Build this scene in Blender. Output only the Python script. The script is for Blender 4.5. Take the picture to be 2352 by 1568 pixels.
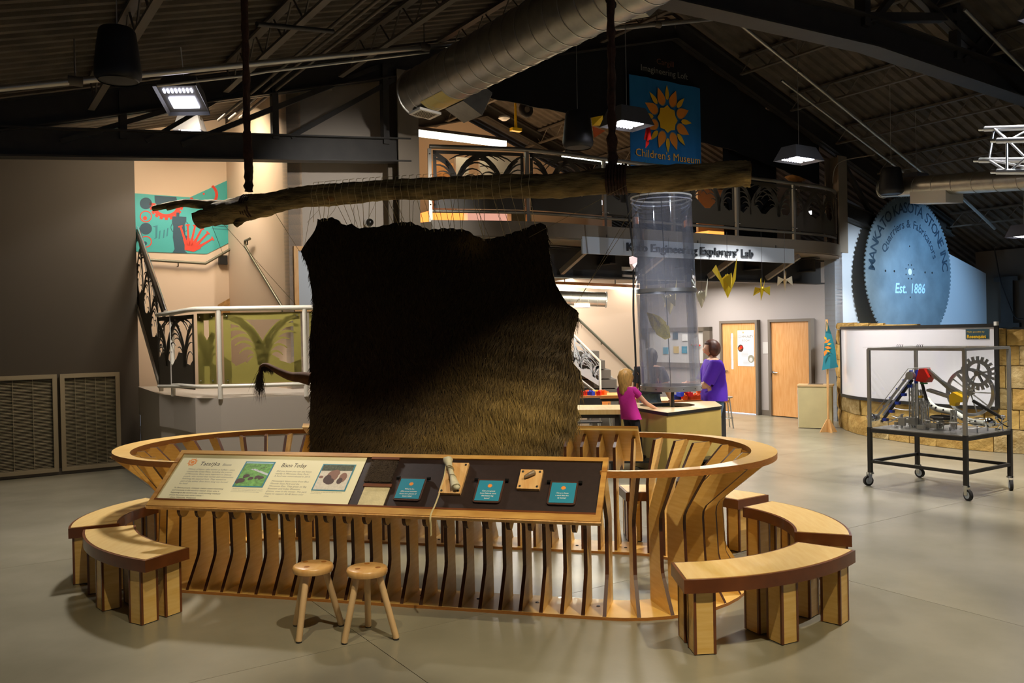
import bpy, math, random
import numpy as np
from mathutils import Vector, Matrix, Quaternion
for _o in list(bpy.data.objects): bpy.data.objects.remove(_o, do_unlink=True)
SC = bpy.context.scene; COL = SC.collection
R = math.radians
# ---------------------------------------------------------------- camera
FPX, PITCH, ROLL, HC = 1945.4, R(.54), R(-1.10), 1.95
_f = Vector((0, math.cos(PITCH), -math.sin(PITCH))); _r = Vector((1, 0, 0)); _u = _r.cross(_f)
CR = (_r*math.cos(ROLL) + _u*math.sin(ROLL)).normalized(); CU = CR.cross(_f); CF = _f; CC = Vector((0, 0, HC))
cam = bpy.data.cameras.new('camera'); cam.sensor_width = 36; cam.lens = FPX/2352*36; cam.clip_end = 200
camo = bpy.data.objects.new('camera', cam); COL.objects.link(camo); SC.camera = camo
camo.matrix_world = Matrix(((CR.x, CU.x, -CF.x, 0), (CR.y, CU.y, -CF.y, 0), (CR.z, CU.z, -CF.z, HC), (0, 0, 0, 1)))
# ---------------------------------------------------------------- world, lights, exposure
SC.view_settings.view_transform = 'Standard'; SC.view_settings.look = 'None'
SC.view_settings.gamma = 1; SC.view_settings.use_curve_mapping = False
SC.view_settings.exposure = 0.6
SC.cycles.use_light_tree = False; SC.cycles.max_bounces = 4; SC.cycles.diffuse_bounces = 2; SC.cycles.glossy_bounces = 2; SC.cycles.transmission_bounces = 2; SC.cycles.transparent_max_bounces = 9; SC.cycles.adaptive_threshold = .05
SC.cycles.caustics_reflective = False; SC.cycles.caustics_refractive = False
wd = bpy.data.worlds.new('world'); SC.world = wd; wd.use_nodes = True
wd.node_tree.nodes['Background'].inputs[0].default_value = (.80, .86, 1.0, 1)
wd.node_tree.nodes['Background'].inputs[1].default_value = .115
ALPHA = R(33.66)
BV = Vector((math.cos(ALPHA), math.sin(ALPHA), 0)); AV = Vector((-math.sin(ALPHA), math.cos(ALPHA), 0))
UP = Vector((0, 0, 1))
def W(u, v, z=0.): return BV*u + AV*v + UP*z          # building grid -> world
def spot(name, loc, target, power, size_deg, blend=.4, color=(1, .86, .66), radius=.06):
    l = bpy.data.lights.new(name, 'SPOT'); l.energy = power; l.spot_size = R(size_deg); l.spot_blend = blend; l.color = color
    l.shadow_soft_size = radius
    o = bpy.data.objects.new(name, l); COL.objects.link(o); o.location = loc
    o.rotation_euler = (Vector(target)-Vector(loc)).to_track_quat('-Z', 'Y').to_euler(); return o
def area(name, loc, target, power, sx, sy, color=(1, 1, 1), spread=180):
    l = bpy.data.lights.new(name, 'AREA'); l.energy = power; l.shape = 'RECTANGLE'; l.size = sx; l.size_y = sy; l.color = color; l.spread = R(spread)
    o = bpy.data.objects.new(name, l); COL.objects.link(o); o.location = loc
    o.rotation_euler = (Vector(target)-Vector(loc)).to_track_quat('-Z', 'Y').to_euler(); return o
WARM = (1, .84, .52); NEUT = (1, .94, .88); COOL = (.62, .78, 1)
spot('lab_cool_fill', (5.6, 4.2, 5.0), (3.4, 13.4, 2.7), 620, 36, .7, (.80, .88, 1), .08)  # added unseen cool fill, standing for hall daylight on tube and sign
# exhibit spots on the ceiling track above the aisle (in front of and beside the ring)
spot('track_spot_front', (.35, 3.0, 4.75), (-.35, 5.45, .3), 330, 48, .4, (1, .88, .66), .05)
spot('track_spot_right', (2.9, 3.3, 4.9), (1.35, 5.9, .2), 360, 46, .4, WARM, .05)
spot('track_spot_left', (-1.4, 3.4, 4.5), (-2.5, 6.1, .3), 150, 46, .4, WARM, .05)
spot('track_spot_hide', (2.3, 3.4, 4.6), (-.02, 6.85, 1.34), 560, 16, 1., WARM, .05)
spot('bay_wall_fill', (.25, 7.4, 4.6), W(4.9, 11.3, 3.2), 430, 44, .9, NEUT, .05)  # added fill with no fixture, brightens the wall beside the column
area('lab_ceiling_light', W(13.2, 13.6, 2.95), W(13.2, 13.6, 0), 150, 2.5, 2.5, NEUT)
area('lab_ceiling_light_2', W(9.8, 13.8, 2.95), W(10.2, 13.6, 0), 95, 2.5, 2.0, NEUT)
spot('saw_wall_wash', W(17.2, 6.6, 4.3), W(18.3, 10.9, 2.2), 800, 66, .7, (.36, .64, 1), .1)
spot('saw_wall_wash_2', W(14.6, 7.6, 4.4), W(16.4, 10.9, 2.1), 620, 60, .8, (.74, .86, 1), .1)
area('loft_light', W(10.2, 14.5, 5.6), W(10.2, 14.0, 3.6), 60, 3, 2, (1, .72, .42))
area('loft_roof_fill', W(9.4, 15.2, 3.9), W(9.6, 14.6, 6.5), 90, 5, 1.2, (1, .66, .36))  # added upward fill, no such lamp known; warms the loft roof
area('stairwell_light', W(3.0, 12.3, 5.2), W(3.2, 13.1, 3.0), 55, 1.0, .8, (1, .84, .62))
# ---------------------------------------------------------------- pixel -> world, helpers
def ray(x, y): return CF + CR*((x-1176)/FPX) - CU*((y-784)/FPX)
def pz(x, y, z):
    d = ray(x, y); return CC + d*((z-HC)/d.z)
def py(x, y, Y):
    d = ray(x, y); return CC + d*(Y/d.y)
def pv(x, y, v):
    d = ray(x, y); return CC + d*(v/d.dot(AV))
def pu(x, y, u):
    d = ray(x, y); return CC + d*(u/d.dot(BV))
G = R(-14.3); SV = Vector((math.cos(G), math.sin(G), 0)); TV = Vector((-math.sin(G), math.cos(G), 0))
def ST(s, t, z=0.): return SV*s + TV*t + UP*z         # exhibit ring axes -> world
def pt(x, y, t):
    d = ray(x, y); return CC + d*(t/d.dot(TV))
def lin(c):
    if isinstance(c, str): c = tuple(int(c[i:i+2], 16)/255 for i in (0, 2, 4))
    return tuple((x/12.92 if x <= .04045 else ((x+.055)/1.055)**2.4) for x in c) + (1,)
MATS = {}
def mat(name, col, rough=.55, metal=0., noise=0., nscale=6., bump=0., bscale=40., stretch=(1, 1, 1), col2=None, spec=.5, emit=None, estr=0., coat=0.):
    m = bpy.data.materials.new(name); MATS[name] = m; m.use_nodes = True; nt = m.node_tree; b = nt.nodes['Principled BSDF']
    c = lin(col); b.inputs['Base Color'].default_value = c; b.inputs['Roughness'].default_value = rough; b.inputs['Metallic'].default_value = metal
    b.inputs['Specular IOR Level'].default_value = spec; b.inputs['Coat Weight'].default_value = coat
    if noise or col2 or bump:
        tc = nt.nodes.new('ShaderNodeTexCoord'); mp = nt.nodes.new('ShaderNodeMapping'); mp.inputs['Scale'].default_value = stretch
        nt.links.new(tc.outputs['Object'], mp.inputs[0])
    if noise or col2:
        n = nt.nodes.new('ShaderNodeTexNoise'); n.inputs['Scale'].default_value = nscale; n.inputs['Detail'].default_value = 5; nt.links.new(mp.outputs[0], n.inputs[0])
        cr = nt.nodes.new('ShaderNodeValToRGB'); k = noise or .3
        c2 = lin(col2) if col2 else tuple(x*(1-k) for x in c[:3])+(1,)
        c1 = c if col2 else tuple(min(1, x*(1+k*.6)) for x in c[:3])+(1,)
        cr.color_ramp.elements[0].color = c2; cr.color_ramp.elements[1].color = c1
        cr.color_ramp.elements[0].position = .32; cr.color_ramp.elements[1].position = .68
        nt.links.new(n.outputs[0], cr.inputs[0]); nt.links.new(cr.outputs[0], b.inputs['Base Color'])
    if bump:
        n2 = nt.nodes.new('ShaderNodeTexNoise'); n2.inputs['Scale'].default_value = bscale; n2.inputs['Detail'].default_value = 4; nt.links.new(mp.outputs[0], n2.inputs[0])
        bp = nt.nodes.new('ShaderNodeBump'); bp.inputs['Strength'].default_value = bump; bp.inputs['Distance'].default_value = .02
        nt.links.new(n2.outputs[0], bp.inputs['Height']); nt.links.new(bp.outputs[0], b.inputs['Normal'])
    m.cycles.emission_sampling = 'NONE'
    if emit:
        b.inputs['Emission Color'].default_value = lin(emit); b.inputs['Emission Strength'].default_value = estr
    return m
def clear_mat(name, tint=(1, 1, 1), gloss=.10, rough=.02, edge=.55, haze=0.):
    m = bpy.data.materials.new(name); MATS[name] = m; m.use_nodes = True; nt = m.node_tree; nt.nodes.clear()
    o = nt.nodes.new('ShaderNodeOutputMaterial'); mx = nt.nodes.new('ShaderNodeMixShader'); t = nt.nodes.new('ShaderNodeBsdfTransparent'); g = nt.nodes.new('ShaderNodeBsdfGlossy')
    t.inputs[0].default_value = tint+(1,); g.inputs['Roughness'].default_value = rough
    lw = nt.nodes.new('ShaderNodeLayerWeight'); lw.inputs[0].default_value = .35
    mr = nt.nodes.new('ShaderNodeMath'); mr.operation = 'MULTIPLY_ADD'; mr.inputs[1].default_value = edge; mr.inputs[2].default_value = gloss*.4
    nt.links.new(lw.outputs['Fresnel'], mr.inputs[0]); nt.links.new(mr.outputs[0], mx.inputs[0])
    nt.links.new(t.outputs[0], mx.inputs[1]); nt.links.new(g.outputs[0], mx.inputs[2])
    if haze:
        df = nt.nodes.new('ShaderNodeBsdfDiffuse'); df.inputs[0].default_value = (.74, .80, 1, 1); m2 = nt.nodes.new('ShaderNodeMixShader'); m2.inputs[0].default_value = haze
        nt.links.new(mx.outputs[0], m2.inputs[1]); nt.links.new(df.outputs[0], m2.inputs[2]); mx = m2
    nt.links.new(mx.outputs[0], o.inputs[0]); return m
def glow(name, col, s): return mat(name, col, .5, emit=col, estr=s)
class MB:
    def __init__(s): s.v = []; s.f = []; s.m = []
    def add(s, vs, fs, mi=0):
        o = len(s.v); s.v += [tuple(p) for p in vs]; s.f += [tuple(i+o for i in f) for f in fs]; s.m += [mi]*len(fs); return s
    def frame(s, c, X, Y, Z, sx, sy, sz, mi=0):           # box centred at c along axes X Y Z
        c = Vector(c); vs = [c+X*(a*sx/2)+Y*(b*sy/2)+Z*(d*sz/2) for d in (-1, 1) for b in (-1, 1) for a in (-1, 1)]
        return s.add(vs, [(0, 2, 3, 1), (4, 5, 7, 6), (0, 1, 5, 4), (2, 6, 7, 3), (0, 4, 6, 2), (1, 3, 7, 5)], mi)
    def box(s, c, sx, sy, sz, rz=0., mi=0):
        X = Vector((math.cos(rz), math.sin(rz), 0)); Y = Vector((-math.sin(rz), math.cos(rz), 0)); return s.frame(c, X, Y, UP, sx, sy, sz, mi)
    def beam(s, a, b, w, h, up=UP, mi=0):                 # bar from a to b, width w sideways, h along up
        a = Vector(a); b = Vector(b); X = (b-a); L = X.length; X = X/L; Y = Vector(up).cross(X)
        if Y.length < 1e-4: Y = Vector((1, 0, 0)).cross(X)
        Y.normalize(); Z = X.cross(Y); return s.frame((a+b)/2, X, Y, Z, L, w, h, mi)
    def tube(s, pts, r, n=8, closed=False, caps=True, mi=0):
        P = [Vector(p) for p in pts]; N = len(P); rs = r if isinstance(r, (list, tuple)) else [r]*N; o = len(s.v); prev = None
        for i, p in enumerate(P):
            a = P[i-1] if (i > 0 or closed) else p; b = P[(i+1) % N] if (i < N-1 or closed) else p
            t = (b-a)
            t = t.normalized() if t.length > 1e-9 else UP
            if prev is None:
                x = t.orthogonal().normalized() if abs(t.z) > .9 else UP.cross(t).normalized()
            else:
                x = prev - t*prev.dot(t); x = x.normalized() if x.length > 1e-6 else t.orthogonal().normalized()
            prev = x; y = t.cross(x)
            for k in range(n):
                q = 2*math.pi*k/n; s.v.append(tuple(p+(x*math.cos(q)+y*math.sin(q))*rs[i]))
        for i in range(N if closed else N-1):
            a = o+i*n; b = o+((i+1) % N)*n
            for k in range(n):
                s.f.append((a+k, a+(k+1) % n, b+(k+1) % n, b+k)); s.m.append(mi)
        if caps and not closed:
            s.f.append(tuple(o+k for k in range(n))[::-1]); s.m.append(mi); e = o+(N-1)*n; s.f.append(tuple(e+k for k in range(n))); s.m.append(mi)
        return s
    def cyl(s, a, b, r, n=16, r2=None, mi=0): return s.tube([a, b], [r, r if r2 is None else r2], n, mi=mi)
    def lathe(s, prof, c, n=24, X=Vector((1, 0, 0)), Y=Vector((0, 1, 0)), Z=UP, mi=0, closed_ends=True):
        o = len(s.v); c = Vector(c)
        for r, z in prof:
            for k in range(n):
                q = 2*math.pi*k/n; s.v.append(tuple(c+X*(r*math.cos(q))+Y*(r*math.sin(q))+Z*z))
        for i in range(len(prof)-1):
            for k in range(n):
                a = o+i*n; b = a+n; s.f.append((a+k, a+(k+1) % n, b+(k+1) % n, b+k)); s.m.append(mi)
        if closed_ends:
            s.f.append(tuple(o+k for k in range(n))[::-1]); s.m.append(mi); e = o+(len(prof)-1)*n; s.f.append(tuple(e+k for k in range(n))); s.m.append(mi)
        return s
    def prism(s, poly, o, X, Y, Z, d, mi=0, mis=None):     # polygon in X,Y extruded by d along Z
        n = len(poly); o = Vector(o); a = [o+X*p[0]+Y*p[1] for p in poly]; b = [p+Z*d for p in a]; k = len(s.v)
        s.v += [tuple(p) for p in a+b]; s.f.append(tuple(range(k, k+n))[::-1]); s.f.append(tuple(range(k+n, k+2*n))); s.m += [mi, mi]
        for i in range(n):
            j = (i+1) % n; s.f.append((k+i, k+j, k+n+j, k+n+i)); s.m.append(mi if mis is None else mis)
        return s
    def sphere(s, c, r, n=12, m=8, sc=(1, 1, 1), mi=0):
        c = Vector(c); pr = [(math.sin(math.pi*i/m)*r, -math.cos(math.pi*i/m)*r) for i in range(m+1)]; pr[0] = (r*.02, pr[0][1]); pr[-1] = (r*.02, pr[-1][1])
        k = len(s.v); s.lathe(pr, (0, 0, 0), n, mi=mi)
        for i in range(k, len(s.v)):
            v = s.v[i]; s.v[i] = (v[0]*sc[0]+c.x, v[1]*sc[1]+c.y, v[2]*sc[2]+c.z)
        return s
    def build(s, name, mats, parent=None, smooth=None, origin=None):
        me = bpy.data.meshes.new(name); V = np.array(s.v, dtype=float).reshape(-1, 3)
        lo = V.min(0); hi = V.max(0); c = Vector(((lo[0]+hi[0])/2, (lo[1]+hi[1])/2, lo[2])) if origin is None else Vector(origin)
        me.from_pydata((V-np.array(c)).tolist(), [], s.f)
        mats = mats if isinstance(mats, (list, tuple)) else [mats]
        for m in mats: me.materials.append(m if not isinstance(m, str) else MATS[m])
        if len(mats) > 1: me.polygons.foreach_set('material_index', s.m)
        me.validate(); me.update()
        if smooth is not None:
            me.polygons.foreach_set('use_smooth', [True]*len(me.polygons))
            if smooth < 179: me.set_sharp_from_angle(angle=R(smooth))
        return place(name, me, c, parent)
def place(name, me, loc, parent=None, rot=None):
    o = bpy.data.objects.new(name, me); COL.objects.link(o)
    if parent is not None:
        o.parent = parent; g = parent
        loc = Vector(loc)
        while g is not None: loc = loc - Vector(g.location); g = g.parent
    o.location = loc
    if rot is not None:
        o.rotation_mode = 'QUATERNION'; o.rotation_quaternion = rot
    return o
def tag(o, label, cat, group=None):
    o['label'] = label; o['category'] = cat
    if group: o['group'] = group
    return o
def struct(o, label=None):
    o['kind'] = 'structure'
    if label: o['label'] = label
    return o
def thing(name, label, cat, loc, group=None):
    o = bpy.data.objects.new(name, None); COL.objects.link(o); o.location = loc; o.empty_display_size = .1; return tag(o, label, cat, group)
_TX = {}
def text_mesh(body, shear=0., bold=0., spacing=1.):
    k = (body, shear, bold, spacing)
    if k not in _TX:
        cu = bpy.data.curves.new('txt', 'FONT'); cu.body = body; cu.size = 1; cu.shear = shear; cu.offset = bold; cu.space_character = spacing; cu.resolution_u = 2
        ob = bpy.data.objects.new('txt', cu); COL.objects.link(ob); dg = bpy.context.evaluated_depsgraph_get(); me = bpy.data.meshes.new_from_object(ob.evaluated_get(dg))
        V = [tuple(v.co) for v in me.vertices]; F = [tuple(p.vertices) for p in me.polygons]
        bpy.data.objects.remove(ob, do_unlink=True); bpy.data.curves.remove(cu); bpy.data.meshes.remove(me); _TX[k] = (V, F)
    return _TX[k]
def text_w(body, **kw):
    V, F = text_mesh(body, **kw); return max((v[0] for v in V), default=0)
def put_text(mb, body, o, X, Y, size, align='l', width=None, mi=0, **kw):
    V, F = text_mesh(body, **kw)
    if not V: return
    w = max(v[0] for v in V); sx = size if width is None else width/w
    dx = {'l': 0, 'c': -w*sx/2, 'r': -w*sx}[align]; o = Vector(o)
    mb.add([o+X*(v[0]*sx+dx)+Y*(v[1]*size) for v in V], F, mi)
def rot_to(X, Y, Z):
    return Matrix(((X.x, Y.x, Z.x), (X.y, Y.y, Z.y), (X.z, Y.z, Z.z))).to_quaternion()
def catmull(P, n):
    P = [Vector(p) for p in P]; Q = [P[0]*2-P[1]]+P+[P[-1]*2-P[-2]]; out = []
    for i in range(1, len(Q)-2):
        for k in range(n):
            t = k/n; a, b, c, d = Q[i-1], Q[i], Q[i+1], Q[i+2]
            out.append(.5*((2*b)+(c-a)*t+(2*a-5*b+4*c-d)*t*t+(3*b-a-3*c+d)*t**3))
    out.append(P[-1]); return out
def interp(x, xs, ys):
    return float(np.interp(x, xs, ys))
rnd = random.Random(7)
# ---------------------------------------------------------------- materials
mat('concrete', '98927f', .27, noise=.16, nscale=1.3, bump=.03, bscale=30, spec=.5, col2='87826f')
mat('joint', '5d574d', .8)
mat('wall_paint', 'b0a597', .7, bump=.03, bscale=160)
mat('wall_dark', '544c42', .75, bump=.03, bscale=160)
mat('wall_stair', 'd9bfa3', .7, bump=.03, bscale=160)
mat('wall_lab', 'aaa29e', .7, bump=.02, bscale=160)
mat('wall_saw', 'c2c8cc', .7, bump=.03, bscale=120)
mat('deck', '564d42', .85, noise=.35, nscale=3, bump=.3, bscale=90)
mat('steel_dark', '2e2b27', .55, noise=.25, nscale=5)
mat('steel_joist', '5a5248', .6)
mat('steel_beige', '7a6f60', .5)
mat('trim_brown', '6d6357', .55)
mat('galv', 'a8a49a', .36, metal=.85, noise=.12, nscale=9)
mat('galv_pipe', 'b5b2aa', .38, metal=.8)
mat('aluminium', 'c9ccd2', .28, metal=.95)
mat('chrome', 'd8dade', .12, metal=1.)
mat('maple', 'efc77a', .36, noise=.10, nscale=5, stretch=(1, 1, 9), coat=.15, col2='e4b560')
mat('maple_top', 'f2d28e', .34, noise=.08, nscale=4, stretch=(7, 1, 1), coat=.2, col2='e9c277')
mat('walnut_edge', '703d1c', .32, noise=.2, nscale=8, coat=.3)
mat('rib_edge', '4f2a13', .4, noise=.2, nscale=10)
mat('ply_edge', 'a56a2e', .4, noise=.2, nscale=30, stretch=(1, 1, 6))
mat('oak_frame', 'd6a557', .4, noise=.2, nscale=2.2, stretch=(1.2, 2, 9), col2='a8702f', coat=.2)
mat('pine', 'e3b679', .45, noise=.12, nscale=5, stretch=(8, 1, 1), col2='d29a5a')
mat('stool_wood', 'e8b773', .32, noise=.15, nscale=6, stretch=(6, 1, 1), coat=.35, col2='dfa560')
mat('stool_leg', 'e8c08c', .4, noise=.15, nscale=6, stretch=(1, 1, .3))
mat('black', '121110', .5)
mat('black_gloss', '141312', .3)
mat('speaker_black', '17171a', .55)
mat('rubber', '24211f', .8)
mat('cream', 'efe6bf', .45)
mat('panel_brown', '2f211d', .42, noise=.15, nscale=30)
mat('ink', '2b2420', .7); mat('ink_grey', '8c8878', .7); mat('ink_white', 'f2efe6', .6)
mat('teal_card', '2f8aa5', .35); mat('teal_frame', '2f7f95', .4)
mat('card_frame', '4a2e22', .4)
mat('logo_orange', 'f08f2e', .6); mat('logo_yellow', 'eeb51e', .6)
mat('banner_text', 'fbb03a', .6)
mat('banner_blue', '1c6ea6', .75, bump=.1, bscale=60)
mat('curtain', '070708', .9)
mat('door_wood', 'dda66c', .42, noise=.10, nscale=5, stretch=(6, 6, .7), col2='d09353')
mat('bark', 'b8a06a', .9, noise=.5, nscale=10, bump=1., bscale=34, stretch=(.45, .8, 2.4), col2='5a492b')
mat('bark_cut', 'b98a4e', .8, noise=.3, nscale=20)
mat('leather_rope', '4a2f22', .85, noise=.4, nscale=18, bump=.6, bscale=50)
mat('cord', 'd6c38f', .8); mat('cord_dark', 'a3926a', .8)
mat('rail_white', 'ddd6c6', .3, coat=.3)
mat('olive_panel', '9c9048', .42, noise=.08, nscale=3)
mat('rail_grey', '8b8478', .32, metal=.5)
mat('panel_grey', '463f33', .45, metal=.1)
mat('panel_steel', 'bfc3c8', .4, metal=.4)
mat('mural_teal', '3fa39c', .5); mat('mural_navy', '2c4a57', .6); mat('mural_red', 'd23a20', .55); mat('mural_mid', '35797f', .6)
mat('sign_grey', 'b4bcc4', .5)
mat('sign_letter', '33373d', .45)
mat('saw_steel', '74868f', .5, metal=.35, noise=.22, nscale=2.2, bump=.05)
mat('saw_ink', '1f3342', .6); mat('saw_ink_light', '9fc4e6', .6)
mat('whiteboard', 'e6e6ee', .12, coat=.6)
mat('cabinet_side', 'cdbf8f', .5, noise=.06, nscale=4); mat('cabinet_front', 'd6cbc0', .5)
mat('table_panel', 'c2a65a', .5, noise=.08, nscale=4); mat('table_top', 'd8b98a', .35)
mat('orange_top', 'd88b47', .4)
mat('jeans', '5f7690', .85, noise=.2, nscale=20); mat('purple_shirt', '5a22b8', .8, bump=.15, bscale=25)
mat('pink_shirt', 'c4208f', .8, bump=.15, bscale=25); mat('black_cloth', '15141a', .85); mat('grey_shirt', '3d3f49', .85)
mat('skin', 'e0a98a', .55); mat('hair_brown', '4f2817', .5, noise=.3, nscale=30); mat('hair_black', '2a2422', .5); mat('hair_blonde', 'd3a35c', .5, noise=.35, nscale=26, stretch=(3, 3, .5))
mat('teal_flag', '1f7f8f', .75); mat('paper', 'efeeea', .7); mat('paper_grey', 'c9c6c2', .7)
mat('paper_yellow', 'e8c41e', .6); mat('paper_white', 'f0f0e2', .6); mat('paper_pale', 'd9c9a8', .6); mat('paper_red', 'd2261c', .4)
mat('red', 'd8281c', .4); mat('blue', '2446c4', .4); mat('yellow', 'edbd1c', .4); mat('green', '2f9a45', .4); mat('orange', 'ee6a1d', .4)
mat('stone', 'c4a25c', .9, noise=.35, nscale=5, bump=.9, bscale=22, col2='a27d3c'); mat('stone2', 'bfa877', .92, noise=.3, nscale=7, bump=.9, bscale=30, col2='957a45')
mat('stone3', 'd2b268', .9, noise=.3, nscale=4, bump=.9, bscale=18, col2='b08a44')
mat('brass_dark', '6e6a58', .4, metal=.6)
mat('bone', 'd8cfae', .6, noise=.2, nscale=18); mat('hide_leather', 'd8c9a0', .85, bump=.3, bscale=80, noise=.15, nscale=14)
mat('grass_print', '6fa84a', .6, noise=.4, nscale=40); mat('sky_print', '9fc3d6', .6); mat('river_print', 'c9cfd2', .6); mat('bison_print', '4a3026', .6); mat('bison_print2', '8a6250', .6)
mat('sand_print', 'ddd3c4', .6, noise=.12, nscale=60); mat('bush_print', '4d5236', .6, noise=.6, nscale=80)
mat('vent_dark', '161310', .9); mat('vent_beige', 'b3a488', .5)
mat('white_metal', 'd9d6cf', .4)
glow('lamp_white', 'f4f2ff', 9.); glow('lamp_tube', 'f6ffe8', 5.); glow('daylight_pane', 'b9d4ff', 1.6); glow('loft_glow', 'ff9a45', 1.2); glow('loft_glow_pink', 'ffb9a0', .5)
clear_mat('acrylic', (.985, .985, 1.), .14, .03, .7, .12); clear_mat('glass', (.985, .99, .99), .03, .02, .10)
# ================================================================ STRUCTURE
V0 = 10.88; UD = 15.3; VG = 14.1; V1 = 6.9            # far frame plane, door wall, grille wall, near frame plane
def ztop(u): return 7.38-.275*(10.7-u) if u < 10.7 else 7.38-.345*(u-10.7)
# floor: sub-slab and saw-cut concrete slabs on the building grid
fb = MB(); fb.prism([(-12, -8), (26, -8), (26, 21), (-12, 21)], W(0, 0, -.25), BV, AV, UP, .235); floor = struct(fb.build('floor', 'joint'), 'polished grey concrete floor with saw-cut joints')
sl = MB(); a = 3.53/2-.0022; sl.prism([(-a+.004, -a), (a-.004, -a), (a, -a+.004), (a, a-.004), (a-.004, a), (-a+.004, a), (-a, a-.004), (-a, -a+.004)], (0, 0, -.03), Vector((1, 0, 0)), Vector((0, 1, 0)), UP, .03)
slab0 = None; qb = Quaternion(UP, ALPHA)
for i in range(-3, 6):
    for j in range(-3, 4):
        c = W(2.2+3.53*(i+.5), 5.03+3.53*(j+.5), 0)
        if slab0 is None:
            slab0 = sl.build('floor_slab', 'concrete', origin=(0, 0, 0)); me = slab0.data; bpy.data.objects.remove(slab0)
        place('floor_slab', me, c, floor, qb)
def wall(name, pts, thick, nrm, m, label=None):
    """vertical wall: list of world points of the front face polygon, extruded backwards along nrm"""
    o = Vector(pts[0]); b = MB(); n = len(pts); A = [Vector(p) for p in pts]; Bk = [p+nrm*thick for p in A]
    b.add(A+Bk, [tuple(range(n)), tuple(range(n, 2*n))[::-1]]+[(i, i+n, (i+1) % n+n, (i+1) % n) for i in range(n)]); return struct(b.build(name, m), label)
# left wall with the return-air grilles
wall('wall_left', [W(-9, VG, 0), W(2.45, VG, 0), W(2.45, VG, 5.1), W(-9, VG, 2.4)], .25, AV, 'wall_dark', 'dark grey painted wall left of the stair')
# stairwell: mural wall, side wall, wall beside the steel column
VM = 13.09; US = 3.90
wall('wall_mural', [W(-1, VM+1.2, 1.0), W(US, VM+1.2, 1.0), W(US, VM+1.2, 5.6), W(-1, VM+1.2, 4.3)], .2, AV, 'wall_stair', 'lit beige stairwell wall behind the mural')
wall('wall_stair_side', [W(US, 11.3, 0), W(US, VM+1.4, 0), W(US, VM+1.4, 5.5), W(US, 11.3, 5.5)], .2, BV, 'wall_stair', 'lit beige side wall of the stairwell')
wall('wall_column_bay', [W(US, 11.3, 0), W(5.7, 11.3, 0), W(5.7, 11.3, 6.0), W(US, 11.3, 5.5)], .2, AV, 'wall_paint', 'grey wall beside the steel column')
# door wall of the lab and its return behind the stair
wall('wall_back', [W(UD, V0, 0), W(UD, 22, 0), W(UD, 22, 3.5), W(UD, V0, 3.5)], .25, BV, 'wall_lab', 'pale grey lab wall with two wooden doors')
wall('wall_lab_rear', [W(5.7, 19.5, 0), W(UD, 19.5, 0), W(UD, 19.5, 3.5), W(5.7, 19.5, 3.5)], .2, AV, 'wall_lab', 'far grey wall of the lab')
# saw wall and the darker wall to its right
wall('wall_saw', [W(UD, V0, 0), W(21.3, V0, 0), W(21.3, V0, 3.2), W(UD, V0, 4.75)], .25, AV, 'wall_saw', 'pale wall washed with blue light behind the saw blade')
wall('wall_right', [W(21.3, V0+.25, 0), W(21.3, -2, 0), W(21.3, -2, 3.75), W(21.3, V0+.25, 3.75)], .25, BV, 'wall_dark', 'shaded grey wall at the right')
# roof deck: corrugated, two slopes, flutes running down the slope
def deck(name, ua, ub):
    b = MB(); n = 0; v = -7.0; prof = []
    while v < 24:
        prof += [(v, 0), (v+.07, 0), (v+.10, .045), (v+.17, .045)]; v += .20
    vs = []
    for u in (ua, ub):
        for v, d in prof: vs.append(W(u, v, ztop(u)+.10+d))
    m = len(prof); b.add(vs, [(i, i+1, m+i+1, m+i) for i in range(m-1)])
    top = [W(ua, -7, ztop(ua)+.3), W(ub, -7, ztop(ub)+.3), W(ub, 24, ztop(ub)+.3), W(ua, 24, ztop(ua)+.3)]; b.add(top, [(0, 1, 2, 3)])
    return struct(b.build(name, 'deck'), 'corrugated dark roof deck')
deck('ceiling', -10, 10.7); deck('ceiling_right_slope', 10.7, 23)
# steel columns
def hcol(name, c, z0, z1, w, d, m, label):
    t = thing(name, label, 'column', c+UP*z0)
    for k in (-1, 1):
        MB().frame(c+AV*(k*d/2)+UP*((z0+z1)/2), BV, AV, UP, w, .025, z1-z0).build('flange', m, t)
    MB().frame(c+UP*((z0+z1)/2), BV, AV, UP, .02, d-.03, z1-z0).build('web', m, t); return t
hcol('steel_column', W(5.42, V0-.05, 0), 0, 5.65, .32, .34, 'steel_beige', 'brown steel column left of the loft balcony')
hcol('steel_column', W(15.1, V0-.2, 0), 3.45, 5.4, .28, .3, 'steel_beige', 'brown steel column behind the right end of the balcony')
# frames (trusses)
def truss(label, v, rafters, chords, webs):
    t = thing('roof_truss', label, 'truss', W(10.7, v, 5))
    for (ua, za), (ub, zb), d, w in rafters:
        b = MB(); A, B = W(ua, v, za-d/2), W(ub, v, zb-d/2)
        b.beam(A, B, .012, d); b.beam(A+UP*(d/2-.008), B+UP*(d/2-.008), w, .016); b.beam(A-UP*(d/2-.008), B-UP*(d/2-.008), w, .016); b.build('rafter', 'steel_dark', t)
    for (ua, za), (ub, zb), d, w in chords:
        b = MB(); A, B = W(ua, v, za-d/2), W(ub, v, zb-d/2)
        b.beam(A, B, .02, d); b.beam(A+UP*(d/2-.01), B+UP*(d/2-.01), w, .02); b.beam(A-UP*(d/2-.01), B-UP*(d/2-.01), w, .02); b.build('bottom_chord', 'steel_dark', t)
    for (ua, za), (ub, zb), w in webs:
        MB().beam(W(ua, v, za), W(ub, v, zb), w, w*.8, up=BV).build('web_member', 'steel_dark', t)
    return t
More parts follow.
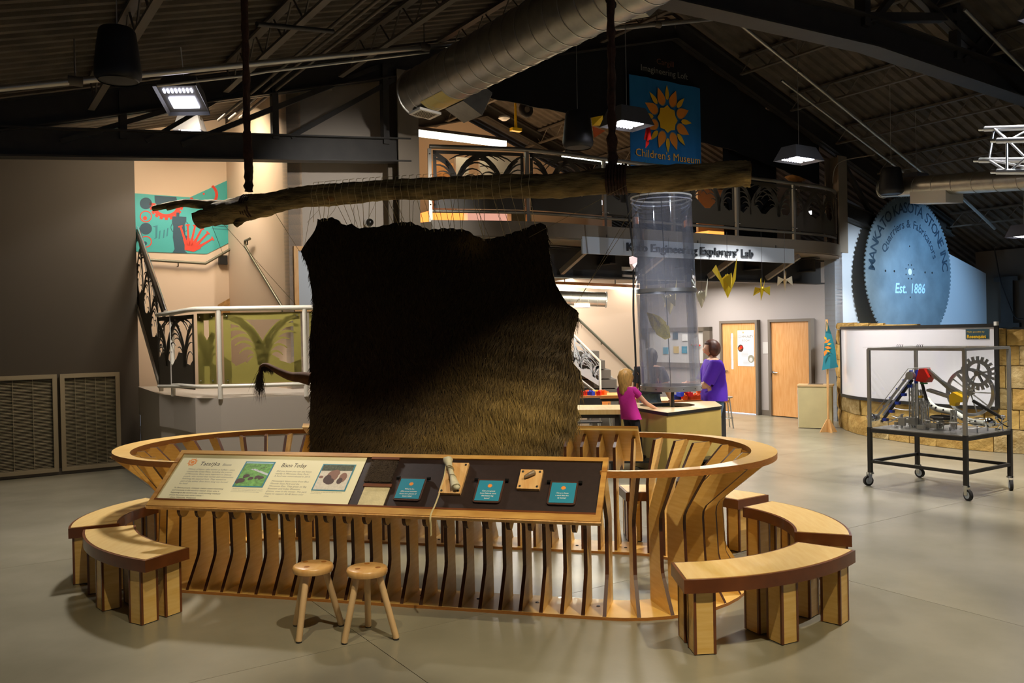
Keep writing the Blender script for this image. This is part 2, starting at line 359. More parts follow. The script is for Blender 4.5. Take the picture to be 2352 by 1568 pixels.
truss('dark steel roof truss between the left wall and the loft gable', V0-.15,
      [((-6, ztop(-6)), (10.7, 7.38), .34, .16), ((10.7, 7.38), (19.5, ztop(19.5)), .34, .16)],
      [((-6, 3.75), (5.45, 4.71), .33, .2), ((15.2, 4.55), (18.5, 3.9), .3, .2)],
      [((1.75, 4.3), (1.75, 4.85), .10), ((3.55, 4.5), (3.55, 5.3), .10), ((5.1, 4.6), (5.1, 5.7), .11), ((1.1, 4.2), (3.4, 5.2), .07), ((2.4, 4.3), (5.0, 5.65), .08), ((3.75, 4.55), (5.3, 5.55), .08), ((15.25, 5.5), (16.4, 4.3), .09), ((2.0, 4.3), (2.9, 4.95), .06)])
truss('dark steel roof truss crossing the upper right corner', V1,
      [((5.0, ztop(5)), (10.7, 7.38), .34, .2), ((10.7, 7.38), (19.5, ztop(19.5)), .34, .2)],
      [((4.2, 5.92), (10.5, 6.14), .42, .3), ((10.5, 6.14), (18.2, 5.90), .42, .3)],
      [((10.4, 6.0), (10.4, 7.3), .16), ((10.6, 6.1), (11.6, 7.0), .1), ((12.7, 5.95), (12.7, 6.8), .13), ((12.9, 5.95), (13.6, 6.5), .1), ((10.5, 6.15), (14.5, 6.9), .14), ((14.8, 5.8), (15.5, 5.9), .1)])
truss('dark steel roof truss behind the loft curtain', 17.0, [((3, ztop(3)), (10.7, 7.38), .3, .16), ((10.7, 7.38), (18, ztop(18)), .3, .16)], [], [])
# open-web bar joists under the deck, running along the building
def joist(label, u, va, vb, d=.32):
    t = thing('bar_joist', label, 'joist', W(u, (va+vb)/2, ztop(u)-.3), 'open-web joists under the roof deck'); z1 = ztop(u)+.07; z0 = z1-d
    MB().beam(W(u, va, z1-.02), W(u, vb, z1-.02), .09, .035).build('top_chord', 'steel_joist', t)
    MB().beam(W(u, va, z0), W(u, vb, z0), .07, .03).build('bottom_chord', 'steel_joist', t)
    b = MB(); n = int((vb-va)/.3); 
    for i in range(n):
        a = va+(vb-va)*i/n; c = va+(vb-va)*(i+1)/n; up = i % 2
        b.tube([W(u, a, z1 if up else z0), W(u, c, z0 if up else z1)], .011, 5)
    b.build('web_rod', 'steel_joist', t); return t
ORD = ['first', 'second', 'third', 'fourth', 'fifth', 'sixth', 'seventh', 'eighth']
for i, u in enumerate((-1.6, -.1, 1.4, 2.9, 4.4, 5.9, 7.4, 8.9)): joist(ORD[i]+' open-web joist from the left eave under the left roof slope', u, -2.5, V0-.3)
for i, u in enumerate((12.2, 13.6, 15.0, 16.4, 17.8, 19.2)): joist(ORD[i]+' open-web joist down from the ridge under the right roof slope', u, 1.5, V0-.3)
for i, u in enumerate((6.3, 8.0, 9.6, 12.2, 13.8)): joist(ORD[i]+' open-web joist from the left above the loft', u, V0+.4, 17.5)
# loft: floor slab with rounded front, curtains, back wall
RAILP = [(-1.14, 12.25), (.3, 12.62), (1.55, 13.42), (3.0, 14.4), (4.4, 15.33), (5.35, 15.95), (6.05, 16.45), (6.5, 16.98), (6.72, 17.5)]
RC = catmull([(x, y, 0) for x, y in RAILP], 8)
NRM = []
for i in range(len(RC)):
    t = (RC[min(i+1, len(RC)-1)]-RC[max(i-1, 0)]).normalized(); NRM.append(Vector((-t.y, t.x, 0)))
sb = MB(); outer = [p-n*.06 for p, n in zip(RC, NRM)]; back = [W(UD-.02, V0+.4), W(UD-.02, 18), W(5.6, 18), W(5.6, V0+.25)]
poly = [(p.x, p.y) for p in outer+back]; sb.prism(poly, (0, 0, 3.36), Vector((1, 0, 0)), Vector((0, 1, 0)), UP, .22)
struct(sb.build('floor_loft', 'steel_beige'), 'loft floor with a curved front edge')
cb = MB()
for i in range(len(RC)-1):
    n0, n1 = NRM[i], NRM[i+1]; a, b = RC[i]-n0*.09, RC[i+1]-n1*.09; ai, bi = a+n0*.03, b+n1*.03
    cb.add([a+UP*3.38, b+UP*3.38, b+UP*3.60, a+UP*3.60, ai+UP*3.38, bi+UP*3.38, bi+UP*3.60, ai+UP*3.60], [(0, 1, 2, 3), (7, 6, 5, 4), (3, 2, 6, 7), (1, 0, 4, 5)])
struct(cb.build('trim_loft_fascia', 'steel_beige', smooth=40), 'curved brown fascia band of the loft')
ct = MB(); us = np.linspace(5.75, 15.0, 60)
def curt(us, zlo, zhi, v, amp):
    n = len(us); vs = []
    for u in us:
        dv = amp*math.sin(u*9)+amp*.5*math.sin(u*23); vs += [W(u, v+dv, zlo(u)), W(u, v+dv, zhi(u)), W(u, v+dv+.02, zlo(u)), W(u, v+dv+.02, zhi(u))]
    b = MB(); b.add(vs, [(4*i, 4*i+4, 4*i+5, 4*i+1) for i in range(n-1)]+[(4*i+2, 4*i+3, 4*i+7, 4*i+6) for i in range(n-1)]+[(4*i, 4*i+2, 4*i+6, 4*i+4) for i in range(n-1)]); return b
t = curt(us, lambda u: interp(u, [5.6, 6.45, 10.07, 12.37, 15], [5.62, 5.59, 5.48, 5.34, 4.9]), lambda u: ztop(u)-.2, V0+.12, .02).build('gable_curtain', 'curtain', smooth=60)
tag(t, 'wide black curtain closing the gable above the loft', 'curtain')
t = curt(np.linspace(12.4, 13.95, 20), lambda u: 3.7, lambda u: 5.6, V0+.35, .03).build('side_curtain', 'curtain', smooth=60); tag(t, 'black drape hanging beside the banner at the right of the loft', 'curtain')
wall('wall_loft_right', [W(13.9, V0+.75, 3.58), W(15.2, V0+.75, 3.58), W(15.2, V0+.75, 5.0), W(13.9, V0+.75, 5.0)], .1, AV, 'wall_stair', 'beige wall at the right end of the loft')
wall('wall_loft_back', [W(4.5, 17.9, 3.58), W(UD, 17.9, 3.58), W(UD, 17.9, 5.6), W(10.7, 17.9, 7.2), W(4.5, 17.9, 5.6)], .1, AV, 'wall_stair', 'far wall of the loft')
# ceiling of the lab = underside of the loft with steel beams
for i, u in enumerate((7.4, 9.2, 11.0, 12.8, 14.4)):
    t = thing('loft_floor_beam', ['first', 'second', 'third', 'fourth', 'fifth'][i]+' steel beam under the loft floor from the left', 'beam', W(u, 14, 3.1))
    MB().beam(W(u, V0-.25, 3.33), W(u, 18, 3.33), .16, .02).build('flange', 'steel_dark', t); MB().beam(W(u, V0-.15, 3.08), W(u, 18, 3.08), .16, .02).build('flange', 'steel_dark', t)
    MB().beam(W(u, V0-.2, 3.2), W(u, 18, 3.2), .015, .24).build('web', 'steel_dark', t)
t = thing('edge_beam', 'long dark steel beam carrying the front of the loft', 'beam', W(10.5, V0+.3, 2.9))
MB().beam(W(5.7, V0+.2, 3.32), W(15.1, V0+.2, 3.32), .2, .03).build('flange', 'steel_dark', t); MB().beam(W(5.7, V0+.2, 2.86), W(15.1, V0+.2, 2.86), .2, .03).build('flange', 'steel_dark', t); MB().beam(W(5.7, V0+.2, 3.09), W(15.1, V0+.2, 3.09), .02, .45).build('web', 'steel_dark', t)
for i, u in enumerate((8.3, 10.0, 11.7, 13.3)):
    t = MB().beam(W(u, V0+.1, 2.93), W(u+.05, V0-.62, 3.3), .07, .09).build('knee_brace', 'steel_beige'); tag(t, ['leftmost', 'second', 'third', 'rightmost'][i]+' brown knee brace under the curved loft edge', 'brace')
# wall base and small trims
struct(MB().frame(W(UD-.012, 12.68, .06), BV, AV, UP, .02, .26, .12).build('baseboard_back', 'trim_brown'))
struct(MB().frame(W(-3.2, VG-.012, .05), BV, AV, UP, 11.3, .02, .09).build('baseboard_left', 'trim_brown'))
# ================================================================ EXHIBIT RING
RT, S0, S1, RB, RS = 6.72, -4.07, -.84, 1.045, .97        # centre line t, straight from S0 to S1, base end radius
def ring_pts(off_t, off_s, n=22):
    """racetrack outline: straights at RT±(RB+off_t); end semi-ellipses reach off_s further; counter-clockwise from front left"""
    bt = RB+off_t; bs = RS+off_s; P = []
    for k in range(n+1):
        q = -math.pi/2+math.pi*k/n; P.append((S1+bs*math.cos(q), RT+bt*math.sin(q)))
    for k in range(n+1):
        q = math.pi/2+math.pi*k/n; P.append((S0+bs*math.cos(q), RT+bt*math.sin(q)))
    return P
ring = thing('exhibit_ring', 'oval slatted maple enclosure around the hanging bison hide', 'enclosure', ST(-2.31, RT, 0))
# base plate
def band(outer, inner, z0, z1, closed=True):
    n = len(outer); b = MB(); vs = []
    for z in (z0, z1):
        vs += [ST(*p, z) for p in outer]+[ST(*p, z) for p in inner]
    m = n if closed else n-1; o2 = 2*n
    for i in range(m):
        j = (i+1) % n
        b.f.append((i, j, n+j, n+i)[::-1]); b.m.append(0); b.f.append((o2+i, o2+j, o2+n+j, o2+n+i)); b.m.append(0)
        b.f.append((i, j, o2+j, o2+i)); b.m.append(1); b.f.append((n+j, n+i, o2+n+i, o2+n+j)); b.m.append(1)
    if not closed:
        for i in (0, n-1): b.f.append((i, n+i, o2+n+i, o2+i)); b.m.append(1)
    b.v = [tuple(v) for v in vs]; return b
band(ring_pts(0, 0), ring_pts(-.38, -.38), .0, .022).build('base_plate', ['maple', 'ply_edge'], ring, smooth=35)
# rails: C-shaped boards on both ends, wider at the tips
HR = 1.022
def rail(side):
    n = 40; o = []; i_ = []
    for k in range(n+1):
        q = -math.pi/2+math.pi*k/n; c, s = math.cos(q), math.sin(q)
        if side > 0: o.append((S1+1.19*c, RT+1.12*s)); i_.append((S1+1.0*c, RT+1.075*s))
        else: o.append((S0-1.20*c, RT-1.12*s)); i_.append((S0-1.0*c, RT-1.075*s))
    return band(o, i_, HR-.045, HR, False).build('rail', ['maple', 'ply_edge'], ring, smooth=35)
rail(1); rail(-1)
# ribs
TH = .026
def rib_mesh(name, poly):
    b = MB(); b.prism(poly, (0, -TH/2, 0), Vector((1, 0, 0)), UP, Vector((0, 1, 0)), TH, 0, 1)
    o = b.build(name, ['maple', 'rib_edge'], origin=(0, 0, 0)); me = o.data; bpy.data.objects.remove(o); return me
# profile x = inward distance from the outer foot, y = height
def arc(cx, cy, r, a0, a1, n=6): return [(cx+r*math.cos(R(a0+(a1-a0)*k/n)), cy+r*math.sin(R(a0+(a1-a0)*k/n))) for k in range(n+1)]
straight = [(.005, .022), (.335, .022), (.325, .93), (.12, 1.02), (-.30, .72)] + arc(-.235, .700, .055, 170, 300) + [(-.12, .72), (.05, .70), (.12, .64), (.15, .58), (.158, .30), (.150, .265), (.135, .235)]
me_straight = rib_mesh('rib', straight)
end = [(.005, .022), (.36, .022), (.37, .62), (.355, .68), (.16, .985), (-.07, .985), (.155, .69), (.18, .645), (.185, .60), (.17, .30), (.162, .265), (.145, .235)]
me_end = rib_mesh('rib_end', end)
tip = [(.005, .022), (.36, .022), (.375, .60), (.36, .67), (.03, .985), (-.19, .985), (.155, .69), (.18, .645), (.185, .60), (.17, .30), (.162, .265), (.145, .235)]
me_tip = rib_mesh('rib_tip', tip)
def put_rib(me, s, t, ds, dt):                         # ds,dt = inward direction
    X = (SV*ds+TV*dt).normalized(); Y = UP.cross(X); place('rib', me, ST(s, t, 0), ring, rot_to(X, Y, UP))
N = 22
for k in range(N+1):
    s = -.84-.1465*k
    if k > 0 and s > S0+.05: put_rib(me_straight, s, RT-RB, 0, 1); put_rib(me_straight, s, RT+RB, 0, -1)
for k in range(14):
    q = -math.pi/2+math.pi*k/13; c, s = math.cos(q), math.sin(q); me = me_tip if 3 < k < 10 else me_end
    put_rib(me, S1+RS*c, RT+RB*s, -c, -s)
    put_rib(me, S0-RS*c, RT-RB*s, c, s)
# screws on the base plate
sc_me = None
for s in [-.84-.1465*(k+.5) for k in range(0, 21, 3)]:
    for t in (RT-RB+.22, RT+RB-.22):
        b = MB(); b.lathe([(.014, .022), (.014, .025), (.006, .027)], ST(s, t, 0), 8)
        if sc_me is None: o = b.build('screw', 'black', ring); sc_me = o.data
        else: place('screw', sc_me, ST(s, t, .022), ring)
# ---------------------------------------------------------------- slanted reading panels (front, and its twin at the back)
def panel_axes(front):
    if front: Pb, Pt = (5.285, .745), (5.715, 1.085)
    else: Pb, Pt = (8.06, .745), (7.63, 1.085)
    Yv = (TV*(Pt[0]-Pb[0])+UP*(Pt[1]-Pb[1])); L = Yv.length; Yv.normalize(); X = SV if front else -SV; Z = X.cross(Yv); return Pb, Yv, L, X, Z
SL, SR = -4.105, -.795
Pb, PY, PL, PX, PZ = panel_axes(True)
PO = ST(SL, Pb[0], Pb[1]); PW = SR-SL
def pp(x, y, z=0.): return PO+PX*x+PY*y+PZ*z          # panel coordinates: x along, y up the slope, z off the surface
panel = thing('reading_panel', 'long slanted wood-framed display panel facing the two stools', 'display', pp(PW/2, 0, -.1))
MB().frame(pp(PW/2, PL/2, -.02), PX, PY, PZ, PW-.06, PL-.06, .02).build('backing_board', 'maple', panel)
FW = .035
for nm, (x0, x1, y0, y1) in {'b': (0, PW, 0, FW+.02), 't': (0, PW, PL-FW, PL), 'l': (0, FW, FW+.02, PL-FW), 'r': (PW-FW, PW, FW+.02, PL-FW)}.items():
    b = MB(); b.prism([(x0, y0), (x1, y0), (x1, y1), (x0, y1)], pp(0, 0, -.012), PX, PY, PZ, .03); b.build('frame_bar', 'oak_frame', panel)
MB().frame(pp(PW/2, -.004, .0), PX, PY, PZ, PW+.01, .012, .026).build('front_lip', 'pine', panel)
MB().frame(pp(PW/2, FW+.026, .016), PX, PY, PZ, PW-2*FW, .014, .008).build('inner_bead', 'walnut_edge', panel)
XC = 1.555                                              # cream print ends here
y0, y1 = FW+.02, PL-FW
cream = MB(); cream.prism([(FW, y0), (XC, y0), (XC, y1), (FW, y1)], pp(0, 0, -.01), PX, PY, PZ, .016); cream = cream.build('printed_sheet', 'cream', panel); cream['label'] = 'cream printed text sheet'
db = MB(); db.prism([(XC, y0), (PW-FW, y0), (PW-FW, y1), (XC, y1)], pp(0, 0, -.01), PX, PY, PZ, .013); db.build('dark_board', 'panel_brown', panel)
# writing on the cream sheet
H = y1-y0
def cy(f): return y0+H*(1-f)                           # f = fraction from the top
tx = MB()
put_text(tx, 'Tata\u014bka', pp(.222, cy(.235), .0064), PX, PY, .052, shear=.15, bold=.004); put_text(tx, 'Bison Today', pp(.905, cy(.235), .0064), PX, PY, .056, width=.205, shear=.12, bold=.004)
tx.build('heading_text', 'ink', cream)
tx = MB(); put_text(tx, 'Bison', pp(.418, cy(.235), .0064), PX, PY, .034, shear=.15); tx.build('heading_note', 'ink_grey', cream); tx = MB()
para = ['Millions of bison\u2014also known as buffalo\u2014once', 'roamed the Great Plains, including the prairies', 'of Minnesota. Bison were important to Dakota', 'people, who moved their homes and communities', 'following the seasonal hunt. They wasted no', 'part of the animal. Even bison dung was burned', 'for heat!']
for i, l in enumerate(para): put_text(tx, l, pp(.150, cy(.335+.052*i), .0064), PX, PY, .0205, shear=.12)
tx.build('body_text', 'ink_grey', cream); tx = MB()
para = ['Did you know you can see bison', 'nearby in Minneopa State Park?', 'A herd was reintroduced in 2015.', None, 'Minnesota\u2019s bison come from Blue', 'Mounds State Park and the', 'Minnesota Zoo. They graze on Big', 'Bluestem and Indian Bluestem', 'grasses, even in the winter. The park', 'hopes to support 30-40 bison over', 'time.']
for i, l in enumerate(para):
    if l: put_text(tx, l, pp(.89, cy(.335+.052*i), .0064), PX, PY, .0212, shear=.12)
    else: tx.build('body_text', 'ink_grey', cream); tx = MB()
tx.build('body_text', 'ink_grey', cream); tx = MB()
for i, l in enumerate(['The bison herd roaming the open prairie near the river', 'in summer. Bison once numbered in the tens of millions', 'and moved between the plains and the river valleys.']): put_text(tx, l, pp(.61, cy(.715+.03*i), .0064), PX, PY, .011)
tx.build('caption_text', 'ink_grey', cream); tx = MB()
for i, l in enumerate(['Bison grazing at the state park throughout the winter', 'months of the year.']): put_text(tx, l, pp(1.24, cy(.735+.03*i), .0064), PX, PY, .011)
tx.build('caption_text', 'ink_grey', cream)
tx = MB()
for i, l in enumerate(['\u201cIn Dakota people, mitakuye owasin means everything', 'and everyone in this world is related. Given what is', 'happening in the world today, understanding mitakuye', 'owasin becomes even more critical.\u201d', '\u2014Glenn Wasicuna, Wahpeton']): put_text(tx, l, pp(.125, cy(.735+.05*i), .0064), PX, PY, .0188, shear=.2)
tx.build('quote_text', 'ink', cream)
def sun_logo(mb, c, X, Y, r, mi=0, n=16):
    c = Vector(c); mb.add([c+X*(r*.36*math.cos(2*math.pi*k/16))+Y*(r*.36*math.sin(2*math.pi*k/16)) for k in range(16)], [tuple(range(16))], mi)
    for k in range(n):
        q = 2*math.pi*k/n; d = X*math.cos(q)+Y*math.sin(q); e = Y*math.cos(q)-X*math.sin(q); R1 = r if k % 2 else r*.84
        mb.add([c+d*r*.42, c+d*r*.62+e*r*.15, c+d*R1, c+d*r*.62-e*r*.15], [(0, 3, 2, 1)], mi)
lg = MB(); sun_logo(lg, pp(.150, cy(.17), .0064), PX, PY, .045); lg.build('sun_emblem', 'logo_orange', cream)
def blob(x, y, rx, ry, n=12): return [(x+rx*math.cos(2*math.pi*k/n), y+ry*math.sin(2*math.pi*k/n)) for k in range(n)]
def flat(poly, z, m, parent, name='print_patch'):
    b = MB(); b.add([pp(p[0], p[1], z) for p in poly], [tuple(range(len(poly)))]); return b.build(name, m, parent)
# prairie picture
def rrect(x0, ya, x1, yb): return [(x0, ya), (x1, ya), (x1, yb), (x0, yb)]
def picture(x0, x1, f0, f1, lab):
    ya, yb = cy(f1), cy(f0); b = MB(); b.prism(rrect(x0, ya, x1, yb), pp(0, 0, .004), PX, PY, PZ, .004); o = b.build('photo_print', 'teal_frame', cream); o['label'] = lab; return ya, yb, panel
ya, yb, po = picture(.60, .845, .13, .67, 'photo of a bison herd on green prairie')
x0, x1 = .61, .835; ya += .009; yb -= .009; hh = yb-ya
pr = MB()
def fp(mb, poly, z, mi): mb.add([pp(p[0], p[1], z) for p in poly], [tuple(range(len(poly)))], mi)
fp(pr, rrect(x0, ya, x1, yb), .0084, 0); fp(pr, rrect(x0, yb-.05*hh, x1, yb), .0087, 1)
fp(pr, [(x0+.06, yb-.3*hh), (x0+.12, yb-.38*hh), (x1, yb-.55*hh), (x1, yb-.47*hh), (x0+.1, yb-.27*hh)], .0087, 2)
for bx, by, r in ((.03, .22, .036), (.06, .42, .026), (.105, .32, .022), (.155, .38, .024), (.185, .36, .022)):
    fp(pr, blob(x0+bx, ya+by*hh, r, r*.62), .009, 3); fp(pr, blob(x0+bx-r*.5, ya+by*hh-r*.3, r*.5, r*.6), .0092, 3)
rn = random.Random(3)
for k in range(26): fp(pr, blob(x0+rn.uniform(.02, .19), yb-hh*rn.uniform(.1, .36), .004, .0022, 6), .0089, 3)
pr.build('prairie_photo', ['grass_print', 'sky_print', 'river_print', 'bison_print'], cream)
ya, yb, po = picture(1.235, 1.495, .15, .70, 'photo of two bison in pale grass'); x0, x1 = 1.245, 1.485; ya += .009; yb -= .009; hh = yb-ya
pr = MB(); fp(pr, rrect(x0, ya, x1, yb), .0084, 0); fp(pr, [(x0, yb-.25*hh), (x1, yb-.23*hh), (x1, yb), (x0, yb)], .0087, 1)
fp(pr, blob(x0+.105, ya+.55*hh, .045, .055, 16), .009, 2); fp(pr, blob(x0+.075, ya+.42*hh, .03, .04), .0093, 3); fp(pr, blob(x0+.12, ya+.66*hh, .035, .035), .0092, 2); fp(pr, blob(x0+.10, ya+.33*hh, .035, .03), .0092, 3)
fp(pr, blob(x0+.19, ya+.5*hh, .03, .045), .0091, 2); fp(pr, blob(x0+.175, ya+.36*hh, .022, .03), .0094, 3); fp(pr, blob(x0+.02, ya+.5*hh, .018, .012), .009, 2)
pr.build('grazing_photo', ['sand_print', 'bush_print', 'bison_print2', 'bison_print'], cream)
# back panel twin (only its underside and top edge show)
Pb2, QY, QL, QX, QZ = panel_axes(False)
QO = ST(SR, Pb2[0], Pb2[1])
bp_ = thing('reading_panel', 'back of the far slanted panel with wooden brackets behind the hide', 'display', QO+QX*(PW/2))
MB().frame(QO+QX*(PW/2)+QY*(QL/2)-QZ*.02, QX, QY, QZ, PW, QL, .022).build('backing_board', 'maple', bp_)
for yy in (.03, QL-.03): MB().frame(QO+QX*(PW/2)+QY*yy, QX, QY, QZ, PW, .06, .03).build('frame_bar', 'oak_frame', bp_)
for xx in (.02, PW-.02): MB().frame(QO+QX*xx+QY*(QL/2), QX, QY, QZ, .04, QL-.12, .03).build('frame_bar', 'oak_frame', bp_)
MB().frame(QO+QX*(PW/2)+QY*(QL/2)+QZ*.001, QX, QY, QZ, PW-.08, QL-.12, .012).build('dark_board', 'panel_brown', bp_)
# ---------------------------------------------------------------- things mounted on the dark half of the panel
def onp(px_, py_):                                     # photo pixel -> panel x,y
    d = ray(px_, py_); k = (PO-CC).dot(PZ)/d.dot(PZ); q = CC+d*k-PO; return q.dot(PX), q.dot(PY)
# hide samples
def sample(label, pa, pb, furry):
    (xa, yt_), (xb, _) = onp(*pa), onp(*pb); return xa, xb
t = thing('hide_sample', 'square of shaggy brown bison fur under a wooden bar', 'sample', pp(XC+.14, .40, .01))
xa, yt_ = onp(858, 1056); xb, _ = onp(917, 1060); _, yb_ = onp(880, 1108)
MB().frame(pp((xa+xb)/2, yt_-.002, .014), PX, PY, PZ, xb-xa+.01, .024, .02).build('wood_bar', 'walnut_edge', t)
b = MB(); b.prism(rrect(xa+.0, yb_, xb-.0, yt_), pp(0, 0, .004), PX, PY, PZ, .008); b.build('pelt', mat('fur_dark', '2f2112', .9), t)
rn = np.random.default_rng(5)
def fur(n, root, nrm, down, side, L, w, rng, curl=.4, lift=(.35, .8)):
    """strands as tapered 3-segment ribbons: arrays in world space"""
    k = len(root); d0 = nrm*rng.uniform(*lift, (k, 1))+down*rng.uniform(.5, 1., (k, 1))+side*rng.normal(0, curl, (k, 1)); d0 /= np.linalg.norm(d0, axis=1)[:, None]
    d1 = d0*.6+down*.8+side*rng.normal(0, curl, (k, 1)); d1 /= np.linalg.norm(d1, axis=1)[:, None]; L = np.asarray(L)[:, None]
    p0 = root; p1 = p0+d0*L*.4; p2 = p1+(d0+d1)*.5*L*.35; p3 = p2+d1*L*.3; sd = np.cross(d0, nrm); sd /= np.linalg.norm(sd, axis=1)[:, None]+1e-9; w = np.asarray(w)
    if w.ndim == 0: w = np.full(k, float(w))
    w = w[:, None]; V = np.stack([p0-sd*w, p0+sd*w, p1-sd*w*.8, p1+sd*w*.8, p2-sd*w*.5, p2+sd*w*.5, p3], 1).reshape(-1, 3)
    o = (np.arange(k)*7)[:, None]; quads = np.concatenate([o+np.array([[0, 1, 3, 2]]), o+np.array([[2, 3, 5, 4]])]); tris = o+np.array([[4, 5, 6]]); return V, quads, tris
def fur_object(name, V, quads, tris, m, parent, colattr=None):
    me = bpy.data.meshes.new(name); c = V.mean(0); F = quads.tolist()+tris.tolist(); me.from_pydata((V-c).tolist(), [], F); me.materials.append(m)
    if colattr is not None:
        a = me.color_attributes.new('tint', 'FLOAT_COLOR', 'POINT'); cc = np.repeat(np.c_[colattr, np.ones(len(colattr))], 7, 0).astype(np.float32); a.data.foreach_set('color', cc.ravel())
    me.update(); o = place(name, me, Vector(c), parent); o['kind'] = 'stuff'; return o
k = 2600; rx = rn.uniform(xa, xb, k); ry = rn.uniform(yb_, yt_-.005, k)
root = np.array([pp(a, c, .011) for a, c in zip(rx, ry)]); V, q, tr = fur(k, root, np.array(PZ)[None], np.array(-PY)[None], np.array(PX)[None], rn.uniform(.02, .036, k), .0010, rn, .7)
fur_object('fur', V, q, tr, mat('fur_sample', '4d3a1e', .7), t)
t = thing('hide_sample', 'square of pale bare bison leather under a wooden bar', 'sample', pp(XC+.1, .16, .01))
xa, yt_ = onp(838, 1117); xb, _ = onp(900, 1119); xc, yb_ = onp(829, 1167); xd, _ = onp(885, 1169)
MB().frame(pp((xa+xb)/2, yt_, .012), PX, PY, PZ, xb-xa+.008, .026, .018).build('wood_bar', 'walnut_edge', t)
b = MB(); b.prism([(xa+.006, yb_), (xb-.008, yb_+.002), (xb-.008, yt_), (xa+.006, yt_)], pp(0, 0, .004), PX, PY, PZ, .006); b.build('leather_square', 'hide_leather', t)
# flip cards
cards = [((921, 1100), (983, 1101), 1153, ["What\u2019s the", 'difference between', 'these two pieces of', 'bison hide?'], 'blue flip card beside the fur and leather samples'), ((1100, 1104), (1162, 1105), 1158, ['Can you guess', 'how Dakota used', 'this bison leg', 'bone?'], 'blue flip card between the bone and the tooth'), ((1266, 1109), (1330, 1110), 1163, ['Do you have', 'a tool like this', 'at home?'], 'blue flip card nearest the right end of the panel')]
for a, b_, ybp, lines, lab in cards:
    xa, yt_ = onp(*a); xb, _ = onp(*b_); _, yb_ = onp((a[0]+b_[0])/2, ybp); w = xb-xa; xm = (xa+xb)/2; h = yt_-yb_
    t = thing('flip_card', lab, 'sign', pp(xm, yb_, .005), 'flip cards on the reading panel')
    r = .02; poly = [(xa, yt_), (xa, yb_+r)]+[(xa+r-r*math.cos(R(q)), yb_+r-r*math.sin(R(q))) for q in (15, 45, 75)]+[(xa+r, yb_), (xb-r, yb_)]+[(xb-r+r*math.sin(R(q)), yb_+r-r*math.cos(R(q))) for q in (15, 45, 75)]+[(xb, yb_+r), (xb, yt_)]
    b = MB(); b.prism(poly[::-1], pp(0, 0, .006), PX, PY, PZ, .012); b.build('card_frame', 'card_frame', t)
    b = MB(); b.prism(rrect(xa+.012, yb_+.014, xb-.012, yt_-.012), pp(0, 0, .018), PX, PY, PZ, .002); face = b.build('card_face', 'teal_card', t)
    b = MB(); put = lambda l, f, s: put_text(b, l, pp(xm, yb_+h*f, .0206), PX, PY, s, 'c', bold=.01)
    for i, l in enumerate(lines): put(l, .46-.105*i, .0155)
    b.build('card_text', 'ink_white', face)
    b = MB(); sun_logo(b, pp(xm, yb_+h*.71, .0206), PX, PY, .019); b.add([pp(xm+.012*math.cos(q), yb_+h*.71+.012*math.sin(q), .0207) for q in np.linspace(0, 6.28, 14)[:-1]], [tuple(range(13))]); b.build('card_emblem', 'logo_orange', face)
    for x in (xa-.012, xb+.012): MB().cyl(pp(x-.012, yt_-.004, .018), pp(x+.012, yt_-.004, .018), .011, 10).build('hinge_clip', 'black_gloss', t)
# bone on board
def board(pts, lab, name='mount_board'):
    P = [onp(*p) for p in pts]; xa = (P[0][0]+P[3][0])/2; xb = (P[1][0]+P[2][0])/2; yb_ = (P[2][1]+P[3][1])/2; yt_ = (P[0][1]+P[1][1])/2
    t = thing(name, lab, 'board', pp((xa+xb)/2, yb_, .005)); b = MB(); b.prism(rrect(xa, yb_, xb, yt_), pp(0, 0, .004), PX, PY, PZ, .022); b.build('wood_plate', 'pine', t)
    for x in (xa+.018, xb-.018):
        for y in (yb_+.02, yt_-.02): MB().lathe([(.008, 0), (.008, .004), (.004, .006)], pp(x, y, .026), 10, PX, PY, PZ).build('screw', 'black', t)
    return xa, xb, yb_, yt_
xa, xb, yb_, yt_ = board([(1027, 1068), (1076, 1068), (1062, 1138), (1012, 1138)], 'pine mounting plate under the bison leg bone')
t = thing('leg_bone', 'pale bison leg bone tied with sinew to a pine plate', 'bone', pp((xa+xb)/2, (yb_+yt_)/2, .03))
p0 = pp(*onp(1032, 1068), .055); p1 = pp(*onp(1050, 1130), .05); n = 14; pts = []; rs = []
for i in range(n+1):
    f = i/n; pts.append(p0.lerp(p1, f)); rs.append(.016+.013*abs(f-.45)**1.3*3.0+(.004 if f < .12 else 0))
MB().tube(pts, rs, 12).build('shaft', 'bone', t, smooth=60)
MB().sphere(p0+PX*.012, .024, sc=(1.1, .9, .8)).build('knuckle', 'bone', t, smooth=80); MB().sphere(p0-PX*.012+PY*.004, .022, sc=(1., .9, .8)).build('knuckle', 'bone', t, smooth=80); MB().sphere(p1+PX*.006, .024, sc=(1, 1, .8)).build('knuckle', 'bone', t, smooth=80)
for f in (.3, .36, .62): MB().tube([p0.lerp(p1, f)+(PX*math.cos(q)+PZ*math.sin(q))*.025 for q in np.linspace(0, 6.28, 12)[:-1]], .0025, 5, True).build('sinew_wrap', 'cord_dark', t)
pth = [pp(*onp(1028, 1078), .05), pp(*onp(1022, 1105), .035), pp(*onp(1010, 1140), .025), pp(*onp(1000, 1165), .02), pp(*onp(993, 1180), .02), pp(*onp(990, 1196), .03), pp(*onp(990, 1200), .02)-UP*.04, pp(*onp(990, 1200), .02)-UP*.10]
MB().tube(catmull(pth, 5), .0045, 6).build('hanging_cord', 'cord', t, smooth=80); MB().tube(catmull([p+PX*.006+PZ*.004 for p in pth[2:]], 4), .0035, 5).build('hanging_cord', 'cord', t, smooth=80)
xa, xb, yb_, yt_ = board([(1196, 1084), (1246, 1084), (1243, 1128), (1190, 1128)], 'small square pine plate under the tooth tool')
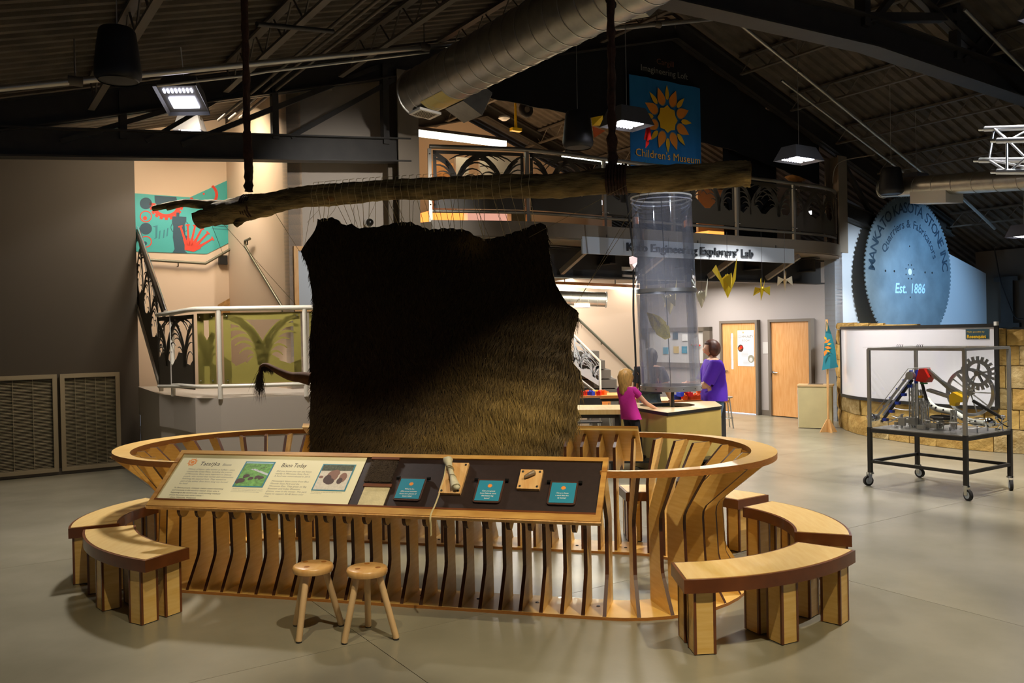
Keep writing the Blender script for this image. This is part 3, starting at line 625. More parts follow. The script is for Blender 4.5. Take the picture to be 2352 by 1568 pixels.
a0 = pp(*onp(1207, 1105), .042); a1 = pp(*onp(1229, 1094), .042)
b = MB(); b.tube([a0, a0.lerp(a1, .4), a1, a1+(a1-a0)*.1], [.010, .016, .019, .012], 8); tag(b.build('tooth_tool', mat('horn', '8a7358', .35, noise=.3, nscale=20), smooth=50), 'small brown tooth-shaped tool on a square pine plate', 'tool')
# ================================================================ BENCHES, STOOLS, HIDE, LOG
def bench(label, c, ri, ro, a0, a1):
    ZT = .466; am = R((a0+a1)/2); t = thing('curved_bench', label, 'bench', ST(c[0]+(ri+ro)/2*math.cos(am), c[1]+(ri+ro)/2*math.sin(am), 0), 'curved maple benches around the ring')
    def sector(ra, rb, z0, z1, da=0.):
        n = 24; b = MB(); vs = []
        for z in (z0, z1):
            for r, in ((ra,), (rb,)):
                ins = da/r
                for k in range(n+1):
                    q = R(a0)+ins+(R(a1-a0)-2*ins)*k/n; vs.append(ST(c[0]+r*math.cos(q), c[1]+r*math.sin(q), z))
        m = n+1; b.v = [tuple(p) for p in vs]
        for k in range(n):
            b.f += [(k, k+1, m+k+1, m+k), (2*m+k, 3*m+k, 3*m+k+1, 2*m+k+1), (k, 2*m+k, 2*m+k+1, k+1), (m+k, m+k+1, 3*m+k+1, 3*m+k)]
        b.f += [(0, m, 3*m, 2*m), (n, 2*m+n, 3*m+n, m+n)]; b.m = [0]*len(b.f); return b
    sector(ri, ro, ZT-.085, ZT-.003).build('seat_edging', 'walnut_edge', t, smooth=35)
    sector(ri+.018, ro-.018, ZT-.01, ZT, .018).build('seat_top', 'maple_top', t, smooth=35)
    for q in (a0+4.5, (a0+a1)/2, a1-4.5):
        for r in (ri+.095, ro-.095):
            qq = R(q); X = SV*math.cos(qq)+TV*math.sin(qq); Y = UP.cross(X); o = ST(c[0]+r*math.cos(qq), c[1]+r*math.sin(qq), 0); w = .13
            leg = MB().frame(o+UP*.195, X, Y, UP, w, w, .378).build('leg', 'maple', t)
            for sx in (-1, 1):
                for sy in (-1, 1): MB().frame(o+X*(sx*(w/2-.005))+Y*(sy*(w/2-.005))+UP*.195, X, Y, UP, .016, .016, .380).build('corner_strip', 'walnut_edge', leg)
            MB().frame(o+UP*.004, X, Y, UP, w*.9, w*.9, .008).build('foot_pad', 'rubber', leg)
    return t
bench('curved maple bench nearest the camera on the right', (-.706, 6.723), 1.268, 1.663, -75, -25)
bench('curved maple bench on the right, behind the nearest right one', (-.504, 6.572), .956, 1.346, -6, 51)
bench('curved maple bench nearest the camera on the left', (-3.446, 6.765), 1.513, 1.894, -143.5, -102)
bench('curved maple bench on the left, behind the nearest left one', (-4.16, 6.48), .90, 1.27, -199, -139)
bench('curved maple bench behind the ring, seen through the slats', (-.62, 6.84), 1.02, 1.42, 48, 108)
# three-legged stools
def stool(label, c, feet):
    t = thing('wooden_stool', label, 'stool', Vector((c[0], c[1], 0)), 'small round stools before the panel'); zs = .46; r = .132
    MB().lathe([(r*.86, zs-.048), (r*.97, zs-.043), (r, zs-.03), (r, zs-.016), (r*.97, zs-.005), (r*.9, zs), (.01, zs+.001)], (c[0], c[1], 0), 32).build('seat', 'stool_wood', t, smooth=50)
    for f in feet:
        f = Vector(f); cc = Vector((c[0], c[1], 0)); d = (f-cc); top = cc+d*.42+UP*(zs-.04)
        leg = MB().tube([top+(f-top)*-.06, top, f+UP*.015, f+UP*.004], [.019, .021, .021, .017], 14).build('leg', 'stool_leg', t, smooth=50)
        MB().lathe([(.019, 0), (.019, .012)], f, 12).build('foot_cap', 'rubber', leg)
        MB().lathe([(.018, 0), (.018, .0012)], cc+d*.40+UP*(zs+.0005), 12).build('leg_end', 'ply_edge', t)
    return t
stool('left of the two round three-legged wooden stools', (-1.335, 5.55), [(-1.40, 5.40, 0), (-1.19, 5.70, 0), (-1.50, 5.72, 0)])
stool('right of the two round three-legged wooden stools', (-.965, 5.46), [(-1.10, 5.36, 0), (-.78, 5.42, 0), (-1.0, 5.66, 0)])
# ---------------------------------------------------------------- hanging hide
HT = RT
def hp(x, y):
    p = pt(x, y, HT); return p.dot(SV), p.z
topE = [hp(*p) for p in ((735, 505), (760, 502), (775, 511), (790, 521), (815, 519), (830, 529), (870, 526), (890, 521), (910, 514), (940, 512), (960, 520), (990, 529), (1030, 525), (1070, 528), (1090, 541), (1115, 549), (1150, 541), (1200, 526), (1235, 512), (1252, 517))]
lefE = [hp(*p) for p in ((735, 505), (722, 535), (700, 562), (690, 577), (704, 610), (713, 690), (705, 780), (709, 840), (716, 900), (712, 960), (708, 1045), (716, 1130))]
rigE = [hp(*p) for p in ((1252, 517), (1256, 545), (1262, 600), (1274, 650), (1300, 695), (1331, 716), (1326, 745), (1314, 785), (1316, 830), (1336, 852), (1340, 885), (1326, 925), (1331, 960), (1320, 985), (1290, 1000), (1282, 1050), (1272, 1130))]
ZB = .58; ZH = 3.0
def hide_pt(a, f):                                     # a 0..1 across, f 0..1 up
    zl = np.array(lefE); zr = np.array(rigE)
    z = ZB+(2.86-ZB)*f
    sl_ = interp(z, zl[::-1, 1], zl[::-1, 0]); sr_ = interp(z, zr[::-1, 1], zr[::-1, 0]); s = sl_+(sr_-sl_)*a
    if f > .8:
        te = np.array(topE); zt = interp(s, te[:, 0], te[:, 1])+.012*abs(math.sin(s*42))
        g = (f-.8)/.2; z8 = ZB+(2.86-ZB)*.8; z = z8+(zt-z8)*g
        z_ = min(z, 2.93); sl_ = interp(z_, zl[::-1, 1], zl[::-1, 0]); sr_ = interp(z_, zr[::-1, 1], zr[::-1, 0]); s = sl_+(sr_-sl_)*a
    if f < .04: z += .05*math.sin(a*9)*(1-f/.04)
    bul = .05*math.sin(s*3.1+1)+.035*math.sin(z*4+s*2)+.02*math.sin(s*9)*(f**2)
    bul -= .06*math.exp(-((a-.76)/.18)**2-((z-1.35)/.22)**2)
    return s, HT+bul, z
hide = thing('bison_hide', 'large dark shaggy bison hide hanging from the log', 'hide', ST(-2.35, HT, ZB))
NA, NF = 84, 84; b = MB(); grid = [[ST(*hide_pt(i/NA, j/NF)) for i in range(NA+1)] for j in range(NF+1)]
for j in range(NF+1):
    for i in range(NA+1): b.v.append(tuple(grid[j][i]))
for j in range(NF+1):
    for i in range(NA+1): b.v.append(tuple(grid[j][i]+TV*.012))
o2 = (NA+1)*(NF+1)
for j in range(NF):
    for i in range(NA):
        k = j*(NA+1)+i; b.f.append((k, k+1, k+NA+2, k+NA+1)); b.m.append(0); b.f.append((o2+k, o2+k+NA+1, o2+k+NA+2, o2+k+1)); b.m.append(1)
rim = [i for i in range(NA+1)]+[j*(NA+1)+NA for j in range(1, NF+1)]+[NF*(NA+1)+i for i in range(NA-1, -1, -1)]+[j*(NA+1) for j in range(NF-1, 0, -1)]
for k in range(len(rim)):
    a_, c_ = rim[k], rim[(k+1) % len(rim)]; b.f.append((a_, o2+a_, o2+c_, c_)); b.m.append(1)
mat('pelt_dark', '1d130b', .95); b.build('pelt', ['pelt_dark', 'hide_leather'], hide, smooth=60)
rng = np.random.default_rng(11); K = 64000
A_ = rng.uniform(0, 1, K); F_ = rng.uniform(0.0, 1, K)
ga = np.array([[p[:] for p in row] for row in grid])
ix = A_*NA; iy = F_*NF; i0 = np.minimum(ix.astype(int), NA-1); j0 = np.minimum(iy.astype(int), NF-1); fx = (ix-i0)[:, None]; fy = (iy-j0)[:, None]
root = ga[j0, i0]*(1-fx)*(1-fy)+ga[j0, i0+1]*fx*(1-fy)+ga[j0+1, i0]*(1-fx)*fy+ga[j0+1, i0+1]*fx*fy
zz = root[:, 2]; aa = A_
mane_glow = np.exp(-((aa-.80)/.26)**2-((zz-1.30)/.30)**2); strk = np.exp(-((aa-.70)/.05)**2-((zz-2.72)/.10)**2); low = np.exp(-((aa-.5)/.25)**2-((zz-1.08)/.16)**2)
L = .045+.06*mane_glow+.05*np.clip((aa-.93)/.07, 0, 1)*(zz < 2.3)+.02*rng.random(K)
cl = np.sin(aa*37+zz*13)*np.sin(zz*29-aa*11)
tone = np.clip(.03+.8*mane_glow+.75*strk+.35*low+.10*cl*mane_glow+rng.normal(0, .07, K), 0, 1.2)[:, None]  # golden fur patches, with part of the lit glow put into the colour
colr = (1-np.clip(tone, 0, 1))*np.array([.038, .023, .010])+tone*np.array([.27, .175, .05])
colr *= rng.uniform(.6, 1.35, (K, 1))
flow = np.stack([np.sin(aa*6+zz*3)*.35+.45*np.sin(aa*23+zz*17)*np.sin(zz*21-aa*9), np.zeros(K), -np.ones(K)], 1); flow /= np.linalg.norm(flow, axis=1)[:, None]
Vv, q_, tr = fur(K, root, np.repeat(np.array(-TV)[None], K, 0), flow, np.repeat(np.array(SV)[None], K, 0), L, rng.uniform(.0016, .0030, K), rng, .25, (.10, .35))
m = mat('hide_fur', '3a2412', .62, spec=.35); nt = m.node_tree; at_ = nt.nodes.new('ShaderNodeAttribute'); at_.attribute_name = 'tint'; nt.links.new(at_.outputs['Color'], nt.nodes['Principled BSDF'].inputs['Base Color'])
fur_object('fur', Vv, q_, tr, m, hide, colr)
# tail
tp = [pt(712, 870, HT-.01), pt(690, 866, HT-.03), pt(668, 864, HT-.05), pt(645, 855, HT-.06), pt(628, 846, HT-.06), pt(612, 838, HT-.05), pt(600, 842, HT-.05), pt(597, 862, HT-.05)]
tc = catmull(tp, 5); nn = len(tc); mat('tail_skin', '6b4526', .8, noise=.3, nscale=20)
MB().tube(tc, [.045*(1-k/(nn-1))**1.6+.013 for k in range(nn)], 10).build('tail', 'tail_skin', hide, smooth=80)
k = 900; ti = rng.integers(int(nn*.6), nn, k); root = np.array([tuple(tc[i]) for i in ti])+rng.normal(0, .006, (k, 3)); LL = np.where(ti > nn-6, rng.uniform(.10, .26, k), rng.uniform(.03, .07, k))
Vv, q_, tr = fur(k, root, np.repeat(np.array(-TV)[None]*.2, k, 0), np.repeat(np.array([[0, 0, -1.]]), k, 0), np.repeat(np.array(SV)[None], k, 0), LL, .0016, rng, .16)
fur_object('tail_tuft', Vv, q_, tr, mat('tuft', '2e2521', .7), hide)
# ---------------------------------------------------------------- log
log = thing('tree_log', 'long bark-covered log hanging level above the hide', 'log', pt(1000, 430, HT))
def lp(x, y, d=0.): return pt(x, y, HT+d)
lg_pts = [(478, 496), (520, 488), (572, 476), (640, 463), (700, 452), (760, 447), (830, 441), (900, 437), (980, 432), (1060, 431), (1150, 429), (1250, 427), (1350, 420), (1430, 414), (1520, 409), (1620, 404), (1700, 400), (1724, 399)]
lr_px = [20, 24, 25, 21, 21, 22, 21, 20, 22, 22, 24, 24, 25, 26, 27, 26, 26, 25]
rl = random.Random(4)
def knobbly(pts, rad, n, seed, amp=.10):
    rr = random.Random(seed); b = MB(); b.tube(pts, rad, n); ph = [rr.uniform(0, 6.28) for _ in range(8)]
    k = 0
    for i, p in enumerate(pts):
        for j in range(n):
            q = 2*math.pi*j/n; v = Vector(b.v[k]); d = v-Vector(p); g = 1+amp*(.5*math.sin(3*q+ph[0]+i*.35)+.35*math.sin(5*q+ph[1]-i*.6)+.4*math.sin(8*q+ph[2]+i*1.3))+amp*.5*rr.uniform(-1, 1); b.v[k] = tuple(Vector(p)+d*g); k += 1
    return b
def px2m(r, p): return r*(p-CC).dot(CF)/FPX
cp = [lp(x, y) for x, y in lg_pts]; sp = catmull(cp, 6); sr = [interp(i/6, range(len(lr_px)), [px2m(r, p) for r, p in zip(lr_px, cp)]) for i in range(len(sp))]
knobbly(sp, [r_*1.13 for r_ in sr], 28, 1, .10).build('trunk', ['bark'], log, smooth=70)
e = sp[-1]; d = (sp[-1]-sp[-2]).normalized(); MB().cyl(e-d*.005, e+d*.004, sr[-1]*.93, 20).build('cut_end', 'bark_cut', log)
br = catmull([lp(572, 474), lp(520, 472), lp(470, 470), (lp(430, 466)), lp(395, 470), lp(352, 479)], 6); knobbly(br, [.055-.03*k/(len(br)-1) for k in range(len(br))], 12, 2, .1).build('branch', 'bark', log, smooth=70)
br = catmull([lp(415, 468), lp(400, 474, -.02), lp(383, 479, -.04)], 5); knobbly(br, [.028-.008*k/(len(br)-1) for k in range(len(br))], 10, 3, .1).build('branch', 'bark', log, smooth=70)
br = catmull([lp(540, 484), lp(500, 492, -.02), lp(470, 500, -.03), lp(452, 508, -.04)], 5); knobbly(br, [.085-.005*k/(len(br)-1) for k in range(len(br))], 12, 5, .08).build('branch', 'bark', log, smooth=70)
br = catmull([lp(570, 490), lp(553, 505, -.03), lp(540, 517, -.04)], 4); knobbly(br, [.045, .045, .042, .04, .036, .034, .032, .03, .03][:len(br)], 10, 6, .1).build('stub', 'bark', log, smooth=70)
MB().sphere(lp(760, 456, -.075), .03, sc=(1.2, .6, .8)).build('knot', 'bark_cut', log, smooth=80)
# ropes of wrapped leather with chain links at the top of the frame
for (xs, lab) in (([(562, 2), (564, 120), (566, 240), (569, 330), (571, 400), (572, 440)], 'dark wrapped hanging strap at the left end of the log'), ([(1403, 12), (1404, 120), (1405, 240), (1406, 340), (1407, 395), (1408, 420)], 'dark wrapped hanging strap at the right end of the log')):
    P = [lp(x, y, -.0) for x, y in xs]; t = thing('hanging_strap', lab, 'strap', P[-1]); c = catmull([P[0]+UP*.8]+P, 8); rr = random.Random(int(xs[0][0]))
    knobbly(c, [(.031 if i < len(c)*.6 else .038)+.004*math.sin(i*1.7) for i in range(len(c))], 10, 9, .2).build('wrapped_core', 'leather_rope', t, smooth=60)
    e = P[-1]; rad = .10 if xs[0][0] < 1000 else .112
    for j in range(4 if xs[0][0] < 1000 else 7):
        off = SV*(-.04+.024*j); ce = lp(*((573, 474) if xs[0][0] < 1000 else (1408, 413)))+off
        MB().tube([ce+(TV*math.cos(q)+UP*math.sin(q))*rad for q in np.linspace(0, 6.283, 22)[:-1]], .011, 8, True).build('wrap_loop', 'leather_rope', t, smooth=60)
    if xs[0][0] > 1000:
        for q in range(3): MB().tube([P[0]+UP*(.0+.05*q)+SV*((-.02 if q % 2 else .02))+(SV*math.cos(w)*.02+UP*math.sin(w)*.03) for w in np.linspace(0, 6.283, 12)[:-1]], .006, 6, True).build('chain_link', 'steel_dark', t, smooth=60)
# lacing strings between log and hide
tops = [730, 741, 756, 768, 782, 797, 812, 828, 843, 858, 872, 886, 900, 917, 932, 948, 965, 980, 996, 1012, 1025, 1042, 1058, 1075, 1090, 1104, 1118, 1138, 1155, 1180, 1205, 1222]
for k, x in enumerate(tops):
    te = np.array(topE); a = lp(x, interp(x, [p[0] for p in lg_pts], [p[1] for p in lg_pts]), 0); dx = rl.uniform(-16, 26); s_, z_ = hp(x+dx, 520); z_ = interp(s_, te[:, 0], te[:, 1])-.02
    r = .128; bt = ST(s_, hide_pt(.5, 1)[1]-.02, z_)
    P = [a+TV*.02+UP*(r-.005), a-TV*.07+UP*(r*.8), a-TV*(r-.002), a-TV*.09-UP*r*.65, bt]
    MB().tube(P, .0021, 5).build('lacing_string', 'cord', hide)
    if k % 3 == 0:
        P2 = [a+TV*.1, a-UP*r*1.02, bt+SV*rl.uniform(-.08, .08)]; MB().tube(P2, .0018, 4).build('lacing_string', 'cord_dark', hide)
for a, b_ in (((1440, 425), (1215, 545)), ((1500, 430), (1320, 700)), ((1480, 428), (1330, 690)), ((720, 452), (700, 560)), ((480, 500), (515, 590)), ((500, 500), (680, 700)), ((620, 470), (690, 580))):
    MB().tube([lp(*a, -.1), lp(*b_, -.02)], .0018, 4).build('lacing_string', 'cord_dark', hide)
# ================================================================ CEILING FIXTURES
def speaker(label, c, h, r):
    t = thing('pendant_speaker', label, 'speaker', c-UP*h/2, 'black pendant speakers'); c = c-UP*h/2
    MB().lathe([(r*.3, -.015*h), (r*.86, 0), (r*.98, .06*h), (r, .14*h), (r*.97, .3*h), (r*.86, .7*h), (r*.78, .93*h), (r*.7, .985*h), (r*.4, h)], c, 28).build('cabinet', 'speaker_black', t, smooth=40)
    MB().lathe([(r*.84, -.02*h), (r*.9, .03*h), (r*.84, .03*h)], c, 28, closed_ends=False).build('grille_rim', 'black_gloss', t, smooth=40)
    u_ = c.dot(BV); MB().tube([c+UP*h, Vector((c.x, c.y, ztop(u_)-.05))], .004, 5).build('hanging_cable', 'galv_pipe', t); return t
speaker('large black pendant speaker at the upper left', py(270, 125, 6.2), .38, .163)
speaker('black pendant speaker in front of the loft, left of the banner', py(1327, 297, 11.0), .47, .20)
speaker('small black pendant speaker at the right, beside the ceiling duct', py(2047, 415, 15.0), .46, .21)
def highbay(label, c, w=.55, d=.42, power=60, ax=AV, ay=BV, size=106, col=NEUT, target=None, tilt=0):
    Uz = UP
    if tilt: ay = (ay*math.cos(R(tilt))+UP*math.sin(R(tilt))).normalized(); Uz = ax.cross(ay)
    t = thing('high_bay_light', label, 'light', c, 'LED high-bay lights on cables')
    b = MB(); A = [c+ax*(sx*w/2)+ay*(sy*d/2) for sx, sy in ((-1, -1), (1, -1), (1, 1), (-1, 1))]; T = [c+ax*(sx*w/2*.72)+ay*(sy*d/2*.62)+Uz*.22 for sx, sy in ((-1, -1), (1, -1), (1, 1), (-1, 1))]
    b.add(A+T, [(4, 5, 6, 7), (0, 1, 5, 4), (1, 2, 6, 5), (2, 3, 7, 6), (3, 0, 4, 7)]); I = [c+ax*(sx*w/2*.9)+ay*(sy*d/2*.9)+Uz*.03 for sx, sy in ((-1, -1), (1, -1), (1, 1), (-1, 1))]
    b.add(A+I, [(1, 0, 4, 5), (2, 1, 5, 6), (3, 2, 6, 7), (0, 3, 7, 4), (5, 4, 7, 6)]); b.build('housing', 'steel_grey' if 'steel_grey' in MATS else mat('steel_grey', '6c6d72', .45, metal=.3), t)
    MB().frame(c+ay*(d*.12)+Uz*.024, ax, ay, Uz, w*.60, d*.36, .012).build('lens', 'lamp_white', t)
    for k in range(8): MB().frame(c+ax*(w*(-.32+.09*k))-ay*(d*.28)+Uz*.024, ax, ay, Uz, .012, .05, .014).build('led_row', 'lamp_white', t)
    MB().frame(c+ax*(w*.2)+Uz*.19, ax, ay, Uz, .16, .10, .06).build('driver_box', 'steel_dark', t)
    z = ztop(c.dot(BV)); MB().tube([c+Uz*.2, Vector((c.x, c.y, z))], .005, 5).build('hanging_cable', 'galv_pipe', t); 
    l = spot('high_bay_lamp', c-UP*.06, target or (c-UP*3), power, size, .18, col, .2); return t
highbay('LED high-bay light hanging at the upper left beside the speaker', py(418, 232, 8.9), .45, .45, 420, ax=Vector((1, 0, 0)), ay=Vector((0, 1, 0)), size=106, target=(-3.2, 8.7, 0), tilt=-26)
highbay('LED high-bay light hanging against the banner', py(1440, 290, 10.6), .55, .42, 250, ax=BV, ay=-AV, size=112, target=(1.2, 10.2, 0))
highbay('LED high-bay light above the right end of the loft', py(1835, 370, 13.6), .7, .45, 520, ax=BV, ay=-AV)
highbay('LED high-bay light right of the small speaker', py(2105, 426, 15.6), .5, .4, 260, ax=BV, ay=-AV)
highbay('LED high-bay light at the far left behind the truss', py(437, 303, 12.6), .42, .3, 60, ax=Vector((1, 0, 0)), ay=Vector((0, 1, 0)), target=W(2.6, 13.6, 0))
highbay('LED high-bay light cut off at the right edge of the view', py(2352, 545, 15.5), .6, .4, 90, ax=BV, ay=-AV)
highbay('LED high-bay light over the rolling machine, above the view', W(9.6, 4.2, 5.1), .55, .42, 1050, ax=BV, ay=-AV)
# main spiral duct along the roof, with grille boxes
def duct(label, a, b, r, ring_step, n=32):
    t = thing('spiral_duct', label, 'duct', (a+b)/2); d = (b-a).normalized(); L = (b-a).length
    MB().cyl(a, b, r, n).build('pipe', 'galv', t, smooth=40)
    x = UP.cross(d).normalized(); y = d.cross(x); k = ring_step
    while k < L:
        MB().tube([a+d*k+(x*math.cos(q)+y*math.sin(q))*(r+.002) for q in np.linspace(0, 6.283, n+1)[:-1]], .006, 4, True).build('seam', 'galv_pipe', t); k += ring_step
    MB().tube([a+(x*math.cos(q)+y*math.sin(q))*(r+.004) for q in np.linspace(0, 6.283, n+1)[:-1]], .014, 6, True).build('end_collar', 'galv_pipe', t); return t, d, x, y
DC = py(962, 214, 10.9); DE = DC-AV*8.5
t, d, x, y = duct('large spiral duct crossing the roof above the exhibit', DC, DE, .30, .24)
MB().cyl(DC+d*.01, DC-d*.02, .29, 24).build('end_cap', 'galv', t)
# curved grille saddle and box near the end
def patch(a0, a1, k0, k1, rr, m, nm):
    n = 8; b = MB(); vs = []
    for kk in (k0, k1):
        for i in range(n+1):
            q = R(a0+(a1-a0)*i/n); vs.append(DC+d*kk+(x*math.cos(q)+y*math.sin(q))*rr)
    b.add(vs, [(i, i+1, n+2+i, n+1+i) for i in range(n)]); return b.build(nm, m, t, smooth=60)
sx = Vector(x)
patch(-130, -62, .40, .95, .306, mat('brass_patch', 'b8a860', .4, metal=.5), 'access_panel')
gq = R(-96); gn = x*math.cos(gq)+y*math.sin(gq); gt = d.cross(gn); gc = DC+d*.22+gn*.315
MB().frame(gc, d, gt, gn, .30, .30, .03).build('grille_frame', 'white_metal', t)
MB().frame(gc+gn*.012, d, gt, gn, .22, .22, .012).build('grille_core', 'vent_dark', t)
for k in range(9): MB().frame(gc+gt*(-.1+.025*k)+gn*.018, d, gt, gn, .22, .008, .006).build('grille_slat', 'vent_beige', t)
gq = R(-28) if (x.dot(BV) > 0) else R(-152); gn = x*math.cos(gq)+y*math.sin(gq); gt = d.cross(gn); gc = DC+d*.62+gn*.42
MB().frame(gc, d, gt, gn, .44, .34, .30).build('side_boot', 'galv', t); MB().frame(gc+gn*.152, d, gt, gn, .42, .32, .012).build('boot_face', 'white_metal', t)
wq_ = [py(1440, -10, 8.0), py(1522, -10, 8.0), py(1520, 12, 8.0), py(1492, 38, 8.0)]; b = MB(); b.add(wq_+[p+AV*.25+UP*.05 for p in wq_], [(0, 1, 2, 3), (7, 6, 5, 4), (0, 4, 5, 1), (1, 5, 6, 2), (2, 6, 7, 3), (3, 7, 4, 0)]); b.build('side_boot', 'white_metal', t)
t2 = MB().lathe([(.10, 0), (.11, .02), (.09, .05), (.02, .06)], py(1362, 6, 8.2)-UP*.0, 20, Z=-UP); tag(t2.build('smoke_detector', 'white_metal', smooth=50), 'small white round detector under the spiral duct', 'detector')
# right hand duct
a = py(2005, 408, 16.2); b_ = py(2352, 392, 11.9)
t, d, x, y = duct('grey spiral duct on the right under the sloping roof', py(2030, 432, 15.6), py(2352, 412, 13.0)+(py(2352, 412, 13.0)-py(2030, 432, 15.6))*.8, .17, .4, 20)
c = py(2150, 447, 14.6); MB().frame(c, d, x, UP, .75, .4, .3).build('side_boot', 'white_metal', t); MB().frame(c-d*.12-UP*.02-AV*.22, d, UP, -AV, .38, .18, .02).build('grille_core', 'vent_dark', t)
# sprinkler and conduit pipes
def pipe(label, pts, r, m='galv_pipe', name='sprinkler_pipe', cat='pipe'):
    o = MB().tube(pts, r, 8).build(name, m, smooth=60); return tag(o, label, cat)
def onroof(x, y, drop):
    """point under the left/right roof slope seen at pixel x,y"""
    d = ray(x, y); lo, hi = 1., 40.
    for _ in range(60):
        k = (lo+hi)/2; p = CC+d*k
        if p.z > ztop(p.dot(BV))-drop: hi = k
        else: lo = k
    return CC+d*lo
t = thing('sprinkler_pipe', 'long sprinkler pipe crossing under the left roof slope', 'pipe', onroof(700, 122, .42)); P = [onroof(0, 203, .42), onroof(320, 162, .42), onroof(700, 122, .42), onroof(1070, 90, .42), onroof(1655, 42, .42)]
MB().tube([P[0]+(P[0]-P[-1])*.3]+[P[0], P[-1]], .03, 10).build('pipe', 'galv_pipe', t, smooth=60)
for f in (.06, .44, .62, .85):
    c = P[0].lerp(P[-1], f); MB().tube([c-BV*.06, c+BV*.06], .045, 10).build('coupling', 'steel_joist', t, smooth=60); MB().tube([c, c+UP*.38], .008, 5).build('hanger', 'steel_joist', t)
pipe('thin conduit along the truss from the left wall to the duct', [onroof(360, 197, .5), onroof(560, 174, .5), onroof(610, 165, .5), onroof(985, 120, .5)], .014, name='conduit')
for k, (xa, ya, xb, yb_) in enumerate([(868, 0, 610, 235), (900, 0, 640, 215), (835, 0, 605, 200)]):
    A = onroof(xa, ya, .3); pipe(['left', 'middle', 'right'][[1, 2, 0][k]]+' one of three conduits running back to the stairwell', [A-AV*3, A, A+AV*5.0], .018, 'steel_joist', 'conduit')
A = onroof(1690, 48, .4); Bp = onroof(2140, 412, .4); pipe('upper long conduit down the right roof slope', [A, Bp], .03, name='conduit')
A = onroof(1795, 185, .45); Bp = onroof(2075, 395, .45); pipe('lower long conduit down the right roof slope', [A, Bp], .022, name='conduit')
A = onroof(2215, 22, .35); Bp = onroof(2352, 160, .35); pipe('conduit at the upper right corner of the roof', [A, Bp+(Bp-A)*.5], .025, name='conduit')
A = onroof(2195, 440, .3); Bp = onroof(2285, 525, .3); pipe('short bright conduit below the right duct', [A, Bp], .03, name='conduit')
pipe('thin black flexible cable curving to the right column', catmull([py(1912, 420, 16.2), py(1918, 385, 16.0), py(1940, 368, 15.6), py(2010, 355, 15)], 6), .01, 'steel_joist', 'conduit')
pipe('blue-grey brace pipe near the first joists', [onroof(590, 55, .35), onroof(765, 72, .35)], .022, 'steel_dark', 'brace_pipe')
# box truss of aluminium tubes
t = thing('lighting_truss', 'shiny aluminium box truss entering from the right edge', 'truss', py(2330, 350, 9.5)); Yt = 9.5
dT = (py(2352, 290, 9.2)-py(2270, 293, 9.5)).normalized()
cc = [py(2262, 296, 9.4), py(2290, 323, 8.9), py(2250, 368, 9.4), py(2290, 394, 8.9)]
for c in cc:
    ch = MB().cyl(c, c+dT*2.6, .03, 14).build('chord_tube', 'aluminium', t, smooth=50); MB().cyl(c-dT*.06, c, .022, 14).build('coupler', 'chrome', ch, smooth=50)
for i, j in ((0, 1), (1, 3), (3, 2), (2, 0)):
    MB().cyl(cc[i]+dT*.1, cc[j]+dT*.1, .014, 8).build('brace_tube', 'aluminium', t, smooth=50)
    for k in range(5): MB().cyl(cc[i if k % 2 else j]+dT*(.12+.4*k), cc[j if k % 2 else i]+dT*(.5+.4*k), .013, 8).build('brace_tube', 'aluminium', t, smooth=50)
# small hanging things
def kite(name, label, cat, polys, m):
    b = MB()
    for p in polys:
        b.add([Vector(q) for q in p]+[Vector(q)+Vector((0, .006, 0)) for q in p], [tuple(range(len(p))), tuple(range(len(p), 2*len(p)))[::-1]])
    return tag(b.build(name, m), label, cat)
Y = 10.9
kite('hanging_cloth', 'red shiny cloth hanging in front of the banner', 'cloth', [[py(1487, 275, Y), py(1479, 322, Y-.05), py(1484, 318, Y+.05), py(1489, 300, Y)], [py(1489, 275, Y), py(1484, 315, Y+.03), py(1483, 340, Y-.04), py(1491, 330, Y)], [py(1490, 280, Y), py(1486, 325, Y), py(1496, 318, Y-.06), py(1495, 300, Y+.04)]], 'paper_red')
kite('paper_kite', 'yellow, orange and blue paper kite behind the hanging speaker', 'kite', [[py(1358, 270, 12.2), py(1385, 265, 12.1), py(1384, 288, 12.3), py(1360, 289, 12.2)]], 'paper_yellow')
kite('paper_kite', 'orange paper flag just right of the hanging speaker', 'kite', [[py(1361, 290, 12.2), py(1390, 300, 12.0), py(1364, 317, 12.2)]], 'orange')
kite('paper_bird', 'small red paper bird under the spiral duct', 'paper bird', [[py(1146, 152, 10), py(1160, 143, 9.9), py(1175, 148, 10), py(1172, 160, 10.1), py(1158, 158, 10)], [py(1147, 152, 10), py(1152, 156, 9.9), py(1158, 150, 10)]], 'paper_red')
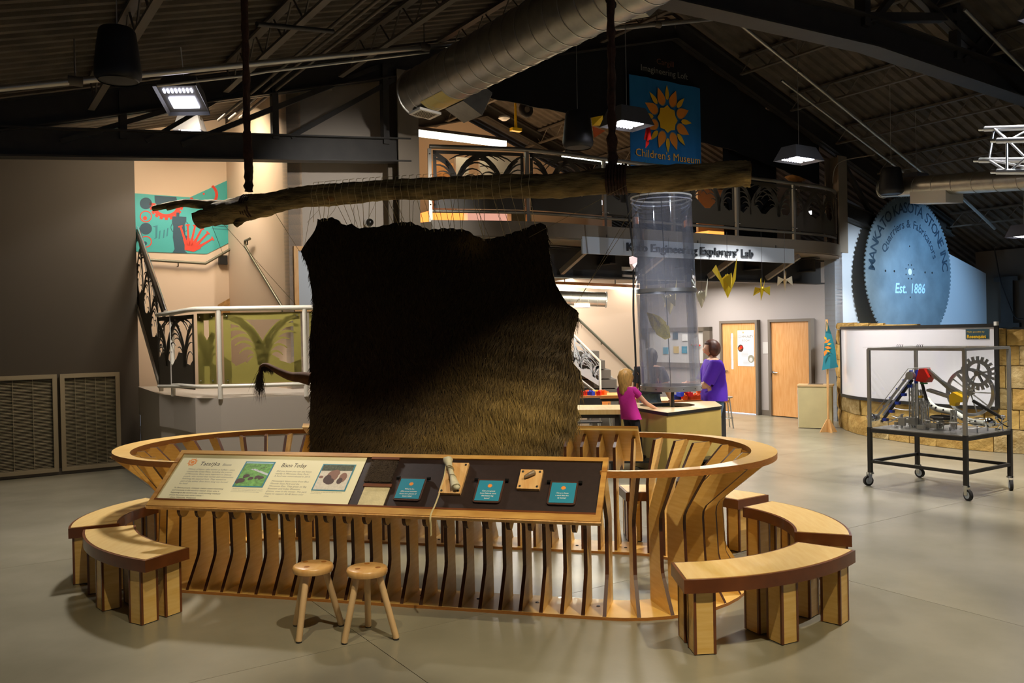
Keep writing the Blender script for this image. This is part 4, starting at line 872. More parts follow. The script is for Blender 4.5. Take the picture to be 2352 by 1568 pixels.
# ================================================================ LEFT SIDE: GRILLES, STAIR, LANDING, MURAL
for k, (ua, ub, lab) in enumerate(((.60-.75, .60+.72, 'wide louvred return-air grille at the left edge of the view'), (.60+.76, 2.165, 'louvred return-air grille nearest the stairs'))):
    z0, z1 = .05, 1.48; t = thing('air_grille', lab, 'grille', W((ua+ub)/2, VG-.03, z0), 'return-air grilles'); v = VG-.03
    if k == 0: ua = .60-.72+.06
    fw = .06
    for a, c, e, f in ((ua, ub, z0, z0+fw), (ua, ub, z1-fw, z1), (ua, ua+fw, z0+fw, z1-fw), (ub-fw, ub, z0+fw, z1-fw)): MB().frame(W((a+c)/2, v, (e+f)/2), BV, AV, UP, c-a, .05, f-e).build('frame_bar', 'vent_beige', t)
    MB().frame(W((ua+ub)/2, v+.025, (z0+z1)/2), BV, AV, UP, ub-ua-.1, .005, z1-z0-.1).build('dark_back', 'vent_dark', t)
    n = 62; sm = None
    for i in range(n):
        z = z0+fw+.012+(z1-z0-2*fw-.02)*i/(n-1); c = W((ua+ub)/2, v, z)
        if sm is None:
            Yv = (AV*.8+UP*.6).normalized(); o = MB().frame(c, BV, Yv, BV.cross(Yv), ub-ua-2*fw+.01, .012, .003).build('louvre', 'vent_beige', t, origin=c); sm = o.data
        else: place('louvre', sm, c, t)
    for i in range(1, 5): MB().frame(W(ua+fw+(ub-ua-2*fw)*i/5, v-.012, (z0+z1)/2), BV, AV, UP, .006, .006, z1-z0-2*fw).build('mullion', 'vent_beige', t)
# landing box
ZL = 1.25
Lp = [(-4.62, 11.05), (-4.30, 10.72), (-3.80, 10.12), (-3.47, 10.04), (-2.49, 10.2), (-1.5, 10.42)]
ln = MB(); poly = [Vector((x, y, 0)) for x, y in Lp]+[W(5.5, 11.28), W(3.9, 11.28), W(3.9, 13.0), W(2.4, 13.9)]
ln.prism([(p.x, p.y) for p in poly], (0, 0, ZL-.42), Vector((1, 0, 0)), Vector((0, 1, 0)), UP, .42); struct(ln.build('floor_landing', 'wall_paint'), 'grey stair landing with a thick front edge')
ln = MB(); cen = sum(poly, Vector())/len(poly); ln.prism([((p-cen)*.985+cen).xy[:] for p in poly], (0, 0, 0), Vector((1, 0, 0)), Vector((0, 1, 0)), UP, ZL-.42); struct(ln.build('wall_landing', 'wall_paint'), 'grey wall under the stair landing')
# grass-blade infill panel: border, solid bottom and curved blades, mapped by a function (x,y)->world
def grass(mapf, nrmf, w, h, seed, solid=.25, th=.006, nb=15, border=.03, bw=1.):
    r = random.Random(seed); b = MB()
    def quad(p):
        A = [mapf(*q) for q in p]; N_ = nrmf(p[0][0]); Bk = [a+N_*th for a in A]; n = len(p)
        b.add(A+Bk, [tuple(range(n)), tuple(range(n, 2*n))[::-1]]+[(i, i+n, (i+1) % n+n, (i+1) % n) for i in range(n)])
    nx = max(2, int(w/.12))
    for i in range(nx):
        xa, xb = w*i/nx, w*(i+1)/nx; ya = h*(solid+.10*math.sin(i*1.3+seed)+r.uniform(-.03, .03)); yb = h*(solid+.10*math.sin((i+1)*1.3+seed)+0.0)
        quad([(xa, 0), (xb, 0), (xb, yb), (xa, ya)]); quad([(xa, h-border), (xb, h-border), (xb, h), (xa, h)])
    for xa, xb in ((0, border), (w-border, w)):
        for k in range(3): quad([(xa, h*k/3), (xb, h*k/3), (xb, h*(k+1)/3), (xa, h*(k+1)/3)])
    nc = max(1, round(w/.62)); mesh_ = lambda c: w*(c+.5)/nc
    for c in range(nc):
        for dr in (-1, 1):
            for k in range(nb):
                rho = h*(.10+.50*(k+.5*(dr > 0))/max(1, nb-1)); x0 = mesh_(c)+dr*(.03-.05*k/nb)+r.uniform(-.02, .02); y0 = h*solid*.7+.10*h*k/nb*0; top = r.uniform(100, 138); wd = (.022+.03*k/nb)*bw; n = 9; prev = None; st = min(1.5, .93*(h-y0)/max(rho, 1e-3)) if rho*1.5 > (h-y0)*.93 else 1.5
                for i in range(n+1):
                    f = i/n; q = R(top*f); x = x0+dr*rho*(1-math.cos(q)); y = y0+rho*st*math.sin(q); ww = wd*(1-.8*f**2)
                    tx = dr*math.sin(q); ty = st*math.cos(q); L = math.hypot(tx, ty) or 1; ox, oy = -ty/L*ww/2, tx/L*ww/2
                    cur = tuple((min(max(c_[0], 0), w), min(max(c_[1], 0), h-.004)) for c_ in ((x-ox, y-oy), (x+ox, y+oy)))
                    if prev and abs(prev[0][0]-cur[0][0])+abs(prev[0][1]-cur[0][1]) > 2e-3 and .004 < x < w-.004: quad([prev[0], prev[1], cur[1], cur[0]])
                    prev = cur
    return b
guard = thing('landing_railing', 'cream tubular railing with olive grass-pattern panels on the stair landing', 'railing', Vector((-3.3, 10.1, ZL)))
rl_t = [pz(437, 703, 2.30), pz(506, 704, 2.30)]
Rp = [Vector((x, y, 0)) for x, y in Lp[1:]]; ZR = ZL+1.06
MB().tube(catmull([Rp[0]+UP*(ZR-.02), Rp[1]+UP*ZR, Rp[2]+UP*ZR, Rp[3]+UP*ZR, Rp[4]+UP*ZR], 5), .03, 10).build('top_rail', 'rail_white', guard, smooth=60)
MB().tube(catmull([p+UP*(ZL+.14) for p in Rp], 5), .024, 10).build('bottom_rail', 'rail_white', guard, smooth=60)
for p in (Rp[0], Rp[2], Rp[3], Rp[4]): MB().cyl(p+UP*(ZL-.01), p+UP*(ZR-.02), .028, 12).build('post', 'rail_white', guard, smooth=60)
segs = [(Rp[1], Rp[2], 21), (Rp[2], Rp[3], 22), (Rp[3], Rp[4], 23)]
for a, c, sd in segs:
    d = (c-a); w = d.length-.1; d.normalize(); n = Vector((d.y, -d.x, 0)); o = a+d*.05+UP*(ZL+.17)-n*.0
    g = grass(lambda x, y, o=o, d=d: o+d*x+UP*y, lambda x, n=n: -n, w, .84, sd, .36, nb=9, border=.085, bw=1.9).build('infill_panel', 'olive_panel', guard)
    for fx in (.04, w-.04):
        for fy in (.04, .8): MB().sphere(o+d*fx+UP*fy+n*.008, .010, 8, 6).build('bolt', 'chrome', guard, smooth=80)
# dark side panel from the post back to the stair flight
a, c = Vector((Lp[0][0], Lp[0][1], 0)), Rp[0]+(Rp[1]-Rp[0])*1.0; d = (c-a); w = d.length; d.normalize(); n = Vector((d.y, -d.x, 0))
grass(lambda x, y: a+d*x+UP*(ZL+.1+y), lambda x: -n, w, .9, 31, .42, nb=7, border=.05).build('infill_panel', 'panel_grey', guard); MB().tube([a+UP*(ZR-.03), c+UP*ZR], .028, 10).build('top_rail', 'rail_white', guard); MB().tube([a+UP*(ZL+.1), c+UP*(ZL+.14)], .022, 10).build('bottom_rail', 'rail_white', guard)
# flight going up to the left behind the wall
flight = thing('stair_flight', 'upper stair flight with dark grass-pattern railing climbing behind the left wall', 'stairs', a+UP*ZL)
A0 = py(381, 716, 11.15); A1 = py(308, 500, 13.6); B0 = py(371, 893, 11.15); B1 = py(308, 676, 13.6)
MB().tube([A0, A1+(A1-A0)*.4], .03, 10).build('hand_rail', 'chrome', flight, smooth=60); MB().tube([A0+Vector((-.03, .02, -.06)), A1+(A1-A0)*.4+Vector((-.03, .02, -.06))], .02, 10).build('hand_rail', 'rail_grey', flight, smooth=60)
MB().beam(B0, B1+(B1-B0)*.4, .05, .07).build('stringer', 'rail_white', flight)
hx = (A1-A0); Lh = hx.length
def fm(x, y):
    f = x/2.4; lo = B0.lerp(B1, f); hi = A0.lerp(A1, f); return lo.lerp(hi, .04+.9*y/.9)
fn = Vector((hx.y, -hx.x, 0)).normalized()
grass(fm, lambda x: fn*-1, 2.4, .9, 41, .34, nb=7, border=.05).build('infill_panel', 'panel_grey', flight)
# mural on the stairwell wall
VMU = VM+1.2
def mu(x, y, dv=.0): return pv(x, y, VMU-.012-dv)
mural = MB(); polyp = [(300, 443), (436, 453), (580, 388), (580, 530), (475, 583), (300, 577)]
def mflat(b, P, dv, mi):
    A = [mu(*p, dv) for p in P]; b.add(A, [tuple(range(len(P)))], mi)
A = [mu(*p) for p in polyp]; n = len(A); mural.add(A+[q+AV*.01 for q in A], [tuple(range(n)), tuple(range(n, 2*n))[::-1]]+[(i, i+n, (i+1) % n+n, (i+1) % n) for i in range(n)])
mural = tag(mural.build('wall_mural_print', 'mural_teal'), 'teal wall graphic with red gears and a navy tower beside the stair', 'mural')
b = MB(); MFM = ['mural_navy', 'mural_red', 'mural_mid']
def mfig(nm):
    global b
    if b.f: b.build(nm, MFM, mural)
    b = MB()
def disc(cx, cy_, rx, ry, n=28, a0=0, a1=360): return [(cx+rx*math.cos(R(a0+(a1-a0)*k/(n-1 if a1-a0 < 360 else n))), cy_+ry*math.sin(R(a0+(a1-a0)*k/(n-1 if a1-a0 < 360 else n)))) for k in range(n)]
def annulus(b, cx, cy_, rx, ry, f, dv, mi, a0=0, a1=360, n=32):
    o = disc(cx, cy_, rx, ry, n+1, a0, a1+.01 if a1-a0 >= 360 else a1); i = disc(cx, cy_, rx*f, ry*f, n+1, a0, a1+.01 if a1-a0 >= 360 else a1)
    if a1-a0 >= 360: o = [(cx+rx*math.cos(2*math.pi*k/n), cy_+ry*math.sin(2*math.pi*k/n)) for k in range(n+1)]; i = [(cx+rx*f*math.cos(2*math.pi*k/n), cy_+ry*f*math.sin(2*math.pi*k/n)) for k in range(n+1)]
    for k in range(n): mflat(b, [o[k], o[k+1], i[k+1], i[k]], dv, mi)
annulus(b, 382, 470, 34, 30, .72, .002, 1, -8, 188)
for k in range(11):
    q = R(-5+19*k); c, s = math.cos(q), math.sin(q); mflat(b, [(382+34*c-4*s, 470+30*s+4*c), (382+34*c+4*s, 470+30*s-4*c), (382+39*c+3.5*s, 470+35*s-3.5*c), (382+39*c-3.5*s, 470+35*s+3.5*c)], .002, 1)
mflat(b, [(355, 449), (405, 452), (407, 462), (402, 472), (360, 472), (356, 462)], .004, 0)
mfig('gear_figure')
annulus(b, 468, 447, 33, 29, .80, .002, 1, -50, 165); mfig('ring_figure'); mflat(b, disc(468, 445, 2.5, 2.5, 10), .002, 1)
mfig('ring_figure')
for cy_, f in ((467, 0), (497, 1), (525, 0), (555, 1)):
    if f: annulus(b, 335, cy_, 14, 13.5, .82, .002, 1); mflat(b, disc(333, cy_+4, 5, 5, 10), .002, 0 if cy_ > 520 else 1)
    else: mflat(b, disc(335, cy_, 14, 13.5), .002, 0)
    mfig('round_figure')
mflat(b, [(405, 488), (412, 488), (412, 497), (428, 498), (428, 508), (424, 516), (426, 540), (430, 542), (428, 560), (424, 575), (430, 581), (396, 580), (401, 572), (397, 545), (398, 520), (395, 510), (396, 497), (405, 497)], .003, 0)
annulus(b, 404, 522, 12, 13, .88, .004, 0); annulus(b, 424, 520, 10, 12, .88, .004, 0)
mfig('tower_figure')
fc = (446, 585)
for k in range(6):
    q = R(-152+21*k) if False else R(-108+15.5*k); c, s = math.cos(q), math.sin(q)
    for r0, r1, w in ((14, 34, 4.2), (34, 62, 2.6)): mflat(b, [(fc[0]-12+r0*c-w*s, fc[1]-5+r0*s+w*c), (fc[0]-12+r0*c+w*s, fc[1]-5+r0*s-w*c), (fc[0]-12+r1*c+w*.8*s, fc[1]-5+r1*s-w*.8*c), (fc[0]-12+r1*c-w*.8*s, fc[1]-5+r1*s+w*.8*c)], .005, 1)
    r1 = 62; mflat(b, [(fc[0]-12+r1*c-5*s, fc[1]-5+r1*s+5*c), (fc[0]-12+r1*c+5*s, fc[1]-5+r1*s-5*c), (fc[0]-12+(r1+3)*c+5*s, fc[1]-5+(r1+3)*s-5*c), (fc[0]-12+(r1+3)*c-5*s, fc[1]-5+(r1+3)*s+5*c)], .005, 1)
mflat(b, [(424, 562), (450, 566), (462, 570), (445, 578), (424, 574)], .006, 1)
mfig('fan_figure')
mflat(b, [(528, 411), (578, 389), (578, 425), (562, 462), (552, 450), (545, 435), (536, 428)], .003, 0); mfig('dark_figure'); mflat(b, [(556, 508), (578, 498), (578, 530), (569, 534)], .003, 0)
mfig('dark_figure')
for k in range(3): mflat(b, [(486, 510+k*7), (540, 514+k*6), (540, 516+k*6), (486, 512+k*7)], .003, 2)
mfig('line_text')
for (x, y) in ((366, 530), (376, 528), (384, 524)): mflat(b, [(x, y), (x+3, y-1), (x+1, y+18), (x-2, y+19)], .003, 2)
mflat(b, [(350, 520), (362, 517), (361, 546), (352, 550), (357, 545), (357, 522)], .003, 2)
mfig('script_text')
# wall handrails in the stairwell
def wrail(label, P, r=.022):
    t = thing('wall_handrail', label, 'handrail', P[0]); MB().tube(P, r, 10).build('rail', 'brass_dark', t, smooth=60)
    for p in (P[0].lerp(P[1], .5), P[-1]): MB().tube([p, p-UP*.07, p-UP*.07+AV*.07], .01, 6).build('bracket', 'brass_dark', t, smooth=60)
    return t
VH = VMU-.09
wrail('brown wall handrail below the teal mural', [pv(344, 597, VH), pv(472, 605, VH), pv(566, 551, VH), pv(574, 548, VH)])
ux = US-.08
wrail('steel handrail on the lit side wall descending to the landing', [pu(574, 548, ux), pu(563, 553, ux), pu(563, 566, ux), pu(648, 705, ux)], .02)
tag(MB().frame(pv(512, 597, VMU-.05), BV, AV, UP, .13, .08, .15).build('wall_device_box', 'black'), 'small black box on the stairwell wall under the handrail', 'box')
t = MB(); P = [mu(p[0], p[1]+0, -.0) for p in ((500, 700), (580, 655), (580, 720), (500, 720))]; t.add(P+[p-AV*.01 for p in P], [(0, 1, 2, 3), (7, 6, 5, 4)]); tag(t.build('wall_panel', 'bark_cut'), 'dark wooden panel low on the stairwell wall', 'panel')
# framed picture and dome camera on the wall beside the column
t = thing('picture_frame', 'oak-framed picture half hidden behind the hide', 'picture', pv(700, 690, 11.27)); c = pv(712, 640, 11.27)
p0, p1 = pv(677, 565, 11.27), pv(677, 715, 11.27); hh = p0.z-p1.z; o = p1
for a_, c_, w_, h_ in ((.03, hh/2, .06, hh), (.42, .03, .72, .06), (.42, hh-.03, .72, .06), (.81, hh/2, .06, hh)): MB().frame(o+BV*a_+UP*c_, BV, AV, UP, w_, .04, h_).build('frame_bar', 'pine', t)
MB().frame(o+BV*.42+UP*hh/2+AV*.01, BV, AV, UP, .74, .01, hh-.1).build('print', 'sign_grey', t)
t = thing('dome_camera', 'small dark dome camera on the wall above the hide', 'camera', pv(848, 520, 11.2)); c = pv(848, 511, 11.2)
MB().lathe([(.06, .05), (.06, .02), (.055, 0)], c, 18, Z=AV, X=BV, Y=UP).build('mount', 'white_metal', t, smooth=50); MB().sphere(c-AV*.02, .055, 16, 10).build('dome', 'black_gloss', t, smooth=80)
# ================================================================ LOFT BALCONY, SIGNS, SAW, STONE WALL
bal = thing('loft_railing', 'curved grey railing with grass-pattern panels along the loft edge', 'railing', Vector((2.5, 14.1, 3.58)))
Z0, Z1 = 3.58, 4.67
MB().tube([p+UP*Z1 for p in RC], .032, 10).build('top_rail', 'rail_grey', bal, smooth=60); MB().tube([p+UP*(Z0+.16) for p in RC], .025, 10).build('bottom_rail', 'rail_grey', bal, smooth=60)
# arc length table
cum = [0.]
for i in range(1, len(RC)): cum.append(cum[-1]+(RC[i]-RC[i-1]).length)
def onrc(s):
    s = min(max(s, 0), cum[-1]); i = max(0, min(len(RC)-2, int(np.searchsorted(cum, s))-1)); f = (s-cum[i])/(cum[i+1]-cum[i]); return RC[i].lerp(RC[i+1], f), NRM[i].lerp(NRM[i+1], f).normalized()
def rc_at_px(x):
    best = min(range(200), key=lambda k: abs((lambda p: 1176+FPX*(p-CC).dot(CR)/(p-CC).dot(CF))(onrc(cum[-1]*k/199)[0]+UP*4.2)-x)); return cum[-1]*best/199
posts = [0.0]+[rc_at_px(x) for x in (1212, 1387, 1545, 1692, 1822)]+[rc_at_px(1922), cum[-1]]
for s in posts[:-1]:
    p, n = onrc(s); MB().frame(p+UP*(Z0+.44)-n*.0, n, UP.cross(n), UP, .05, .05, 1.24).build('post', 'rail_grey', bal)
    for z in (.25, .98):
        for ds in (-.06, .06): MB().sphere(onrc(s+ds)[0]+UP*(Z0+z)-n*.02, .014, 8, 6).build('bolt', 'chrome', bal, smooth=80)
for k in range(len(posts)-1):
    a, c = posts[k]+.05, posts[k+1]-.05; w = c-a
    if w < .15: continue
    grass(lambda x, y, a=a: onrc(a+x)[0]+UP*(Z0+.2+y), lambda x, a=a: onrc(a+x)[1], w, .84, 50+k, .40, nb=8, border=.05, bw=1.15).build('infill_panel', 'panel_grey', bal)
# stuff seen in the loft
tube = thing('linear_light', 'long glowing linear light at the left of the loft', 'light', W(8.0, 13.2, 5.25)); a, c = pv(975, 308, 12.5), pv(1160, 331, 12.5)
MB().beam(a-BV*.6, c, .10, .09).build('tube', 'lamp_tube', tube); MB().beam(a-BV*.6+UP*.07, c+UP*.07, .14, .05).build('housing', 'steel_beige', tube)
tube = thing('linear_light', 'long glowing linear light in the loft right of the hanging speaker', 'light', W(10, 13.6, 5.15)); a, c = pv(1293, 357, 12.5), pv(1440, 383, 12.5)
MB().beam(a, c, .08, .06).build('tube', 'lamp_tube', tube); MB().beam(a+UP*.055, c+UP*.055, .12, .05).build('housing', 'steel_beige', tube)
t = thing('air_nozzle', 'yellow pendant outlet hanging in the loft', 'fixture', pv(1185, 298, 13.5)); c = pv(1185, 298, 13.5); MB().frame(c, BV, AV, UP, .22, .1, .06).build('outlet', 'yellow', t); MB().cyl(c, c+UP*.55, .03, 10, .02).build('stem', 'yellow', t)
t = thing('hose_reel', 'dark round hose reel under the loft roof', 'reel', pv(1208, 252, 13.5)); c = pv(1208, 252, 13.5); MB().tube([c+(BV*math.cos(q)+UP*math.sin(q))*.11 for q in np.linspace(0, 6.283, 20)[:-1]], .05, 8, True).build('hose_coil', 'rubber', t, smooth=60); MB().cyl(c-AV*.05, c+AV*.05, .06, 12).build('hub', 'steel_beige', t)
t = MB().lathe([(.10, 0), (.11, .03), (.05, .07)], pv(1158, 268, 13.2), 16, Z=-UP); tag(t.build('ceiling_sensor', 'white_metal', smooth=50), 'white round sensor under the loft roof', 'sensor')
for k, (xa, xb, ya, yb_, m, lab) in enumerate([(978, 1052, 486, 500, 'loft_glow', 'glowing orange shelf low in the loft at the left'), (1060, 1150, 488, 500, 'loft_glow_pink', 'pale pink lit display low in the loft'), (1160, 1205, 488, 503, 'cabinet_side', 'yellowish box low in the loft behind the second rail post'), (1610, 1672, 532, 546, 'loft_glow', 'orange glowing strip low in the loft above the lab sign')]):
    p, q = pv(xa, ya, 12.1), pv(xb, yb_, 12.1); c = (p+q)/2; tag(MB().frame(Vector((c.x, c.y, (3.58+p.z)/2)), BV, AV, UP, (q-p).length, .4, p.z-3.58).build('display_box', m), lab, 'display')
for k, (xa, ya, xb, yb_, m, lab) in enumerate([(1045, 360, 1075, 402, 'wall_stair', 'pale upright panel seen through the left loft railing'), (1100, 352, 1195, 412, 'wall_stair', 'pink-lit slanted board seen through the left loft railing'), (1600, 430, 1660, 520, 'wall_stair', 'lit pale panel seen through the loft railing right of the tube'), (985, 370, 1040, 402, 'orange_top', 'orange board seen through the leftmost loft railing')]):
    p, q = pv(xa, ya, 13.0), pv(xb, yb_, 13.0); c = (p+q)/2; z0 = 3.58; tag(MB().frame(Vector((c.x, c.y, (z0+p.z)/2)), BV, AV, UP, abs((q-p).dot(BV)), .06, p.z-z0).build('display_board', m), lab, 'board')
t = thing('paper_bowl', 'shallow brown bowl on the wall ledge at the right end of the loft', 'bowl', pv(1833, 420, V0+.6)); MB().lathe([(.08, 0), (.2, .05), (.27, .12), (.25, .12), (.18, .06)], pv(1833, 418, V0+.55), 20, closed_ends=False).build('shell', 'bark_cut', t, smooth=60)
for xx, yy, lab in ((1857, 488, 'bright lamp seen through the right end of the loft railing'), (1383, 465, 'bright small lamp seen under the log in the loft')):
    p = pv(xx, yy, 12.3); tag(MB().frame(p, BV, AV, UP, .16, .05, .08).build('display_lamp', 'lamp_white'), lab, 'light')
# lab sign
a0 = pv(1338, 543, 10.2); z0, z1 = 3.155, 3.42; uA, uB = 8.125, 13.145
sign = thing('lab_sign', 'long pale sign board reading Explorers\u2019 Lab under the loft', 'sign', W((uA+uB)/2, 10.2, z0)); MB().frame(W((uA+uB)/2, 10.22, (z0+z1)/2), BV, AV, UP, uB-uA, .03, z1-z0).build('board', 'sign_grey', sign)
b = MB(); V, F = text_mesh("Kato Engineering Explorers\u2019 Lab", bold=.008); w = max(v[0] for v in V); u0 = pv(1437, 570, 10.2).dot(BV); u1 = pv(1728, 582, 10.2).dot(BV); k = (u1-u0)/w
for th in (0, .03):
    b.add([W(u0+v[0]*k, 10.2-.002-th, z0+.075+v[1]*.185) for v in V], F)
n = len(V)
from collections import Counter
ec = Counter()
for f in F:
    for i in range(len(f)): ec[tuple(sorted((f[i], f[(i+1) % len(f)])))] += 1
b.f += [(i, j, j+n, i+n) for (i, j), c in ec.items() if c == 1]; b.m = [0]*len(b.f); b.build('raised_letters', 'sign_letter', sign)
for u in (uA+.5, (uA+uB)/2, uB-.5): MB().tube([W(u, 10.22, z1), W(u, 10.22, 3.42+.05)], .006, 5).build('hanger', 'steel_dark', sign)
# banner
ban = thing('museum_banner', 'blue fabric banner with a yellow and orange sun emblem', 'banner', W(10.63, V0+.02, 4.75)); uA, uB, zA, zB = 9.78, 11.49, 4.72, 6.34
b = MB(); n = 24; vs = []
def bv_(u): return V0+.03+.012*math.sin(u*11)+.006*math.sin(u*27)
for i in range(n+1):
    u = uA+(uB-uA)*i/n; vs += [W(u, bv_(u), zA), W(u, bv_(u), zB), W(u, bv_(u)+.006, zA), W(u, bv_(u)+.006, zB)]
b.add(vs, [(4*i, 4*i+4, 4*i+5, 4*i+1) for i in range(n)]+[(4*i+3, 4*i+7, 4*i+6, 4*i+2) for i in range(n)]+[(4*i+1, 4*i+5, 4*i+7, 4*i+3) for i in range(n)]); b.build('cloth', 'banner_blue', ban, smooth=60)
cu_, cz = pv(1534, 273, V0).dot(BV), pv(1534, 273, V0).z; Rr = .56
def petal(r0, r1, w, q, n=10):
    P = []
    for i in range(n+1):
        f = i/n; P.append((r0+(r1-r0)*f, w*math.sin(math.pi*f**.72)*.5*(1-.25*f)))
    P += [(r0+(r1-r0)*(1-i/n), -w*math.sin(math.pi*(1-i/n)**.72)*.5*(1-.25*(1-i/n))) for i in range(1, n)]
    return [(cu_+math.cos(q)*x-math.sin(q)*y, cz+math.sin(q)*x+math.cos(q)*y) for x, y in P]
def bflat(b, P, mi, dv=.022): b.add([W(p[0], V0+.03-dv, p[1]) for p in P], [tuple(range(len(P)))], mi)
b = MB()
for k in range(8): bflat(b, petal(.245, .57, .20, R(22.5+45*k)), 0)
for k in range(8): bflat(b, petal(.33, .60, .105, R(45*k)), 1)
bflat(b, [(cu_+(.205 if k % 2 else .245)*math.cos(R(22.5*k)), cz+(.205 if k % 2 else .245)*math.sin(R(22.5*k))) for k in range(16)], 1)
for k in range(8):
    q = R(22.5+45*k); cx_, cz_ = cu_+.40*math.cos(q), cz+.40*math.sin(q)
    ar = [(cu_+math.cos(q)*x-math.sin(q)*y, cz+math.sin(q)*x+math.cos(q)*y) for x, y in [(.40-.165*math.cos(R(a)), .115*math.sin(R(a))) for a in range(-75, 76, 25)]]; ai = [(cu_+math.cos(q)*x-math.sin(q)*y, cz+math.sin(q)*x+math.cos(q)*y) for x, y in [(.40-.148*math.cos(R(a)), .10*math.sin(R(a))) for a in range(-75, 76, 25)]]
    for i in range(len(ar)-1): bflat(b, [ar[i], ar[i+1], ai[i+1], ai[i]], 2, .023)
b.build('sun_emblem', ['logo_orange', 'logo_yellow', 'ink_grey'], ban)
b = MB(); put_text(b, "Children\u2019s Museum", W(9.86, V0+.006, pv(1460, 357, V0).z), BV, UP, .19, width=1.56); b.build('name_text', 'banner_text', ban); b = MB(); put_text(b, 'of Southern Minnesota', W(10.0, V0+.006, pv(1470, 378, V0).z), BV, UP, .14, width=1.3); b.build('place_text', 'teal_frame', ban)
o = thing('loft_lettering', 'pale lettering naming the loft on the black curtain above the banner', 'lettering', W(10.5, V0-.03, 6.4))
for wd_, xo, wi in (('Imagineering', 9.98, .83), ('Loft', 10.85, .26)):
    b = MB(); put_text(b, wd_, W(xo, V0-.03, pv(1470, 162, V0).z), BV, UP, .15, width=wi); b.build('word', 'ink_grey', o)
b = MB(); put_text(b, 'Cargill', W(10.35, V0-.03, pv(1505, 147, V0).z), BV, UP, .14, width=.42); tag(b.build('sponsor_lettering', 'walnut_edge'), 'dim brown sponsor name above the loft lettering', 'lettering')
# saw blade
VS = V0-.42; sc_ = pv(2090, 624, VS); su, sz = sc_.dot(BV), sc_.z; SR_ = 1.63
saw = thing('saw_blade', 'giant toothed quarry saw blade hung on the blue-lit wall', 'saw blade', W(su, VS, sz-SR_)); NT = 110; P = []
for k in range(NT):
    q = 2*math.pi*k/NT; e = 2*math.pi/NT
    for dq, r in ((0, SR_), (.5, SR_), (.5, SR_-.035), (1., SR_-.035)): P.append((su+r*math.cos(q+dq*e), sz+r*math.sin(q+dq*e)))
b = MB(); A = [W(p[0], VS, p[1]) for p in P]; n = len(A); Bk = [a+AV*.02 for a in A]; cF, cB = W(su, VS, sz), W(su, VS+.02, sz)
b.add(A+Bk+[cF, cB], [(i, (i+1) % n, 2*n) for i in range(n)]+[((i+1) % n+n, i+n, 2*n+1) for i in range(n)]+[(i, i+n, (i+1) % n+n, (i+1) % n) for i in range(n)]); b.build('disc', 'saw_steel', saw)
def sdisc(x, y, r, m, nm, dv=.002): 
    b = MB(); b.add([W(su+x+r*math.cos(2*math.pi*k/16), VS-dv, sz+y+r*math.sin(2*math.pi*k/16)) for k in range(16)]+[W(su+x+r*math.cos(2*math.pi*k/16), VS-dv+.0015, sz+y+r*math.sin(2*math.pi*k/16)) for k in range(16)], [tuple(range(16))]+[(i, (i+1) % 16, 16+(i+1) % 16, 16+i) for i in range(16)]); b.build(nm, m, saw)
sdisc(0, 0, .07, 'wall_saw', 'arbor_hole')
for k in range(8): sdisc(.16*math.cos(R(22+45*k)), .16*math.sin(R(22+45*k)), .018, 'black', 'bolt_hole')
for x in (-.9, -.58, .58, .86): sdisc(x, 0, .025, 'black', 'bolt_hole')
sdisc(0, .55, .02, 'black', 'bolt_hole'); sdisc(0, -.55, .02, 'black', 'bolt_hole')
b = MB()
def arctext(b, body, rad, size, a0, a1, mi=0, **kw):
    ws = [max(text_w(ch, **kw), .18)*size if ch != ' ' else .32*size for ch in body]; tot = sum(ws); acc = 0
    for ch, w in zip(body, ws):
        if ch != ' ':
            q = R(a0+(a1-a0)*((acc+w/2)/tot)); X = BV*math.sin(q)-UP*math.cos(q); Y = BV*math.cos(q)+UP*math.sin(q); put_text(b, ch, W(su+rad*math.cos(q), VS-.003, sz+rad*math.sin(q)), X, Y, size, 'c', mi=mi, **kw)
        acc += w
arctext(b, 'MANKATO KASOTA STONE INC', 1.27, .33, 180, 2, bold=.012); arctext(b, 'Quarriers & Fabricators', .95, .25, 158, 18, bold=.012); b.build('arched_text', 'saw_ink', saw)
for wd_, xo, wi in (('Est.', -.36, .44), ('1886', .28, .58)):
    b = MB(); put_text(b, wd_, W(su+xo, VS-.003, sz-.46), BV, UP, .3, 'c', width=wi, shear=.15, bold=.015); b.build('date_text', 'saw_ink_light', saw)
tag(MB().frame(pv(2008, 702, V0-.05), BV, AV, UP, .14, .08, .16).build('alarm_box', 'red'), 'small red alarm box on the wall left of the saw blade', 'alarm')
t = thing('wall_ladder', 'dark vertical cable pole with brackets on the right wall', 'fixture', pu(2313, 740, 21.2)); a = pu(2312, 640, 21.2); c = pu(2316, 752, 21.2); MB().frame((a+c)/2, BV, AV, UP, .06, .28, a.z-c.z).build('pole', 'steel_dark', t)
for p in (a, c+UP*.06): MB().frame(p, BV, AV, UP, .1, .55, .1).build('bracket', 'steel_dark', t)
MB().tube(catmull([pu(2283, 565, 21.1), pu(2297, 640, 21.1), pu(2305, 665, 21.1), pu(2330, 725, 21.1), pu(2352, 733, 21.1)], 5), .015, 6).build('cable', 'rubber', t, smooth=60)
